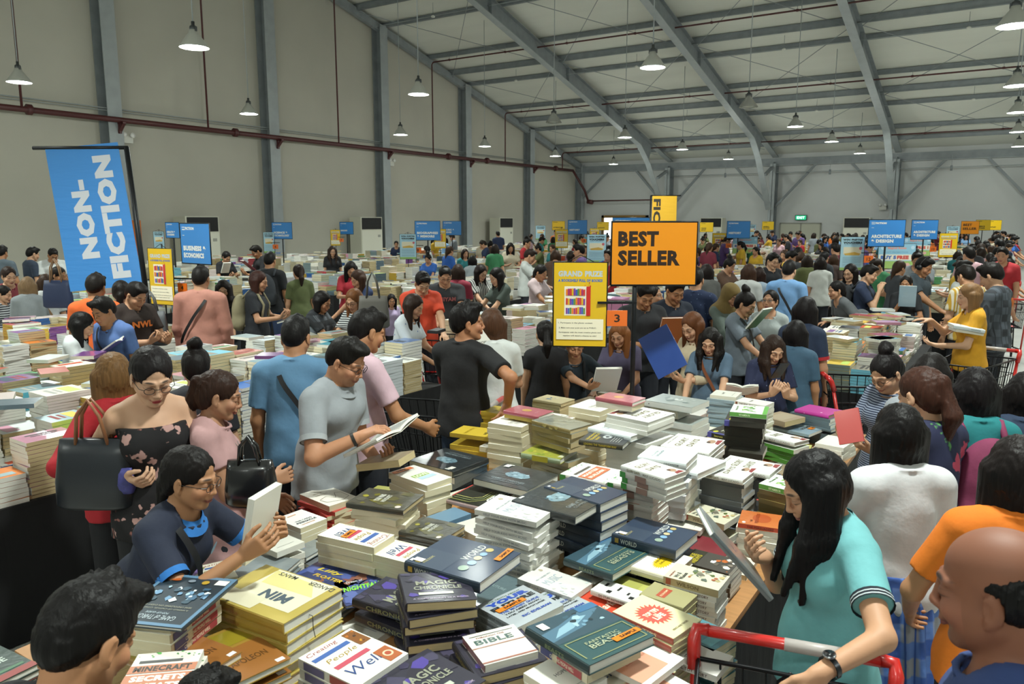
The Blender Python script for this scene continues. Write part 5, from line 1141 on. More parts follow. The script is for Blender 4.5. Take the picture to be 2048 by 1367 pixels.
def make_person(p, q=1, name='person'):
    """p = the pose and clothes; q = 0 near, 1 middle, 2 far"""
    J = skeleton(p); res, hres, hand_ = [(.013, .0042, .0048), (.016, .0085, .0095), (.026, .015, 0)][q]
    fem = p.get('fem', False)
    for s in (1, -1):
        k = 'r' if s > 0 else 'l'; fw = nrm(J[('wr', s)]-J[('el', s)])
        J[('hd', s)] = nrm(np.asarray(p.get('d'+k, fw), float)); J[('hn', s)] = np.asarray(p.get('n'+k, (-s*.8, .2, -.1)), float)
    g = grid_for(p, J, 'body', res, hres, hand_); F = Field(*g)
    torso(F, p, J); legs(F, p, J)
    for s in (1, -1):
        arm(F, p, J, s, 0, 2.0)
        if q < 2: hand(F, J, s, p.get('curl'+('r' if s > 0 else 'l'), 28), J[('hd', s)], J[('hn', s)])
        else: F.rc(J[('wr', s)], J[('wr', s)]+J[('hd', s)]*.13, .026, .018, .02)
        a = J[('an', s)]; F.rc(a+V3(0, -.01, -.04), a+V3(0, .12, -.055), .03, .026, .02)
    head(F, p, J, q < 2)
    vs, qs = F.mesh(); me = to_mesh('body', vs, qs, [p.get('skin') or skin_mat()]); set_hp(me, vs, J)
    root = empty(name); put('body', me, root)
    P = [J['sh'][1], J['sh'][-1], J[('el', 1)], J[('el', -1)], J['hip'], J['chest'], J['waist']]
    if p.get('sleeve', .7) > 1: P += [J[('wr', 1)], J[('wr', -1)]]
    cr = [.008, .014, .028][q]
    # shirt
    F = Field(*box_grid(P, .2, cr)); gg = .012 if q < 2 else .018; hem = p.get('hem', .84)
    torso(F, p, J, gg)
    if not p.get('dress') and not p.get('tuck'): F.rc(V3(0, -.006, 1.03), V3(0, -.012, hem-.06), (.155 if fem else .165)*p.get('w', 1), .205*p.get('w', 1), .04, flat=(V3(0, 1, 0), .76))
    if p.get('dress') or hem < .8:
        zb = hem; fl = p.get('flare', .03); R0 = V3(0, 0, .93)
        F.rc(V3(0, -.01, .95), V3(0, -.01, max(zb, .7)), .165, .18+fl*.4, .05, flat=(V3(0, 1, 0), .8))
    if not p.get('tube'):
        for s in (1, -1): arm(F, p, J, s, gg+p.get('loose', .004), p.get('sleeve', .7))
    else: F.clip(J['up']((0, 0, 1.33)), J['R'] @ V3(0, 0, 1))
    F.clip(V3(0, 0, max(hem, .0)), V3(0, 0, -1))
    nk = J['neck']; R = J['R']
    if p.get('neckline', 1): F.ell(nk+R @ V3(0, .02+.02*p.get('neckline', 1), .015), [.058+.012*p.get('neckline', 1), .062+.01*p.get('neckline', 1), .05+.03*p.get('neckline', 1)], R, .004, True)
    if q < 2 and not p.get('tube'):
        nr = .074+.012*p.get('neckline', 1); rg = [J['up']((nr*math.sin(2*PI*i/14), .006-nr*math.cos(2*PI*i/14), 1.421+(.014+.012*p.get('neckline', 1))*math.cos(2*PI*i/14))) for i in range(15)]
        for a, b in zip(rg, rg[1:]): F.rc(a, b, .0075, .0075, .004)
    if q < 2:   # folds
        X = F.pts((slice(None),)*3); F.F = (F.F+.0032*np.sin(X[2]*38+np.sin(X[0]*17)*2.2+X[1]*14)*np.clip((1.25-X[2])*3, .25, 1)).astype(np.float32)
    vs, qs = F.mesh(); put('shirt' if not p.get('dress') else 'dress', to_mesh('shirt', vs, qs, [cloth_mat(p.get('shirt', '#444444'))]), root)
    # trousers or skirt
    J2 = [J[('an', 1)], J[('an', -1)], J['hip'], J['waist']]; F = Field(*box_grid(J2, .19, cr*1.2))
    if p.get('skirt'):
        zb, fl = p['skirt']; F.rc(V3(0, -.01, 1.0), V3(0, -.01, zb), .15, .2+fl, .03, flat=(V3(0, 1, 0), .85)); F.clip(V3(0, 0, zb), V3(0, 0, -1)); F.clip(V3(0, 0, 1.03), V3(0, 0, 1))
        X = F.pts((slice(None),)*3); F.F = (F.F+.012*np.sin(np.arctan2(X[1]+.01, X[0])*16)*np.clip((1.0-X[2])*3, 0, 1)).astype(np.float32); nm = 'skirt'
    else:
        F.ell(V3(0, -.015, .90), [.172*p.get('w', 1)+.008, .122*p.get('w', 1)+.008, .115], None, .04); legs(F, p, J, .012, flare=.012); F.clip(V3(0, 0, .07), V3(0, 0, -1)); F.clip(V3(0, 0, .99 if p.get('tuck') else .93), V3(0, 0, 1)); nm = 'trousers'
    vs, qs = F.mesh(); put(nm, to_mesh(nm, vs, qs, [cloth_mat(p.get('pants', '#23262e'))]), root)
    if q < 2:
        for s in (1, -1):
            a = J[('an', s)]; F = Field(*box_grid([a, a+V3(0, .15, -.06)], .07, .012)); F.rc(a+V3(0, -.02, -.035), a+V3(0, .13, -.05), .042, .038, .02); F.rc(a, a+V3(0, .0, -.03), .046, .046, .02); F.clip(V3(0, 0, .004), V3(0, 0, -1)); F.clip(V3(0, 0, .1), V3(0, 0, 1))
            vs, qs = F.mesh(); put('shoe', to_mesh('shoe', vs, qs, [mat(p.get('shoe', '#2c2c2e'), .5)]), root)
    # hair
    c = J['head']; hr = [.0065 if p['hair'] != 'bald' else .0042, .010, .018][q]
    if p['hair'] != 'none':
        ln = p.get('hlen', .42); P = [c+V3(-.1, -.2, -.06), c+V3(.1, .12, .16), c+V3(0, -.05, 0)]
        if p['hair'] in ('long', 'wavy', 'mid', 'bob', 'front', 'tail', 'low'): P.append(c+V3(0, -.12, -ln-.05))
        if p['hair'] == 'hijab': P += [c+V3(-.16, -.14, -.34), c+V3(.16, .14, -.34)]
        F = Field(*box_grid(P, .06, hr))
        if p['hair'] == 'hijab':
            H = J['H']; T = lambda *v: c+H @ V3(*v)
            F.ell(T(0, -.018, .03), [.092, .112, .1], H, .02); F.rc(T(0, -.02, -.03), J['neck']+V3(0, 0, -.03), .09, .12, .04); F.rc(J['neck']+V3(-.1, -.01, -.05), J['neck']+V3(.1, -.01, -.05), .09, .09, .05)
            F.ell(T(0, .11, -.02), [.06, .07, .085], H, .006, True)
            vs, qs = F.mesh(); put('headscarf', to_mesh('headscarf', vs, qs, [cloth_mat(p.get('hcol', '#6a5a3a'))]), root)
        else:
            hairfield(F, p, J, hr)
            if q < 2: groove(F, p, J, .0018 if p['hair'] not in ('short', 'fade') else .0008)
            vs, qs = F.mesh()
            if len(vs): put('hair', to_mesh('hair', vs, qs, [hair_mat(p.get('hcol', '#17120f'))]), root)
    H = J['H']; T = lambda *v: Vector(c+H @ V3(*v))
    if p.get('glasses'):
        gm = mat('#151515', .35); m = MB()
        for s in (1, -1):
            m.tube([T(s*.033+.021*math.cos(a), .1045-abs(s*.033+.021*math.cos(a))*.12, -.002+.0165*math.sin(a)) for a in [2*PI*i/14 for i in range(15)]], .0014 if p['glasses'] == 1 else .002, gm, 5, cap=False)
            m.tube([T(s*.054, .098, .004), T(s*.07, .085, .004), T(s*.08, .0, -.002)], .0014, gm, 5)
        m.tube([T(-.012, .103, .004), T(0, .108, .006), T(.012, .103, .004)], .0014, gm, 5); m.build('eyeglasses', root)
    if p.get('collar'):
        m = MB(); cm = cloth_mat(p['collar']); up = J['up']
        n = 24; ring = lambda r, z, y0, dz: [up((r*math.sin(a), y0-r*math.cos(a), z+dz*math.cos(a))) for a in [2*PI*i/n for i in range(n)]]
        A = ring(.067, 1.445, .008, .022); Bq = ring(.1, 1.405, .012, .03)
        m.add([tuple(v) for v in A+Bq], [(i, (i+1) % n, n+(i+1) % n, n+i) for i in range(n)], cm, True); m.build('collar', root)
    if p.get('cuffs'):
        for s in (1, -1):
            a, e = J['sh'][s], J[('el', s)]; t = p.get('sleeve', .7); q0, q1 = a+(e-a)*(t-.09), a+(e-a)*(t+.01); w = p.get('w', 1)*(.88 if fem else 1)
            r = .047*w+(.04*w-.047*w)*t+gg*1.15+p.get('loose', .004)+.003
            m = MB(); m.tube([q0, q1], r, cloth_mat(p['cuffs']), 20, cap=False)
            if p.get('cuff2'): m.tube([q0+(q1-q0)*.35, q0+(q1-q0)*.5], r+.0012, cloth_mat(p['cuff2']), 20, cap=False); m.tube([q0+(q1-q0)*.75, q0+(q1-q0)*.9], r+.0012, cloth_mat(p['cuff2']), 20, cap=False)
            m.build('sleeve_cuff', root)
    if p.get('strap'):
        s, cs = p['strap']; up = J['up']; m = MB(); w = p.get('w', 1); k = s*J['sw']
        pts = [(k*.55, -.02, 1.432), (k*.3, -.118*w, 1.33), (-k*.2, -.135*w, 1.2), (-k*.75, -.12*w, 1.03), (-k*1.02, -.02, .93), (-k*.8, .11*w, 1.02), (-k*.25, .135*w, 1.17), (k*.25, .13*w, 1.3), (k*.55, .06, 1.4), (k*.55, -.02, 1.432)]
        cv = [Vector(up(q)) for q in pts]; P = []
        for i in range(len(cv)-1):
            p0, p1, p2, p3 = cv[max(i-1, 0)], cv[i], cv[i+1], cv[min(i+2, len(cv)-1)]
            for t in (0, .25, .5, .75): P.append(.5*((2*p1)+(p2-p0)*t+(2*p0-5*p1+4*p2-p3)*t*t+(3*p1-p0-3*p2+p3)*t**3))
        ctr = Vector(J['chest']); vs = []; 
        for i, a in enumerate(P):
            d = (P[(i+1) % len(P)]-P[i-1]).normalized(); out = (a-ctr); out = (out-d*out.dot(d)).normalized(); wd = d.cross(out)*.014
            vs += [a-wd+out*.006, a+wd+out*.006]
        n = len(P); m.add(vs, [(2*i, 2*i+1, 2*((i+1) % n)+1, 2*((i+1) % n)) for i in range(n)], mat(cs, .6), True); m.build('bag_strap', root)
    if p.get('backpack'):
        cs = p['backpack']; up = J['up']; m = MB(); F = Field(*box_grid([up((-.15, -.3, .95)), up((.15, -.1, 1.4))], .05, cr)); F.ell(up((0, -.2, 1.18)), [.15, .09, .22], J['R'], .03); F.rc(up((-.09, -.19, 1.05)), up((.09, -.19, 1.05)), .085, .085, .05)
        vs, qs = F.mesh(); bp = put('backpack', to_mesh('backpack', vs, qs, [cloth_mat(cs)])); root['_x'] = bp.name
        for s in (1, -1):
            k = s*J['sw']*.6; m = MB(); pts = [up(v) for v in ((k, -.13, 1.36), (k, -.05, 1.44), (k, .06, 1.40), (k*1.05, .125, 1.28), (k*1.2, .1, 1.12), (k*1.35, -.05, 1.03), (k*.9, -.16, 1.02))]
            m.tube(pts, .016, cloth_mat(cs), 6); m.build('strap', bp)
    for o in list(root.children):
        pass
    return root, J
def place_person(root, loc, face, height, **kw):
    """face: 0 looks at the camera, 90 looks to the right of the picture, 180 away from it"""
    d = math.atan2(-loc.x, loc.y)            # bearing of the person from the camera
    root.location = (loc.x, loc.y, 0); root.rotation_euler = (0, 0, d+PI+math.radians(face)); s = height/1.68
    root.scale = (s, s, s); tag(root, **kw)
# ================================================================ signs, posters and banners
BLUE, ORG, YEL, LBL = '#3b86cf', '#df8a14', '#dcb41c', '#a5cbdc'
M_BLK = mat('#15171a', .4, .3); M_POLE = mat('#1d1f22', .4, .5)
def panel(t, W, H, colr, art, name='panel'):
    """upright panel facing local -Y, centred at the origin of t"""
    m = MB(); m.box((-W/2, -.004, -H/2), (W/2, .004, H/2), mat(colr, .35, coat=.3)); COVROUGH[0] = .4
    paint(m, art, W, H, TRS((-W/2, -.0041, -H/2), rx=PI/2)); COVROUGH[0] = .45
    return m.build(name, t)
def frame(t, W, H, r=.008, c=None):
    m = MB(); m.tube([(x, 0, z) for x, z in ((-W/2, -H/2), (W/2, -H/2), (W/2, H/2), (-W/2, H/2), (-W/2, -H/2))], r, c or M_BLK, 6); return m.build('frame', t)
FRZ = YAW
def sign(px, py, dep, art, colr, label, ang=0, W=.6, H=.45, poff=0, group=None, zb=TOPZ, arm=0):
    c = atd(px, py, dep); t = empty('shop_sign', c, FRZ+math.radians(ang), label=label, cat='sign', group=group)
    panel(t, W, H, colr, art); frame(t, W+.01, H+.01)
    q = TRS(c, FRZ+math.radians(ang)) @ Vector((poff, .02, 0))
    if zb < TOPZ+.2: zb = zb if any(a-.05 < q.x < b+.05 and y0-.05 < q.y < y1+.05 for _, a, b, y0, y1, _l in TABS) else 0.0
    m = MB().tube([(poff, .02, H/2-.02), (poff, .02, zb-c.z)], .017, M_POLE, 8); m.build('pole', t)
    MB().box((poff-.12, -.08, zb-c.z), (poff+.12, .12, zb-c.z+.012), M_POLE).build('base', t)
    if arm: MB().bar((poff, .02, -H/2-.12), (poff-arm, .02, -H/2-.12), .015, .02, M_POLE).build('arm', t)
    return t
def cat2(l1, l2=None, small='NON FICTION', c=WH):
    a = [('t', small[:3] if small.startswith('NON') else small, .12, .9, .1, .05, c, 0, .05)] if 0 else []
    if small.startswith('NON'): a += [('t', 'NON', .115, .91, .1, .03, c, 0, .06), ('r', .065, .84, .165, .865, c), ('t', 'FICTION', .33, .88, .3, .075, c, 0, .06)]
    else: a += [('t', small, .25, .88, .32, .07, c, 0, .06)]
    a += [('r', .07, .7, .14, .712, c)]
    w1 = min(.84, .078*len(l1))
    a += [('t', l1, .08+w1/2, .38 if l2 else .3, w1, .13, c, 0, .06)]
    if l2: w2 = min(.84, .078*len(l2)); a += [('t', l2, .08+w2/2, .2, w2, .13, c, 0, .06)]
    return a
def bookcase(x0, y0, x1, y1):
    a = [('r', x0, y0, x1, y1, '#e8e2d0')]; R = random.Random(4); cs = ['#7a3a9a', '#c93a2c', '#e07a1c', '#3a5ab0', '#d8a81c', '#a8306a', '#5a8a3a']
    for k in range(3):
        yb = y0+(y1-y0)*(.05+.32*k); n = 10
        for i in range(n):
            xx = x0+(x1-x0)*(.06+.74*i/n); a.append(('r', xx, yb, xx+(x1-x0)*.066, yb+(y1-y0)*R.uniform(.2, .25), cs[(i*3+k) % 7]))
    a += [('r', x0+(x1-x0)*.84, y0, x1, y1, '#c42a24'), ('k', x0+(x1-x0)*.7, y1-.03, x1+.03, y1+.05, 5, ['#c42a24', '#a82018'], 3)]
    return a
GP = [('t', 'GRAND PRIZE', .5, .87, .84, .07, '#b7c2c9', 0, .06), ('t', 'A BOOKSHELF FULL OF BOOKS!', .5, .79, .84, .035, '#3a6ab0', 0, .05)]+bookcase(.2, .37, .7, .72)+[('r', .05, .08, .95, .33, '#efe9d0'),
      ('t', '1. Participate in the photo contest.', .42, .28, .66, .022, '#4a4438'), ('t', '2. Make sure your posts are set to PUBLIC.', .46, .22, .72, .022, '#4a4438'),
      ('t', 'Participants with the most creative photo and', .5, .165, .8, .02, '#3a3428', 0, .02), ('t', 'caption will stand a chance to win!', .5, .125, .64, .02, '#3a3428', 0, .02)]
VO = [('t', 'WIN PHP700', .5, .92, .84, .06, '#22282c', 0, .06), ('t', 'VOUCHERS', .5, .83, .8, .07, '#22282c', 0, .08), ('t', 'KINDLY PARTICIPATE', .5, .77, .7, .02, '#3a5a78'), ('r', .12, .48, .88, .7, '#ded6bc'), ('p', '#c9a24a', [(.15, .5), (.6, .55), (.85, .5), (.8, .45), (.2, .45)]), ('c', .85, .66, .07, .07, '#c9606a')]+[('r', .1, y, .9, y+.012, '#7a98a8') for y in (.38, .34, .3, .26, .22, .16, .12)]+[('r', .0, .0, 1, .08, '#8fb56a')]
BF = [('r', 0, .0, 1, .3, '#9ab86a'), ('r', 0, .3, 1, 1, '#8db9cf'), ('t', 'Magical Books', .5, .82, .5, .11, '#d98a7a', 0, .05), ('t', 'HOT PROMOTION', .5, .66, .6, .06, '#6a9ab8', 0, .04), ('r', .02, .33, .98, .57, '#e2dccb'), ('t', 'BUY 5', .28, .45, .42, .15, '#4a6aa8', 0, .08), ('t', 'FREE 1', .72, .45, .42, .15, '#c4504a', 0, .08), ('c', .8, .15, .07, .05, '#d8a8a0'), ('c', .68, .14, .05, .05, '#c98a6a'), ('c', .12, .85, .06, .06, '#b8d0e0'), ('c', .92, .85, .05, .05, '#b8d0e0')]
def poster(px, py, dep, kind, label, ang=0, W=.38, H=.59, rod=1):
    c = atd(px, py, dep); t = empty('poster', c, FRZ+math.radians(ang), label=label, cat='poster', group={'g': 'grand prize posters', 'v': 'voucher posters', 'b': 'buy five free one posters'}[kind])
    panel(t, W, H, {'g': YEL, 'v': LBL, 'b': '#8db9cf'}[kind], {'g': GP, 'v': VO, 'b': BF}[kind]); frame(t, W+.008, H+.008, .006)
    m = MB().tube([(-.1, .01, H/2), (0, .012, H/2+.05), (.1, .01, H/2)], .003, M_POLE, 5)
    zb = TOPZ if any(a < c.x < b and y0 < c.y < y1 for _, a, b, y0, y1, _l in TABS) else 0.0
    if rod: m.tube([(0, .03, H/2+.05), (0, .03, zb-c.z)], .008, M_POLE, 6)
    m.build('stand_rod' if rod else 'hook', t); return t
def card(px, py, dep, n, label, ang=0, w=.14):
    c = atd(px, py, dep); t = empty('number_card', c, FRZ+math.radians(ang), label=label, cat='number card', group='orange row number cards')
    panel(t, w, w*.78, '#dd6a22', [('t', n, .5, .5, .28 if len(n) == 1 else .45, .5, '#2a2018', 0, .02)], 'card')
    MB().tube([(-.04, .0, w*.39), (-.035, .01, w*.39+.05)], .002, M_POLE, 5).tube([(.04, .0, w*.39), (.035, .01, w*.39+.05)], .002, M_POLE, 5).bar((-.13, .012, w*.39+.05), (.13, .012, w*.39+.05), .012, .015, M_POLE).build('hook', t)
sign(1308, 507, 5.12, [('t', 'BEST', .31, .74, .48, .25, '#2a1c14', 0, .05), ('t', 'SELLER', .44, .43, .74, .25, '#2a1c14', 0, .05)], ORG, 'large orange BEST SELLER sign on a black pole over the front table', 0, .56, .41, poff=-.12, zb=TOPZ+.02, arm=.34)
sign(391, 487, 8.6, cat2('BUSINESS &', 'ECONOMICS'), BLUE, 'blue BUSINESS & ECONOMICS sign on a pole beside the grand prize poster', -38, .6, .44, zb=TOPZ+.1)
for px, py, dep, l1, l2, c, lb, ang in (
    (345, 460, 18, 'HEALTH &', 'COOKING', BLUE, 'small blue HEALTH & COOKING sign behind the business sign', -30), (564, 461, 22, 'SCIENCE &', 'TECHNOLOGY', BLUE, 'blue SCIENCE & TECHNOLOGY sign at the left wall', -15),
    (693, 456, 30, 'BAKING', None, BLUE, 'blue BAKING sign in front of the left-wall air conditioner', -25), (855, 461, 19, 'BIOGRAPHIES', '& MEMOIRS', BLUE, 'blue BIOGRAPHIES & MEMOIRS sign', -10),
    (904, 456, 26, 'MUSIC &', 'MOVIE', BLUE, 'blue MUSIC & MOVIE sign', -10), (1155, 454, 26, 'HISTORY', None, BLUE, 'blue HISTORY sign left of the orange BEST SELLER sign', 0), (1477, 459, 21.5, 'HISTORY', None, BLUE, 'blue HISTORY sign right of the orange BEST SELLER sign', 0),
    (1262, 462, 13.5, 'TRAVEL', None, BLUE, 'blue sign peeking out behind the large orange BEST SELLER sign', 0), (1773, 466, 13.6, 'ARCHITECTURE', '& DESIGN', BLUE, 'larger blue ARCHITECTURE & DESIGN sign above the buy five poster', 0), (1849, 459, 18.8, 'ARCHITECTURE', '& DESIGN', BLUE, 'smaller blue ARCHITECTURE & DESIGN sign to the right', 0)):
    sign(px, py, dep, cat2(l1, l2), c, lb, ang, group='blue non-fiction signs', W=.64 if dep != 18 else .48, H=.46 if dep != 18 else .35)
for px, py, dep, l1, l2, lb in ((816, 455, 40, 'FICTION', None, 'tiny yellow sign left of the biographies sign'), (1117, 451, 37, 'LITERATURE', None, 'small yellow LITERATURE sign left of the HISTORY sign'), (1206, 452, 40, 'ROMANCE', None, 'small yellow sign just left of the large orange sign'),
    (1413, 454, 35, 'YOUNG', 'ADULT', 'small yellow YOUNG ADULT sign'), (1536, 451, 40, 'GENERAL', 'FICTION', 'small yellow GENERAL FICTION sign by the back door'), (1966, 450, 32, 'SCIENCE', 'FICTION', 'yellow sign just behind the small BEST SELLER sign'), (1989, 450, 34, 'FANTASY', None, 'rightmost small yellow sign in the distance')):
    sign(px, py, dep, cat2(l1, l2, 'FICTION', '#2a2418'), YEL, lb, 0, group='yellow fiction signs', W=.6, H=.42)
sign(1940, 455, 26, [('t', 'BEST', .35, .72, .5, .2, '#2a1c14', 0, .045), ('t', 'SELLER', .48, .42, .8, .2, '#2a1c14', 0, .045)], ORG, 'small distant orange BEST SELLER sign at the right', 0, .6, .42)
poster(1160, 609, 5.15, 'g', 'large yellow GRAND PRIZE poster over the far end of the front table', -6, .35, .56, 0)
poster(323, 553, 8.3, 'g', 'yellow GRAND PRIZE poster beside the NON-FICTION banner', -28, .38, .6)
for px, py, dep, k, lb, W, H in ((1123, 477, 24.5, 'g', 'small yellow GRAND PRIZE poster under the LITERATURE sign', .4, .58), (1438, 486, 23, 'g', 'small yellow GRAND PRIZE poster left of the right HISTORY sign', .4, .59), (1896, 490, 19.5, 'g', 'yellow GRAND PRIZE poster right of the architecture signs', .46, .59),
    (671, 475, 29, 'g', 'small yellow GRAND PRIZE poster beside the BAKING sign', .36, .58), (880, 477, 24, 'g', 'yellow poster half behind the biographies sign', .36, .59), (1189, 470, 33, 'g', 'tiny yellow poster under the ROMANCE sign', .4, .56), (1262, 477, 33, 'g', 'tiny yellow poster deep behind the orange sign', .4, .56),
    (816, 493, 18.5, 'v', 'pale blue WIN VOUCHERS poster below the biographies sign', .39, .59), (1193, 497, 16.3, 'v', 'pale blue WIN VOUCHERS poster left of the large orange sign', .4, .59), (1704, 507, 13.8, 'v', 'largest pale blue WIN VOUCHERS poster left of the architecture sign', .42, .59),
    (538, 485, 22, 'v', 'pale blue VOUCHERS poster left of the technology sign', .3, .58), (318, 481, 18, 'v', 'small pale VOUCHERS poster before the orange board', .24, .42), (1502, 462, 36, 'v', 'tiny pale VOUCHERS poster right of the right HISTORY sign', .44, .6), (1905, 468, 30, 'v', 'tiny pale poster behind the right yellow poster', .5, .6), (1081, 465, 34, 'v', 'tiny pale poster left of the LITERATURE sign', .42, .6)):
    poster(px, py, dep, k, lb, 0, W, H)
for px, py, dep, lb in ((1793, 512, 14.5, 'pastel BUY 5 FREE 1 poster below the larger architecture sign'), (1833, 493, 19.5, 'pastel BUY 5 FREE 1 poster half hidden behind the nearer one'), (1490, 490, 22, 'pastel BUY 5 FREE 1 poster under the right HISTORY sign')):
    poster(px, py, dep, 'b', lb, 0, .7, .46)
card(1234, 636, 5.12, '3', 'orange number 3 card beside the large grand prize poster', 0, .135); card(365, 575, 8.4, '4', 'orange number 4 card beside the left grand prize poster', -20, .125)
for px, py, dep, n, lb in ((1737, 518, 13.7, '12', 'orange number 12 card right of the vouchers poster'), (1866, 498, 18.8, '10', 'orange number 10 card right of the smaller architecture sign'), (1457, 491, 22, '16', 'orange card right of the distant yellow poster'), (1168, 481, 26, '18', 'tiny orange card under the left HISTORY sign'), (836, 500, 18.6, '8', 'small orange card right of the vouchers poster below biographies'), (683, 480, 29, '7', 'tiny orange card beside the BAKING sign'), (551, 493, 22, '6', 'tiny orange card under the technology sign')):
    card(px, py, dep, n, lb, 0, .16)
# hanging flags
def flag(corners, dep, colr, art, pole, label, arm):
    P = [atd(x, y, dep) for x, y in corners]          # bottom left, bottom right, top right, top left
    t = empty('banner_flag', P[0], 0, label=label, cat='banner', group='tall flag banners'); o = P[0]
    X, Y = P[1]-P[0], P[3]-P[0]; W, H = X.length, Y.length; n = X.cross(Y).normalized()
    M = Matrix(((X.x/W, Y.x/H, n.x, 0), (X.y/W, Y.y/H, n.y, 0), (X.z/W, Y.z/H, n.z, 0), (0, 0, 0, 1)))
    m = MB(); nx, ny = 10, 16; fb = mat(colr, .45, coat=.2, bump=.25, bscale=2.5, stretch=(1, 1, 7))
    vs = [M @ Vector((W*i/nx, H*j/ny, 0)) for j in range(ny+1) for i in range(nx+1)]
    m.add(vs, [(j*(nx+1)+i, j*(nx+1)+i+1, (j+1)*(nx+1)+i+1, (j+1)*(nx+1)+i) for j in range(ny) for i in range(nx)], fb)
    vs2 = [v-M.to_3x3() @ Vector((0, 0, .003)) for v in vs]; m.add(vs2, [(j*(nx+1)+i+nx+1, (j+1)*(nx+1)+i+1, j*(nx+1)+i+1, j*(nx+1)+i)[::1] for j in range(ny) for i in range(nx)], fb)
    paint(m, art, W, H, M @ Matrix.Translation((0, 0, .001))); m.build('fabric', t)
    q = [atd(x, y, dep+.01)-o for x, y in pole]; MB().tube(q, .03 if dep < 12 else .02, M_POLE, 8).build('pole', t)
    q = [atd(x, y, dep+.01)-o for x, y in arm]; MB().tube(q, .022 if dep < 12 else .015, M_POLE, 8).build('top_arm', t)
    MB().box((q[0].x, q[0].y, 0), (q[0].x, q[0].y, 0), M_POLE)
flag([(141, 583), (286, 569), (246, 299), (90, 298)], 8.9, BLUE, [('t', 'NON-', .37, .49, .25, .55, '#c9ccd4', 90, .07), ('t', 'FICTION', .74, .49, .26, .86, '#c9ccd4', 90, .07)], [(253, 294), (304, 672)], 'large tilted blue NON-FICTION banner on a black pole at left', [(66, 296), (256, 295)])
flag([(1301, 520), (1350, 520), (1356, 391), (1305, 391)], 17.5, '#d6a520', [('t', 'FICTION', .2, .45, .3, 1.0, '#2a2418', -90, .05)], [(1302, 391), (1296, 575)], 'yellow FICTION banner rising behind the orange BEST SELLER sign', [(1301, 391), (1362, 391)])
# ================================================================ the people
S1, S2, S3, S4 = '#b88a6b', '#a87855', '#c49a7c', '#9a6a48'
def sk(t=S1, lip='#96504c', closed=True, beard=False): return skin_mat(t, lip, closed, '#1d1512', beard)
PEOPLE = {}
def spawn(name, px, py, h, face, label, p, q=1, group=None, xy=None):
    p = dict(p); p.setdefault('hair', 'short'); p.setdefault('skin', sk(random.Random(name).choice([S1, S2, S3]), '#9a5048' if p.get('fem') else '#94604e'))
    best = None; h0 = h
    for il, ln in enumerate((0, 8, 15, 22) if not p.get('nofix') else (0,)):
        for f_ in ((1, .98, .96, .94, .92, 1.03, 1.06) if not p.get('nofix') else (1,)):
            pp = {k: v for k, v in p.items() if k not in ('hrw', 'hlw')}; pp['lean'] = p.get('lean', 0)+ln; pp['hpitch'] = p.get('hpitch', 15)-ln*.5
            h = h0*f_; J0 = skeleton(pp); s = h/1.68; hc = J0['head']*s
            c = at(px, py, hc[2]); d = math.atan2(-c.x, c.y); rz = d+PI+math.radians(face)
            off = Vector((hc[0], hc[1], 0)); off.rotate(Euler((0, 0, rz))); loc = Vector((c.x-off.x, c.y-off.y, 0))
            bad = 0
            for t_, xa, xb, ya, yb, lb in TABS:
                ov = min(loc.x-xa, xb-loc.x, loc.y-ya, yb-loc.y)+.14
                if ov > 0: bad += ov
            for v in PEOPLE.values():
                ov = .34-math.hypot(v[4].x-loc.x, v[4].y-loc.y)
                if ov > 0: bad += ov
            cost = bad*10+abs(1-f_)*3+il*.12
            if best is None or cost < best[0]: best = (cost, h, ln)
    _, h, ln = best; p['lean'] = p.get('lean', 0)+ln; p['hpitch'] = p.get('hpitch', 15)-ln*.5
    base = {k: v for k, v in p.items() if k not in ('hrw', 'hlw')}; J0 = skeleton(base); s = h/1.68; hc = J0['head']*s
    c = at(px, py, hc[2]) if xy is None else Vector((xy[0], xy[1], 0)); d = math.atan2(-c.x, c.y); rz = d+PI+math.radians(face)
    off = Vector((hc[0], hc[1], 0)); off.rotate(Euler((0, 0, rz))); loc = Vector((c.x-off.x, c.y-off.y, 0)) if xy is None else c
    inv = Matrix.Rotation(-rz, 3, 'Z')
    for k in ('hr', 'hl'):
        if k+'w' in p:
            x, y, dep = p[k+'w']; dep0 = (c.x*-math.sin(YAW)+c.y*math.cos(YAW))*math.cos(PITCH)+(HC-hc[2])*math.sin(PITCH)
            v = inv @ (atd(x, y, dep0+dep)-loc); p[k] = tuple(v/s)
    root, J = make_person(p, q); root.location = loc; root.rotation_euler = (0, 0, rz); root.scale = (s, s, s)
    tag(root, label=label, cat='person', group=group); root['who'] = name; PEOPLE[name] = (root, J, s, rz, loc)
    if '_x' in root:
        b = bpy.data.objects[root['_x']]; b.location = loc; b.rotation_euler = (0, 0, rz); b.scale = (s, s, s)
        tag(b, label=p.get('bplabel', 'backpack worn by the '+label), cat='backpack', group='worn backpacks'); b['label'] = ' '.join(b['label'].split()[:16]); del root['_x']
    del root['who']
    return root
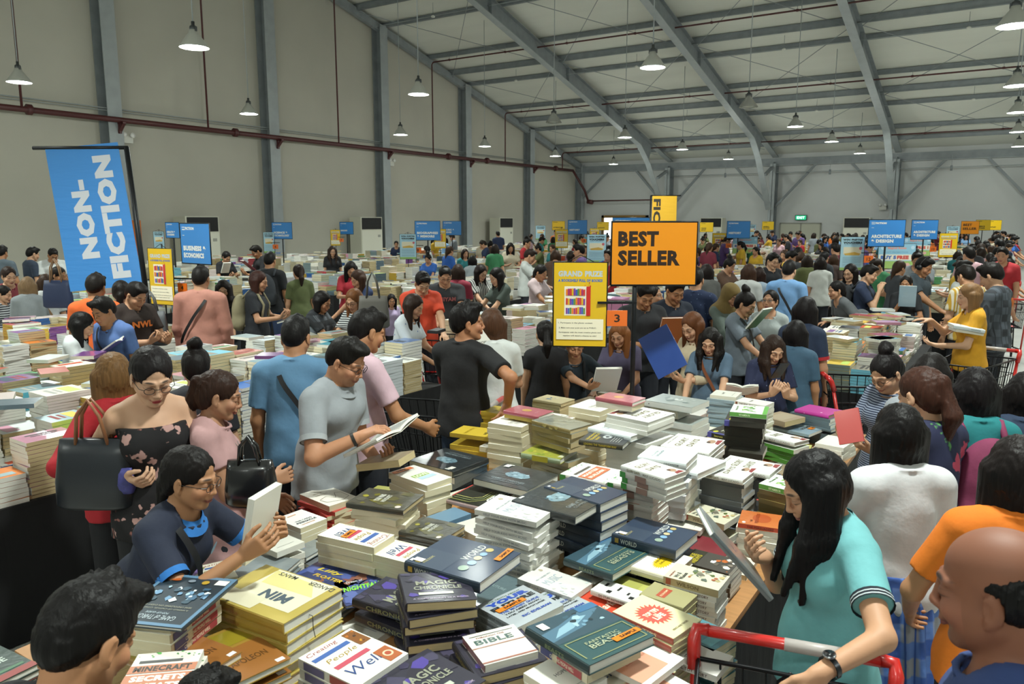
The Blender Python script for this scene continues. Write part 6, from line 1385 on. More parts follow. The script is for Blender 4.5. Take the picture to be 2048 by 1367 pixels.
# poses (local metres: x to the person's right, y forward)
READ = dict(hr=(.09, .30, 1.12), hl=(-.12, .30, 1.10), dr=(-.35, .6, .35), dl=(.45, .6, .3), nr=(-.3, -.3, .8), nl=(.3, -.3, .8), curlr=45, curll=40, hpitch=32)
REACH = dict(hr=(.14, .42, 1.0), dr=(0, .9, -.25), nr=(-.2, .1, -1), curlr=18, hpitch=25)
BOTH = dict(REACH, hl=(-.14, .38, 1.0), dl=(0, .9, -.25), nl=(.2, .1, -1), curll=18)
PHONE = dict(hr=(.06, .28, 1.18), hl=(-.07, .28, 1.16), dr=(-.3, .5, .7), dl=(.3, .5, .7), nr=(-.3, -.7, .3), nl=(.3, -.7, .3), curlr=50, curll=45, hpitch=30)
def P(*ds, **k):
    o = {}
    for d in ds: o.update(d)
    o.update(k); return o
F_ = dict(fem=True)
NAVY, BLK = '#1c2536', '#17181b'
# ---- nearest the camera
spawn('A', 178, 1275, 1.52, 125, 'dark-haired boy in the lower left corner, seen from behind', P(hair='spiky', hcol='#0e0c0c', shirt='#1a1a1e', hpitch=30, skin=sk(S2)), 0)
spawn('B', 405, 1412, 1.24, 120, 'small child with messy black hair at the bottom edge', P(hair='spiky', hcol='#0f0d0c', shirt='#2a3a4a', hpitch=25, w=.85, skin=sk(S2)), 0)
spawn('C', 1992, 1180, 1.66, -98, 'balding man in a blue shirt in the lower right corner', P(hair='bald', hcol='#0c0a0a', shirt='#2e4274', hpitch=10, fat=1.12, w=1.12, skin=sk('#80503a', '#7a4038', True, True), hr=(.2, .25, .95), backpack='#8a2326', bplabel='red backpack on the balding man\'s shoulders'), 0)
spawn('D', 1628, 975, 1.53, -62, 'woman in a teal polo with long black hair reading beside a cart', P(F_, hair='front', hcol='#0d0b0c', hlen=.40, shirt='#6aa9ad', collar='#6aa9ad', cuffs='#17202a', cuff2='#b9c4c8', hpitch=28, hyaw=8, hlw=(1640, 1345, -.42), hrw=(1530, 1112, .1), dl=(-.1, .5, -.7), dr=(-.4, .7, .35), nr=(-.5, 0, .8), curlr=45, curll=30, w=1.08, fat=1.06, pants='#2a2c30', skin=sk('#bd9070', '#a06058'), neckline=.5, sleeve=.62, el=(-.6, -.3, -.3)), 0)
spawn('E', 1795, 868, 1.54, -152, 'schoolgirl in white blouse and blue plaid skirt with long hair', P(F_, hair='long', hlen=.36, hcol='#100d0d', shirt='#c9cacd', skirt=(.30, .07), pants=('plaid', '#8a8f96', '#5577b8', '#34549a'), hpitch=15, tuck=1, sleeve=.72, hr=(.18, .3, .98), hl=(-.18, .32, 1.0), skin=sk('#b08463'), loose=.016), 0)
spawn('F', 1842, 790, 1.6, -128, 'woman in a navy tropical-leaf dress with a brown ponytail', P(F_, hair='tail', hlen=.28, hcol='#3a2118', shirt=('floral', '#1c2140', '#4f8a4a', 9, '#b0405a'), dress=1, hem=.42, flare=.06, hpitch=18, hr=(.2, .3, 1.0)), 0)
spawn('G', 1948, 785, 1.62, -158, 'woman with black hair in a teal top near the right edge', P(F_, hair='mid', hlen=.24, hcol='#120e10', shirt='#1b7276', hpitch=15, backpack='#7a3050', bplabel='dark pink backpack on the woman in teal near the right edge', hl=(-.2, .3, 1.0)), 0)
spawn('H', 2034, 945, 1.56, -170, 'long-haired person in an orange shirt at the right edge', P(F_, hair='long', hlen=.38, hcol='#171110', shirt='#e0761c', hpitch=12, w=1.05, hl=(-.26, .2, .95)), 0)
spawn('I', 2052, 790, 1.6, 180, 'person with long dark hair cut off by the right edge', P(F_, hair='long', hcol='#120e0e', shirt='#23324a'), 0)
spawn('J', 1772, 745, 1.5, -38, 'woman with a bun and glasses in a navy striped blouse', P(F_, READ, hair='bun', hcol='#141011', shirt=('hstripe', '#1e2a44', '#8a94a8', 22), glasses=1, hpitch=34), 0)
spawn('K', 1862, 752, 1.56, 170, 'person in a pale grey top behind the tropical dress', P(F_, hair='mid', hcol='#151110', shirt='#8d9298', hpitch=20), 1)
spawn('L', 382, 955, 1.47, 52, 'student in navy polo with bright blue collar holding a book', P(F_, hair='low', hcol='#120e0d', shirt='#1b2236', collar='#2a6fb8', cuffs='#2a6fb8', lean=24, hpitch=14, nofix=1, hyaw=-6, glasses=1, hrw=(488, 1108, -.12), hlw=(546, 1068, .12), dr=(-.1, .8, .5), dl=(.2, .6, .4), nr=(-.8, .2, .4), nl=(.8, -.2, .3), curlr=35, curll=35, neckline=.5, sleeve=.72, w=1.05, fat=1.05, skin=sk('#a87a58', '#8a4a44'), strap=(1, '#14161c')), 0)
spawn('M', 440, 790, 1.6, 82, 'woman in a dusty pink dress with a brown ponytail', P(F_, hair='tail', hlen=.34, hcol='#2e1d16', shirt='#b08a8a', dress=1, hem=.5, hpitch=16, hrw=(545, 960, .1), hl=(-.2, .25, .95), skin=sk('#a57a5e'), sleeve=.5), 0)
spawn('N', 304, 752, 1.68, 12, 'woman in a black floral off-shoulder top wearing clear glasses', P(F_, hair='low', hcol='#191516', shirt=('floral', '#121013', '#b08a84', 15, '#8a5a52'), tube=1, sleeve=1.3, hpitch=26, hrw=(250, 955, .0), er=(.35, -.6, -.5), hl=(-.06, .3, 1.0), glasses=1, skin=sk('#c9a084', '#a03038'), nr=(-.4, -.4, .6), curlr=45, pants='#16161a', nofix=1), 0)
spawn('O', 226, 752, 1.57, 190, 'woman with light brown hair in a red jacket, back turned', P(F_, hair='long', hlen=.24, hcol='#6e5030', shirt='#a31c26', sleeve=1.95, hlw=(165, 900, -.05), hr=(.2, .2, 1.0), pants='#17171b', nofix=1), 0)
spawn('Pb', 393, 735, 1.52, 175, 'person with dark tied-up hair behind the ponytailed woman', P(F_, hair='bun', hcol='#15100f', shirt='#26262c'), 1)
spawn('Q', 693, 722, 1.78, 58, 'man in a grey polo and black glasses reading an open book', P(hair='short', hcol='#14110f', shirt='#8b9095', collar='#8b9095', cuffs='#9ba0a4', hpitch=26, lean=9, glasses=2, hrw=(722, 872, -.18), hlw=(752, 918, .05), dr=(-.2, .6, .3), dl=(.3, .7, .2), nr=(-.2, -.1, -.9), nl=(.2, -.1, .9), curlr=35, curll=40, neckline=.5, w=1.1, fat=1.06, pants='#3a3c42', skin=sk('#b58262', '#945a4a', True, True), sleeve=.72), 0)
spawn('R', 735, 662, 1.74, 118, 'man in a pale pink polo with a black strap, seen from behind', P(hair='short', hcol='#141110', shirt='#c7a8b4', strap=(-1, '#1a1a1c'), hpitch=18, hr=(.2, .3, 1.0), skin=sk(S2)), 0)
spawn('S', 592, 675, 1.7, 172, 'person in a light blue shirt with a black strap at the table', P(hair='short', hcol='#121010', shirt='#5d86a8', strap=(-1, '#1a1a1c'), hpitch=20, hyaw=10), 0)
spawn('T', 935, 645, 1.74, 148, 'young man in a black T-shirt turning his head right', P(hair='spiky', hcol='#120f0f', shirt='#141416', hpitch=0, hyaw=48, hrw=(1015, 808, -.1), hl=(-.2, .35, 1.0), dr=(0, -.5, -.5), pants='#2a3a50', skin=sk('#a87452'), er=(.6, -.4, .1)), 0)
spawn('U', 983, 650, 1.6, -165, 'long-haired woman in a white T-shirt behind the man in black', P(F_, hair='long', hcol='#4a3020', shirt='#c9ccca', hpitch=15, hr=(.1, .3, 1.1)), 1)
spawn('V1', 165, 650, 1.56, 75, 'woman in a white top with long straight black hair at left', P(F_, READ, hair='long', hlen=.36, hcol='#100d0d', shirt='#c2c6c8', hpitch=26, sleeve=.55), 1)
spawn('V2', 207, 622, 1.72, -52, 'man in a blue T-shirt leaning his face onto a woman', P(hair='spiky', hcol='#141110', shirt='#506ba0', strap=(1, '#1c1c20'), lean=12, hpitch=22, skin=sk(S2)), 1)
spawn('W', 1090, 668, 1.56, -172, 'woman in black with a black ponytail left of the yellow poster', P(F_, hair='tail', hcol='#120e0d', shirt='#16161a', hpitch=15, sleeve=.4), 1)
spawn('X', 1150, 690, 1.5, 10, 'woman in navy T-shirt reading under the yellow poster', P(F_, READ, hair='low', hcol='#1a1412', shirt='#27343f', backpack='#23272c', bplabel='dark backpack of the reader under the yellow poster', hrw=(1180, 775, -.25), hlw=(1225, 762, -.2)), 0)
spawn('Y', 1238, 668, 1.52, -20, 'woman with curly light brown hair in a purple-grey top', P(F_, BOTH, hair='wavy', hcol='#7a4c2a', shirt='#48425a', hpitch=30), 1)
spawn('Z', 1350, 582, 1.68, 30, 'man in a dark navy cardigan over a white T-shirt', P(READ, hair='short', hcol='#1a1512', shirt='#1a2130', sleeve=1.95, hpitch=25), 1)
spawn('AA', 1384, 652, 1.5, -40, 'woman with reddish brown hair in a cream cardigan', P(F_, READ, hair='long', hlen=.28, hcol='#5e3820', shirt='#b9ab90', sleeve=1.6, hpitch=28), 1)
spawn('AB', 1420, 682, 1.52, -12, 'woman in a blue-grey T-shirt with a brown cross strap', P(F_, BOTH, hair='front', hlen=.3, hcol='#15110f', shirt='#4f6478', strap=(1, '#7a4526'), hpitch=26), 0)
spawn('AC', 1548, 698, 1.5, 18, 'girl in a navy dotted shirt looking at her phone', P(F_, PHONE, hair='front', hlen=.3, hcol='#2a1c15', shirt=('dots', '#1c2240', '#7a86a8', 26), hpitch=28, hyaw=-8), 0)
spawn('AD', 1592, 668, 1.58, 172, 'long-haired woman in denim blue beside the phone girl', P(F_, hair='long', hcol='#151112', shirt='#3a566c'), 1)
spawn('AD2', 1612, 622, 1.66, 160, 'long-haired woman in a navy, white and red raglan', P(F_, hair='long', hcol='#171213', shirt='#26324a', cuffs='#b02a30', hpitch=15), 1)
spawn('AE', 1462, 590, 1.58, 40, 'woman in an olive headscarf and grey top', P(F_, BOTH, hair='hijab', hcol='#6e5a30', shirt='#55605a', sleeve=1.9, hpitch=28), 1)
spawn('AF', 1492, 608, 1.56, 62, 'woman with a bun and glasses in a grey polo', P(F_, BOTH, hair='bun', hcol='#171211', shirt='#6b7580', glasses=1, strap=(1, '#1a1a1c'), hpitch=24), 1)
spawn('AG', 1540, 602, 1.52, -8, 'girl with glasses in a pale raglan shirt', P(F_, hair='low', hcol='#15110f', shirt='#a3abab', cuffs='#26324a', glasses=1, hpitch=-8, hyaw=12, skin=sk(S1, '#96504c', False), sleeve=1.1), 1)
spawn('AH', 1578, 542, 1.72, 165, 'man in a light blue shirt with a dark shoulder strap', P(hair='short', hcol='#141110', shirt='#6f98c6', strap=(-1, '#1c1c20'), hpitch=18), 1)
spawn('AI', 1938, 592, 1.62, -75, 'woman in a mustard yellow top with long light brown hair', P(F_, hair='long', hlen=.32, hcol='#7c5c3c', shirt='#cf9620', hrw=(1862, 640, .2), dr=(0, 1, .1), nr=(0, .1, -1), hl=(-.1, .3, 1.08), dl=(.5, .6, .1), nl=(0, 0, 1), hpitch=12, pants='#141416', curlr=15, w=1.05), 1)
spawn('AJ', 1982, 552, 1.78, -110, 'tall man in a dark checked shirt at the right', P(hair='spiky', hcol='#15110f', shirt=('plaid', '#3a4048', '#4a515a', '#2a2e34'), sleeve=1.4, hpitch=25, hr=(.15, .4, 1.0)), 1)
spawn('AK', 1932, 552, 1.7, -140, 'person in a yellow, white and black striped shirt', P(hair='short', hcol='#17120f', shirt=('vstripe', '#b08a2a', '#c9c2b0', 9), hpitch=20, hr=(.15, .4, 1.0)), 1)
spawn('AL', 1672, 580, 1.6, -62, 'person in grey bending low over the architecture books', P(F_, BOTH, hair='low', hcol='#141010', shirt='#56595c', lean=34, hpitch=15), 1)
spawn('AM', 1812, 568, 1.5, -10, 'smiling woman in black scratching her face behind a book', P(F_, hair='low', hcol='#17120f', shirt='#1e2024', hpitch=5, hr=(.02, .2, 1.32), hl=(-.12, .3, 1.1), dr=(-.6, .2, .5), skin=sk(S2, '#8a4a44')), 1)
spawn('AN', 1848, 533, 1.74, 62, 'man in dark grey wearing black headphones', P(REACH, hair='short', hcol='#12100f', shirt='#3a444c', w=1.1), 1)
spawn('AO', 1738, 548, 1.7, 80, 'young man in navy with a black backpack, hand at mouth', P(hair='short', hcol='#14110f', shirt='#25304a', backpack='#1a1c20', bplabel='black backpack below the number 12 card', hr=(.05, .2, 1.35), hpitch=15), 1)
spawn('AP', 1545, 522, 1.7, 40, 'man in black with glasses left of the light blue shirt', P(hair='short', hcol='#14110f', shirt='#1c1e24', glasses=1), 1)
spawn('AR', 1498, 545, 1.62, 165, 'woman with brown-tipped long hair in white', P(F_, hair='long', hcol='#3a261c', shirt='#b4b6b4'), 1)
spawn('AR2', 1518, 550, 1.58, 170, 'woman with dark long hair and pale blue top beside the hijab', P(F_, hair='long', hcol='#2a1b16', shirt='#98a8b8'), 1)
spawn('AS', 1640, 528, 1.6, -160, 'woman with long dark hair in a white T-shirt, back turned', P(F_, hair='long', hcol='#1c1412', shirt='#c6c8c4'), 1)
spawn('AT', 1668, 520, 1.58, 160, 'woman with brown hair in a brown top behind the bent person', P(F_, hair='mid', hcol='#3a281c', shirt='#4a3c38'), 1)
spawn('AU', 1700, 545, 1.62, -30, 'woman with glasses and dark hair left of the vouchers poster', P(F_, hair='wavy', hcol='#1a1413', shirt='#2c3038', glasses=1), 1)
# ---- left and centre, middle distance
spawn('m1', 402, 558, 1.74, 162, 'man in a salmon long-sleeved shirt with a black strap', P(hair='short', hcol='#14100f', shirt='#b07a6c', sleeve=1.95, strap=(1, '#1a1a1c'), hpitch=12, w=1.08), 1)
spawn('m2', 447, 578, 1.5, -8, 'girl with long dark hair right of the salmon shirt', P(F_, BOTH, hair='front', hcol='#1c1412', shirt='#22242a', cuffs='#c9c9c9'), 1)
spawn('m3', 518, 562, 1.62, 70, 'woman with curly maroon-brown hair in a black T-shirt', P(F_, READ, hair='wavy', hcol='#38201a', shirt='#1d2026', backpack='#8c8468', bplabel='khaki backpack on the curly-haired woman in black', hpitch=15, w=1.05), 1)
spawn('m4', 272, 590, 1.66, 40, 'person in a dark brown printed T-shirt behind the yellow poster', P(READ, hair='short', hcol='#14100f', shirt='#2a1e1a', w=1.12), 1)
spawn('m5', 192, 575, 1.7, 160, 'man in an orange T-shirt under the NON-FICTION banner', P(hair='spiky', hcol='#17120f', shirt='#d8622a'), 1)
spawn('m5b', 243, 585, 1.62, 170, 'person in a bright coral top right of the orange T-shirt', P(F_, hair='low', hcol='#17120f', shirt='#c8485a'), 1)
spawn('m6', 540, 522, 1.74, 160, 'man in black with a dark backpack near the left wall', P(hair='short', hcol='#14100f', shirt='#1a1c20', backpack='#2e3238', bplabel='dark patterned backpack on the man near the left wall', pants='#2a3a5a'), 1)
spawn('m7', 597, 545, 1.58, -165, 'woman in an olive dress with a dark ponytail', P(F_, hair='tail', hcol='#241812', shirt='#4e5632', dress=1, hem=.6), 1)
spawn('m8', 453, 514, 1.62, 30, 'woman in black bending over a book by the blue sign', P(F_, READ, hair='low', hcol='#14100f', shirt='#17181c'), 1)
spawn('m9', 513, 503, 1.76, -70, 'man in a black jacket with glasses facing left', P(READ, hair='short', hcol='#17130f', shirt='#16171b', sleeve=1.9, glasses=1), 1)
spawn('m10', 665, 502, 1.62, 8, 'woman with glasses and long hair in black facing the camera', P(F_, hair='front', hcol='#2a1d17', shirt='#1c1c20', glasses=1, skin=sk(S3, '#a04a4a', False)), 1)
spawn('l1', 4, 506, 1.76, 150, 'man in a grey uniform shirt at the left edge', P(hair='short', hcol='#141110', shirt='#56626c'), 1)
spawn('l2', 66, 508, 1.72, 110, 'man in navy stripes near the left edge', P(hair='short', hcol='#141110', shirt=('hstripe', '#1e2836', '#39465a', 14)), 1)
spawn('l3', 106, 510, 1.72, 15, 'man in a white polo numbered on the sleeve', P(READ, hair='short', hcol='#141110', shirt='#c0c4c4', glasses=1, w=1.1), 1)
spawn('l4', 18, 552, 1.58, 20, 'woman with tied brown hair at the far left edge', P(F_, hair='low', hcol='#2a1c16', shirt='#7a3038'), 1)
spawn('l5', 118, 550, 1.58, 48, 'woman in navy with dark tied hair left of the banner', P(F_, hair='low', hcol='#1a1412', shirt='#1c2440'), 1)
spawn('l6', 56, 572, 1.6, 168, 'woman with long light brown hair in a grey sweater', P(F_, hair='long', hlen=.34, hcol='#7a6248', shirt='#82888c', sleeve=1.9), 1)
spawn('l7', 92, 566, 1.6, 172, 'woman with long hair in a white blouse with a navy bag', P(F_, hair='long', hcol='#3a2a20', shirt='#bcbfc0', strap=(-1, '#8a6a4a')), 1)
spawn('l8', 8, 588, 1.55, 60, 'woman in a black and white striped top at left edge', P(F_, hair='low', hcol='#15110f', shirt=('hstripe', '#22242a', '#b9bcc0', 10)), 1)
spawn('c1', 645, 603, 1.58, 60, 'woman with glasses and a black bob in a checked shirt', P(F_, BOTH, hair='bob', hcol='#120e0d', shirt=('plaid', '#6a7078', '#2a2e34', '#1a1c20'), glasses=1), 1)
spawn('c2', 708, 600, 1.6, -35, 'woman with copper hair and glasses in a striped top', P(F_, BOTH, hair='mid', hcol='#6a4224', shirt=('hstripe', '#b9bcbc', '#2a2c30', 14), glasses=1), 1)
spawn('c3', 702, 538, 1.6, 10, 'woman in a dark red shirt left of the red T-shirt', P(F_, READ, hair='long', hcol='#15110f', shirt='#a02432'), 1)
spawn('c4', 716, 558, 1.58, -60, 'woman with dark brown hair in a navy T-shirt', P(F_, BOTH, hair='mid', hcol='#3a261c', shirt='#26365a'), 1)
spawn('c5', 783, 600, 1.18, 6, 'little girl with black hair peering over the books', P(F_, hair='mid', hcol='#120e0e', shirt='#a898b8', w=.8, hs=1.1, skin=sk(S2, '#9a5a50', False)), 1)
spawn('c6', 828, 612, 1.6, 62, 'woman in a white top with blue dots and long hair', P(F_, BOTH, hair='long', hcol='#2c1e17', shirt=('dots', '#c2c8ce', '#4a62a0', 18), lean=10), 1)
spawn('c7', 845, 566, 1.68, 15, 'young man in an orange-red T-shirt looking down', P(BOTH, hair='spiky', hcol='#14100f', shirt='#d2482c', hpitch=36), 1)
spawn('c8', 890, 552, 1.7, 8, 'man with glasses in a charcoal printed T-shirt', P(BOTH, hair='short', hcol='#14100f', shirt='#2a2c30', hpitch=26, glasses=2, w=1.12, fat=1.08), 1)
spawn('c9', 916, 545, 1.6, 175, 'woman in maroon with long dark hair, back turned', P(F_, hair='long', hcol='#2c1e18', shirt='#7a1e32'), 1)
spawn('c10', 962, 545, 1.58, 42, 'woman with glasses in black and white stripes', P(F_, BOTH, hair='long', hcol='#1c1412', shirt=('vstripe', '#1c1c20', '#a9a9a4', 9), glasses=1), 1)
spawn('c11', 993, 553, 1.6, -60, 'woman with curly black hair in a dark green top', P(F_, BOTH, hair='wavy', hcol='#14100f', shirt='#3a443e'), 1)
spawn('c12', 1060, 512, 1.7, 85, 'man in a white shirt reaching to the right', P(REACH, hair='short', hcol='#2a1e18', shirt='#c4c8c6'), 1)
spawn('c13', 1082, 545, 1.58, 55, 'woman in a dusty pink T-shirt with tied dark hair', P(F_, BOTH, hair='low', hcol='#14100f', shirt='#b3a0a2'), 1)
spawn('c14', 945, 522, 1.58, 180, 'woman in pale grey with short black hair, back turned', P(F_, hair='bob', hcol='#120e0e', shirt='#9aa2a8'), 1)
spawn('c15', 1306, 592, 1.6, 70, 'young woman in profile looking up right of the orange sign', P(F_, hair='low', hcol='#1a1412', shirt='#b09a80', hpitch=-5, skin=sk(S1, '#9a504a', False)), 1)
spawn('c16', 1290, 590, 1.68, 20, 'dark-haired man partly behind the number 3 card', P(READ, hair='short', hcol='#15110f', shirt='#25262a'), 1)
spawn('c17', 1392, 560, 1.7, 172, 'man in a navy dotted shirt right of the orange sign', P(hair='short', hcol='#15110f', shirt=('dots', '#1e2c4c', '#6a7a98', 30)), 1)
spawn('c18', 1412, 545, 1.6, -150, 'woman with curly dark hair behind the navy dotted shirt', P(F_, hair='wavy', hcol='#1c1412', shirt='#5c5c5a'), 1)
# ---- everyone further back: a dozen figures repeated in their own clothes
FAR = []
R = random.Random(11)
fh = [('short', 0), ('short', 0), ('spiky', 0), ('low', 1), ('long', 1), ('long', 1), ('tail', 1), ('bob', 1), ('bun', 1), ('mid', 1)]
fhn = {'short': 'short-haired', 'spiky': 'spiky-haired', 'low': 'tied-haired', 'long': 'long-haired', 'tail': 'ponytailed', 'bob': 'bob-haired', 'bun': 'bun-haired', 'mid': 'shoulder-length-haired'}
for i in range(10):
    hh, fm = fh[i]; ps = [{}, READ, BOTH][i % 3]
    r_, J_ = make_person(P(ps, hair=hh, fem=bool(fm), hpitch=[10, 28, 24][i % 3], shirt='#808080', skin=sk(S1), hcol=['#15110f', '#241a14', '#120f0f', '#3a281c'][i % 4], pants=['#23262e', '#2a3a55', '#1c1c20'][i % 3]), 2)
    FAR.append((r_, hh, fm))
FK = kids_of(*[f[0] for f in FAR])
CN = [('black', '#191a1e'), ('navy', '#1e2a48'), ('white', '#c2c5c4'), ('grey', '#7c8288'), ('red', '#a3242c'), ('light blue', '#7aa0c8'), ('maroon', '#6a2232'), ('pink', '#c09aa2'), ('olive', '#5a6038'), ('teal', '#2a7478'), ('yellow', '#c8a02c'), ('cream', '#b9ae98'), ('royal blue', '#2a5aa8'), ('green', '#3a7a52'), ('purple', '#5a4278'), ('brown', '#5a4234'), ('orange', '#cc6a28'), ('charcoal', '#34373c')]
AIS = [(-.3, 'at the right-hand aisle'), (-3.5, 'in the aisle left of the right row'), (-6.9, 'in the middle aisle'), (-10.4, 'in the aisle past the middle'), (-13.8, 'in the second aisle from the left wall'), (-17.3, 'in the aisle nearest the left wall')]
used = set(); used_tpl = set(); nfar = 0
taken = [(v[4].x, v[4].y) for v in PEOPLE.values()]
def gap_ok(x, y, d): return all((x-a)**2+(y-b)**2 > d*d for a, b in taken)
def far_person(x, y, ai):
    global nfar
    band = 'nearest block' if y < 14 else 'second block' if y < 20 else 'third block' if y < 27 else 'fourth block' if y < 34 else 'beside the back wall'
    for t in range(60):
        i = R.randrange(10); c = R.choice(CN); key = (i, c[0], band, ai)
        lb = '%s %s in %s, %s, %s' % (fhn[FAR[i][1]], 'woman' if FAR[i][2] else 'man', c[0], AIS[ai][1], band)
        if lb not in used: break
    used.add(lb); src = FAR[i][0]
    if i not in used_tpl: t = src; used_tpl.add(i)
    else: t = copy_tree(src, FK)
    s = R.uniform(.94, 1.06)*(1.68 if not FAR[i][2] else 1.58)/1.68; t.location = (x, y, 0); t.rotation_euler = (0, 0, R.uniform(0, 6.28)); t.scale = (s, s, s)
    tag(t, label=' '.join(lb.split()[:16]), cat='person', group='shoppers in the distance')
    for ch in (t.children if t is src else t.children):
        if ch.data.name.startswith('shirt'):
            ch.data = ch.data if t is src else ch.data
            ch.material_slots[0].link = 'OBJECT'; ch.material_slots[0].material = cloth_mat(c[1])
    taken.append((x, y)); nfar += 1
zones = [(0, .55, 10.5, 41, 52), (1, .62, 8.6, 41, 56), (2, .62, 10.5, 41, 44), (3, .6, 13.0, 41, 34), (4, .6, 17, 40, 20), (5, .6, 19, 38, 12)]
for ai, hw, y0, y1, n in zones:
    k = 0
    for t in range(n*12):
        if k >= n: break
        x = AIS[ai][0]+R.uniform(-hw, hw*(1 if ai else .3)); y = y0+(y1-y0)*R.random()**.85
        if gap_ok(x, y, .5): far_person(x, y, ai); k += 1
for yc in (13.1, 20.0, 26.9, 33.8, 41.2):
    k = 0
    for t in range(200):
        if k >= 8: break
        x = R.uniform(-9.5, -.6); y = yc+R.uniform(-.4, .4)
        if gap_ok(x, y, .45):
            ai = min(range(6), key=lambda a: abs(AIS[a][0]-x)); far_person(x, y, ai); k += 1
for i in range(10):
    if i not in used_tpl:
        for ch in list(FAR[i][0].children): bpy.data.objects.remove(ch)
        bpy.data.objects.remove(FAR[i][0])
print('far people', nfar, 'near', len(PEOPLE))
# ================================================================ things held, carried and pushed
def hdep(name):
    root, J, s, rz, loc = PEOPLE[name]; h = Vector(J['head']*s); h.rotate(Euler((0, 0, rz))); c = loc+h
    return (-c.x*math.sin(YAW)+c.y*math.cos(YAW))*math.cos(PITCH)+(HC-c.z)*math.sin(PITCH), rz
def hold(name, key, label, px, py, dd, rx=55, roz=0, ry=0, sc=1.0, cat='book'):
    dep, rz = hdep(name); c = atd(px, py, dep+dd); w, h, t = D[key][:3]
    if key not in BM: BM[key] = cover_mesh(key)
    e = empty('book', c, 0, label=label, cat=cat); M = Euler((0, 0, rz+math.radians(roz))).to_matrix() @ Euler((math.radians(rx), math.radians(ry), 0)).to_matrix()
    e.rotation_euler = M.to_euler(); e.scale = (sc, sc, 1); e.location = c-M @ Vector((0, 0, t/2)); put('cover', BM[key][0], e); put('pages', BM[key][1], e); return e
def open_book(name, label, px, py, dd, rx=40, roz=0, ry=0, w=.17, h=.24, cov='#d8d4c8', sag=.02):
    dep, rz = hdep(name); e = empty('open_book', atd(px, py, dep+dd), 0, label=label, cat='book')
    M = Euler((0, 0, rz+math.radians(roz))).to_matrix() @ Euler((math.radians(rx), math.radians(ry), 0)).to_matrix(); e.rotation_euler = M.to_euler()
    pm = mat('#dddcd4', .7); ink = mat('#8f959c', .7); m = MB(); cm = MB()
    for s in (1, -1):
        n = 7; top = []
        for i in range(n+1):
            u = i/n; top.append((s*w*u, .012+.016*math.sin(u*PI)*(1-u*.5)+sag*u*u))
        vs = [(x, y, z) for x, z in top for y in (-h/2, h/2)]+[(x, y, z-.012) for x, z in top for y in (-h/2, h/2)]; k = 2*(n+1)
        fs = [(2*i, 2*i+2, 2*i+3, 2*i+1) if s > 0 else (2*i+1, 2*i+3, 2*i+2, 2*i) for i in range(n)]+[(k+2*i+1, k+2*i+3, k+2*i+2, k+2*i) for i in range(n)]
        fs += [(2*i, k+2*i, k+2*i+2, 2*i+2) for i in range(n)]+[(2*i+3, k+2*i+3, k+2*i+1, 2*i+1) for i in range(n)]+[(2*n, k+2*n, k+2*n+1, 2*n+1)]
        m.add(vs, fs, pm, False)
        for j in range(12):
            y = h*.4-j*h*.065; i0, i1 = 1, n-1
            for i in range(i0, i1): (xa, za), (xb, zb) = top[i], top[i+1]; m.add([(xa, y, za+.0006), (xb, y, zb+.0006), (xb, y+.005, zb+.0006), (xa, y+.005, za+.0006)], [(0, 1, 2, 3) if s > 0 else (3, 2, 1, 0)], ink)
        cm.add([(0, -h/2-.003, -.002), (s*(w+.003), -h/2-.003, top[-1][1]-.014), (s*(w+.003), h/2+.003, top[-1][1]-.014), (0, h/2+.003, -.002), (0, -h/2-.003, -.004), (s*(w+.003), -h/2-.003, top[-1][1]-.016), (s*(w+.003), h/2+.003, top[-1][1]-.016), (0, h/2+.003, -.004)], [(0, 1, 2, 3), (7, 6, 5, 4), (0, 4, 5, 1), (1, 5, 6, 2), (2, 6, 7, 3)], mat(cov, .5))
    m.build('pages', e); cm.build('cover', e); return e
des('folder', .24, .33, .014, 1, '#27468c', '#27468c', PAGEW, 0, [('r', .55, .04, .85, .14, '#c9ccd2')], [], 'blue')
des('bluewhite', .19, .26, .018, 0, '#c9d2d8', '#c9d2d8', PAGEW, 0, [('r', 0, .55, 1, .8, '#3f74b8'), ('r', .1, .2, .8, .25, '#8fb0c8')], [], 'x')
des('coffee', .22, .3, .02, 1, '#b5642c', '#8a3a24', PAGEW, 0, [('r', 0, .6, 1, 1, '#a8402c'), ('k', .1, .05, .9, .6, 12, ['#c9a24a', '#4a4a2c', '#d8b45a', '#7a3a24'], 5), ('t', 'Coffee', .5, .75, .6, .16, '#2a1814', 0, .01, .2)], [], 'x')
des('redf', .2, .28, .012, 0, '#b8504c', '#b8504c', PAGE, 0, [], [], 'x')
des('green', .18, .25, .016, 0, '#2f6a3c', '#2f6a3c', PAGEW, 0, [], [], 'x')
des('purpleb', .2, .26, .014, 0, '#3c3a7a', '#2f2c64', PAGEW, 0, [], [], 'x')
hold('L', 'plain', 'pale wrapped book held upright by the student in the navy polo', 522, 1045, .0, 78, 0, 0, 1.0)
hold('D', 'greyflat', 'pale grey wrapped book held up by the woman in teal', 1466, 1103, .0, 48, -8, 0, .95)
open_book('Q', 'open white book read by the man in the grey polo', 768, 878, -.1, 28, -8, 8)
hold('Q', 'tanthick', 'closed paperback under the open book in the grey polo man\'s hand', 772, 921, -.06, 12, 0)
hold('X', 'bluewhite', 'blue and white book read under the yellow grand prize poster', 1213, 758, -.32, 50)
hold('AA', 'folder', 'large blue book held up by the woman in the cream cardigan', 1325, 703, -.45, 100, 30, 32)
hold('Z', 'coffee', 'orange Coffee picture book held by the man in the cardigan', 1342, 662, -.35, 60, -10)
open_book('AB', 'small open book in front of the woman in the blue-grey T-shirt', 1484, 782, -.3, 30, 10, 0, .11, .17)
hold('U', 'plain', 'pale book held by the long-haired woman in white', 966, 692, -.1, 70, 10)
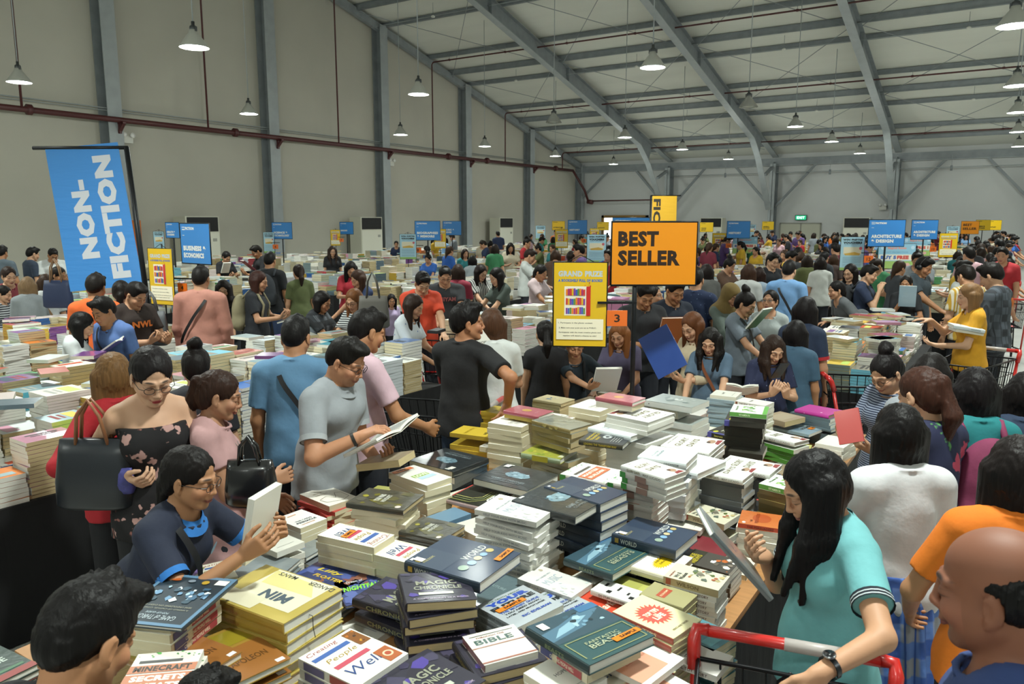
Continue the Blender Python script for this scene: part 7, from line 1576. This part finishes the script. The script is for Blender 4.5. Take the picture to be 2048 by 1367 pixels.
open_book('V1', 'book with a purple cover open before the woman in white at left', 222, 697, -.05, 35, 0, 0, .16, .22, '#3c3a7a')
hold('m3', 'slate', 'slate book held by the curly-haired woman in black', 580, 638, -.1, 15)
hold('J', 'redf', 'red folder held by the woman with the bun and glasses', 1698, 852, -.3, 110, 25, 20, .62)
hold('AI', 'sparkle', 'white book on top of the pile carried by the woman in yellow', 1932, 655, -.12, 8, 0)
hold('AI', 'plain', 'lower white book carried by the woman in yellow', 1932, 662, -.12, 8, 6)
hold('AM', 'photo', 'pale blue book before the smiling woman in black', 1815, 592, -.4, 80, 10)
hold('AF', 'green', 'green book read by the woman with the bun in grey polo', 1518, 636, -.1, 50)
hold('m8', 'plain', 'small white book read by the woman in black near the blue sign', 452, 535, -.1, 60)
hold('m9', 'maroon', 'dark red book held by the man in the black jacket', 496, 530, -.1, 40)
# phone
dep, rz = hdep('AC'); e = empty('smartphone', atd(1560, 742, dep-.34), 0, label='black smartphone in the hands of the girl in navy dots', cat='phone'); e.rotation_euler = (Euler((0, 0, rz)).to_matrix() @ Euler((math.radians(50), 0, .3)).to_matrix()).to_euler()
MB().box((-.038, -.077, 0), (.038, .077, .008), mat('#141416', .2)).build('case', e); MB().box((-.034, -.07, .0081), (.034, .07, .009), mat('#20242c', .1, coat=.5)).build('screen', e)
dep, rz = hdep('c6'); e = empty('wallet', atd(873, 664, dep-.15), rz, label='black wallet in the hands of the woman in blue dots', cat='wallet'); MB().box((-.09, -.05, 0), (.09, .05, .02), mat('#17171a', .5)).box((-.088, -.048, .02), (.088, .05, .026), mat('#202024', .5)).build('body', e)
def purse(c, w, h, d, cm, label, straps=None, sm=None, name='handbag'):
    t = empty(name, c, 0, label=label, cat='bag'); t.rotation_euler = (0, 0, YAW)
    m = MB(); n = 20; rings = []
    for k, (z, sx, sy) in enumerate(((0, .85, .7), (.02, 1, .9), (h*.4, .98, 1), (h*.8, .9, .6), (h, .86, .28))):
        rings.append([(w/2*sx*math.copysign(abs(math.cos(a))**.5, math.cos(a)), d/2*sy*math.copysign(abs(math.sin(a))**.6, math.sin(a)), z) for a in [2*PI*i/n for i in range(n)]])
    vs = [v for r_ in rings for v in r_]; m.add(vs, [(k*n+i, k*n+(i+1) % n, (k+1)*n+(i+1) % n, (k+1)*n+i) for k in range(4) for i in range(n)]+[tuple(range(n))[::-1], tuple(range(4*n, 5*n))], cm, True); m.build('bag_body', t)
    if straps:
        for s in (1, -1):
            P = [(s*w*.0-w*.2, s*d*.15, h-.02), (-w*.16, s*d*.15, h+straps*.6), (-w*.02, s*d*.1, h+straps), (w*.12, s*d*.15, h+straps*.6), (w*.2, s*d*.15, h-.02)]
            MB().tube(P, .008, sm or cm, 6).build('strap', t)
    return t
purse(atd(200, 1012, 3.3), .34, .3, .14, mat('#1d2127', .35), 'black leather tote with tan straps on the red-jacketed woman\'s arm', .17, mat('#8a5a3a', .5), 'tote_bag')
purse(atd(505, 1010, 3.25), .22, .2, .1, mat('#121214', .25, coat=.5), 'shiny black handbag on the arm of the woman in dusty pink', .1)
purse(atd(243, 985, 3.25), .12, .11, .05, mat('#3c3c7c', .5, noise=.4, nscale=30), 'small blue patterned purse held by the woman in floral top', None, None, 'purse')
purse(atd(118, 615, 9.0), .34, .32, .12, mat('#1e2a48', .6), 'navy shoulder bag hanging left of the NON-FICTION banner', .25, mat('#8a6a4a', .5))
purse(atd(308, 690, 7.6), .3, .34, .12, mat('#55585c', .6), 'grey tote bag beside the black flag pole', .2)
purse(atd(748, 655, 7.2), .3, .3, .1, mat('#55524c', .6), 'grey-brown shoulder bag behind the woman in stripes', .22)
# worn small things
def worn(name, side, kind, cm, r=.034, back=.03, parts=1):
    root, J, s, rz, loc = PEOPLE[name]; wv = Vector(J[('wr', side)]); el = Vector(J[('el', side)]); d = (el-wv).normalized()
    m = MB(); m.tube([wv+d*back, wv+d*(back+.016)], r, cm, 16, cap=False); m.tube([wv+d*back, wv+d*(back+.016)], r-.003, cm, 16, cap=False)
    if kind == 'wristwatch':
        up = Vector((0, 0, 1)); up = (up-d*up.dot(d)).normalized(); c = wv+d*(back+.008)+up*(r+.002); m.tube([c, c+up*.007], .018, mat('#9a9ca0', .25, .9), 14); m.tube([c+up*.007, c+up*.0075], .015, mat('#1c1e22', .2), 14)
    m.build(kind, root)
worn('D', -1, 'wristwatch', mat('#3c3e42', .3, .8)); worn('Q', 1, 'bracelet', mat('#18140f', .6)); worn('M', 1, 'bracelet', mat('#b9b9b4', .2, 1)); worn('c8', -1, 'wristwatch', mat('#17171a', .5))
root, J, s, rz, loc = PEOPLE['M']; up = J['up']; m = MB(); m.tube([up((.065, -.0, 1.43)), up((.055, .07, 1.38)), up((.02, .125, 1.29)), up((0, .14, 1.24)), up((-.02, .125, 1.29)), up((-.055, .07, 1.38)), up((-.065, 0, 1.43))], .0025, mat('#c9c9c4', .2, 1), 5); m.box(tuple(up((-.01, .135, 1.205))), tuple(up((.01, .145, 1.24))), mat('#c9c9c4', .2, 1)); m.build('necklace', root)
root, J, s, rz, loc = PEOPLE['AN']; c, H = J['head'], J['H']; m = MB(); T_ = lambda *v: Vector(c+H @ V3(*v))
m.tube([T_(.092*math.sin(a), -.01, .0+.135*math.cos(a)) for a in [math.radians(q) for q in range(-95, 96, 19)]], .008, mat('#141416', .4), 6)
for q in (1, -1): m.tube([T_(q*.075, -.005, -.01), T_(q*.105, -.005, -.01)], .034, mat('#141416', .4), 12)
m.build('headphones', root)
root, J, s, rz, loc = PEOPLE['F']
root, J, s, rz, loc = PEOPLE['L']; up = J['up']; m = MB(); ctr = up((-.075, .128, 1.29)); nv = J['R'] @ V3(-.25, 1, 0); nv = nv/np.linalg.norm(nv); ux = np.cross(nv, V3(0, 0, 1)); ux /= np.linalg.norm(ux); uz = np.cross(ux, nv)
m.add([tuple(ctr+nv*.012+ux*.024*math.cos(2*PI*i/14)+uz*.028*math.sin(2*PI*i/14)) for i in range(14)], [tuple(range(14))], mat('#8fb3cc', .5)); m.build('school_badge', root)
def chest_print(name, txt, c, w, h, y, z):
    root, J, s, rz, loc = PEOPLE[name]; vs, fs, tw, th = text_geo(txt, .05); up = J['up']; m = MB()
    m.add([tuple(up((-x*w/tw, y-abs(x*w/tw)**2*1.6, z+v*h/th))) for x, v in vs], fs, mat(c, .7)); m.build('shirt_print', root)
chest_print('m4', 'NWL', '#d8742a', .22, .06, .150, 1.27); chest_print('c8', 'PHIYAM', '#8a4a4a', .24, .05, .150, 1.27)
# ---------------------------------------------------------------- shopping carts
M_WIRE = mat('#17181b', .4, .6); M_RP = mat('#c2241f', .35, coat=.4); M_WH = mat('#1c1c1e', .6); M_GREY = mat('#9b9c9e', .4)
def make_cart():
    t = empty('shopping_cart'); h = MB(); h.tube([(-.23, 0, 1.0), (.23, 0, 1.0)], .017, M_RP, 12); h.tube([(-.16, 0, 1.0), (.02, 0, 1.0)], .0185, mat('#b0a8a4', .4), 12); hd = h.build('handle', t)
    for s in (-1, 1):
        e = MB(); e.tube([(s*.23, -.005, 1.0), (s*.265, 0, 1.0), (s*.27, .02, .975), (s*.265, .05, .9)], .02, M_RP, 10); e.build('handle_end', hd)
        p = MB(); p.tube([(s*.262, .045, .9), (s*.26, .12, .55), (s*.25, .2, .2)], .013, M_RP, 8); p.build('side_post', t)
    b = MB(); r = .0035
    def rect(z, y0, y1, w0, w1, rr): b.tube([(-w0, y0, z), (w0, y0, z), (w1, y1, z), (-w1, y1, z), (-w0, y0, z)], rr, M_WIRE, 6)
    rect(.93, .04, .80, .255, .2, .008); rect(.55, .1, .70, .225, .16, .007); rect(.8, .06, .765, .245, .187, r); rect(.68, .08, .735, .235, .175, r)
    for i in range(13):
        q = i/12; 
        for s in (-1, 1):
            a = (s*(.255-.055*q), .04+.76*q, .93); c = (s*(.225-.065*q), .1+.6*q, .55); b.tube([a, c], r, M_WIRE, 5)
        b.tube([(-(.225-.065*q), .1+.6*q, .55), (.225-.065*q, .1+.6*q, .55)], r, M_WIRE, 5)
    for i in range(9):
        q = i/8*2-1; b.tube([(q*.2, .80, .93), (q*.16, .70, .55), (q*.225, .1, .55), (q*.255, .04, .93)], r, M_WIRE, 5)
    b.build('basket', t)
    s_ = MB(); s_.tube([(-.2, .05, .9), (-.19, .03, .84), (.19, .03, .84), (.2, .05, .9)], .006, M_WIRE, 6); s_.tube([(-.03, .03, .84), (-.03, .03, .9), (.0, .03, .93), (.03, .03, .9), (.03, .03, .84)], .006, M_WIRE, 6); s_.build('child_seat_rail', t)
    MB().box((-.13, .12, .56), (.13, .3, .565), M_RP).build('seat_flap', t)
    c = MB(); c.tube([(-.25, .2, .2), (-.2, .78, .16), (.2, .78, .16), (.25, .2, .2), (-.25, .2, .2)], .011, M_WIRE, 8); c.tube([(-.18, .7, .55), (-.2, .74, .16)], .01, M_WIRE, 6); c.tube([(.18, .7, .55), (.2, .74, .16)], .01, M_WIRE, 6); ch = c.build('chassis', t)
    for x, y in ((-.24, .22), (.24, .22), (-.19, .76), (.19, .76)):
        w = MB(); w.tube([(x-.012, y, .06), (x+.012, y, .06)], .06, M_WH, 16); w.box((x-.02, y-.015, .06), (x-.014, y+.015, .19), M_GREY); w.box((x+.014, y-.015, .06), (x+.02, y+.015, .19), M_GREY); w.build('wheel', ch)
    return t
cart0 = make_cart(); CK = kids_of(cart0); cn = [0]
def cart(c, rz, label):
    t = cart0 if cn[0] == 0 else copy_tree(cart0, CK); cn[0] += 1
    t.location = (c.x, c.y, 0); t.rotation_euler = (0, 0, rz); tag(t, label=label, cat='shopping cart', group='red handled shopping carts'); return t
a, b = at(1452, 1222, 1.07), at(1728, 1268, 1.07); v = b-a; cart((a+b)/2, math.atan2(v.y, v.x)+PI, 'red-handled wire shopping cart in front of the woman in teal')
a, b = at(1926, 692, 1.0), at(2026, 699, 1.0); v = b-a; cart((a+b)/2, math.atan2(v.y, v.x)+PI-.3, 'shopping cart beside the woman in the yellow top')
cart(at(990, 806, 1.0), YAW-1.9+PI, 'shopping cart behind the young man in black')
cart(at(1640, 742, 1.0), YAW-PI/2-.15, 'shopping cart between the table and the bun-haired woman')
cart(at(836, 660, 1.0), YAW-PI/2-.2, 'shopping cart in front of the woman in blue dots')
cart(at(2016, 598, 1.0), .1, 'upper shopping cart at the right edge beyond the checked shirt')
cart(at(2010, 562, 1.0), PI-.2, 'far shopping cart at the right edge')
# plastic boxes on the second row
for px, py, w, c, lb in ((1140, 580, .4, '#86b8d8', 'blue translucent plastic box on the books behind the man in black'), (1222, 612, .36, '#d08ab0', 'pink translucent plastic box left of the number 3 card')):
    o = at(px, py+8, 1.13); t = empty('storage_box', o, .1, label=lb, cat='box'); m = MB(); pm = mat(c, .2, coat=.5)
    m.box((-w/2, -.13, 0), (w/2, .13, .006), pm)
    for (x0, y0, x1, y1) in ((-w/2, -.13, w/2, -.125), (-w/2, .125, w/2, .13), (-w/2, -.13, -w/2+.005, .13), (w/2-.005, -.13, w/2, .13)): m.box((x0, y0, 0), (x1, y1, .14), pm)
    m.build('tub', t); MB().box((-w/2-.01, -.14, .14), (w/2+.01, .14, .155), mat(c, .25, coat=.4)).build('lid', t)
# ================================================================ plain words in the labels
import re
for o in bpy.data.objects:
    if 'label' in o:
        t = o['label']
        t = re.sub(r"\bschoolgirl\b", 'student', t); t = re.sub(r"\b(young |little |tall )?(woman|man|girl|boy)\b", lambda m: (m.group(1) or '')+'person', t)
        o['label'] = t
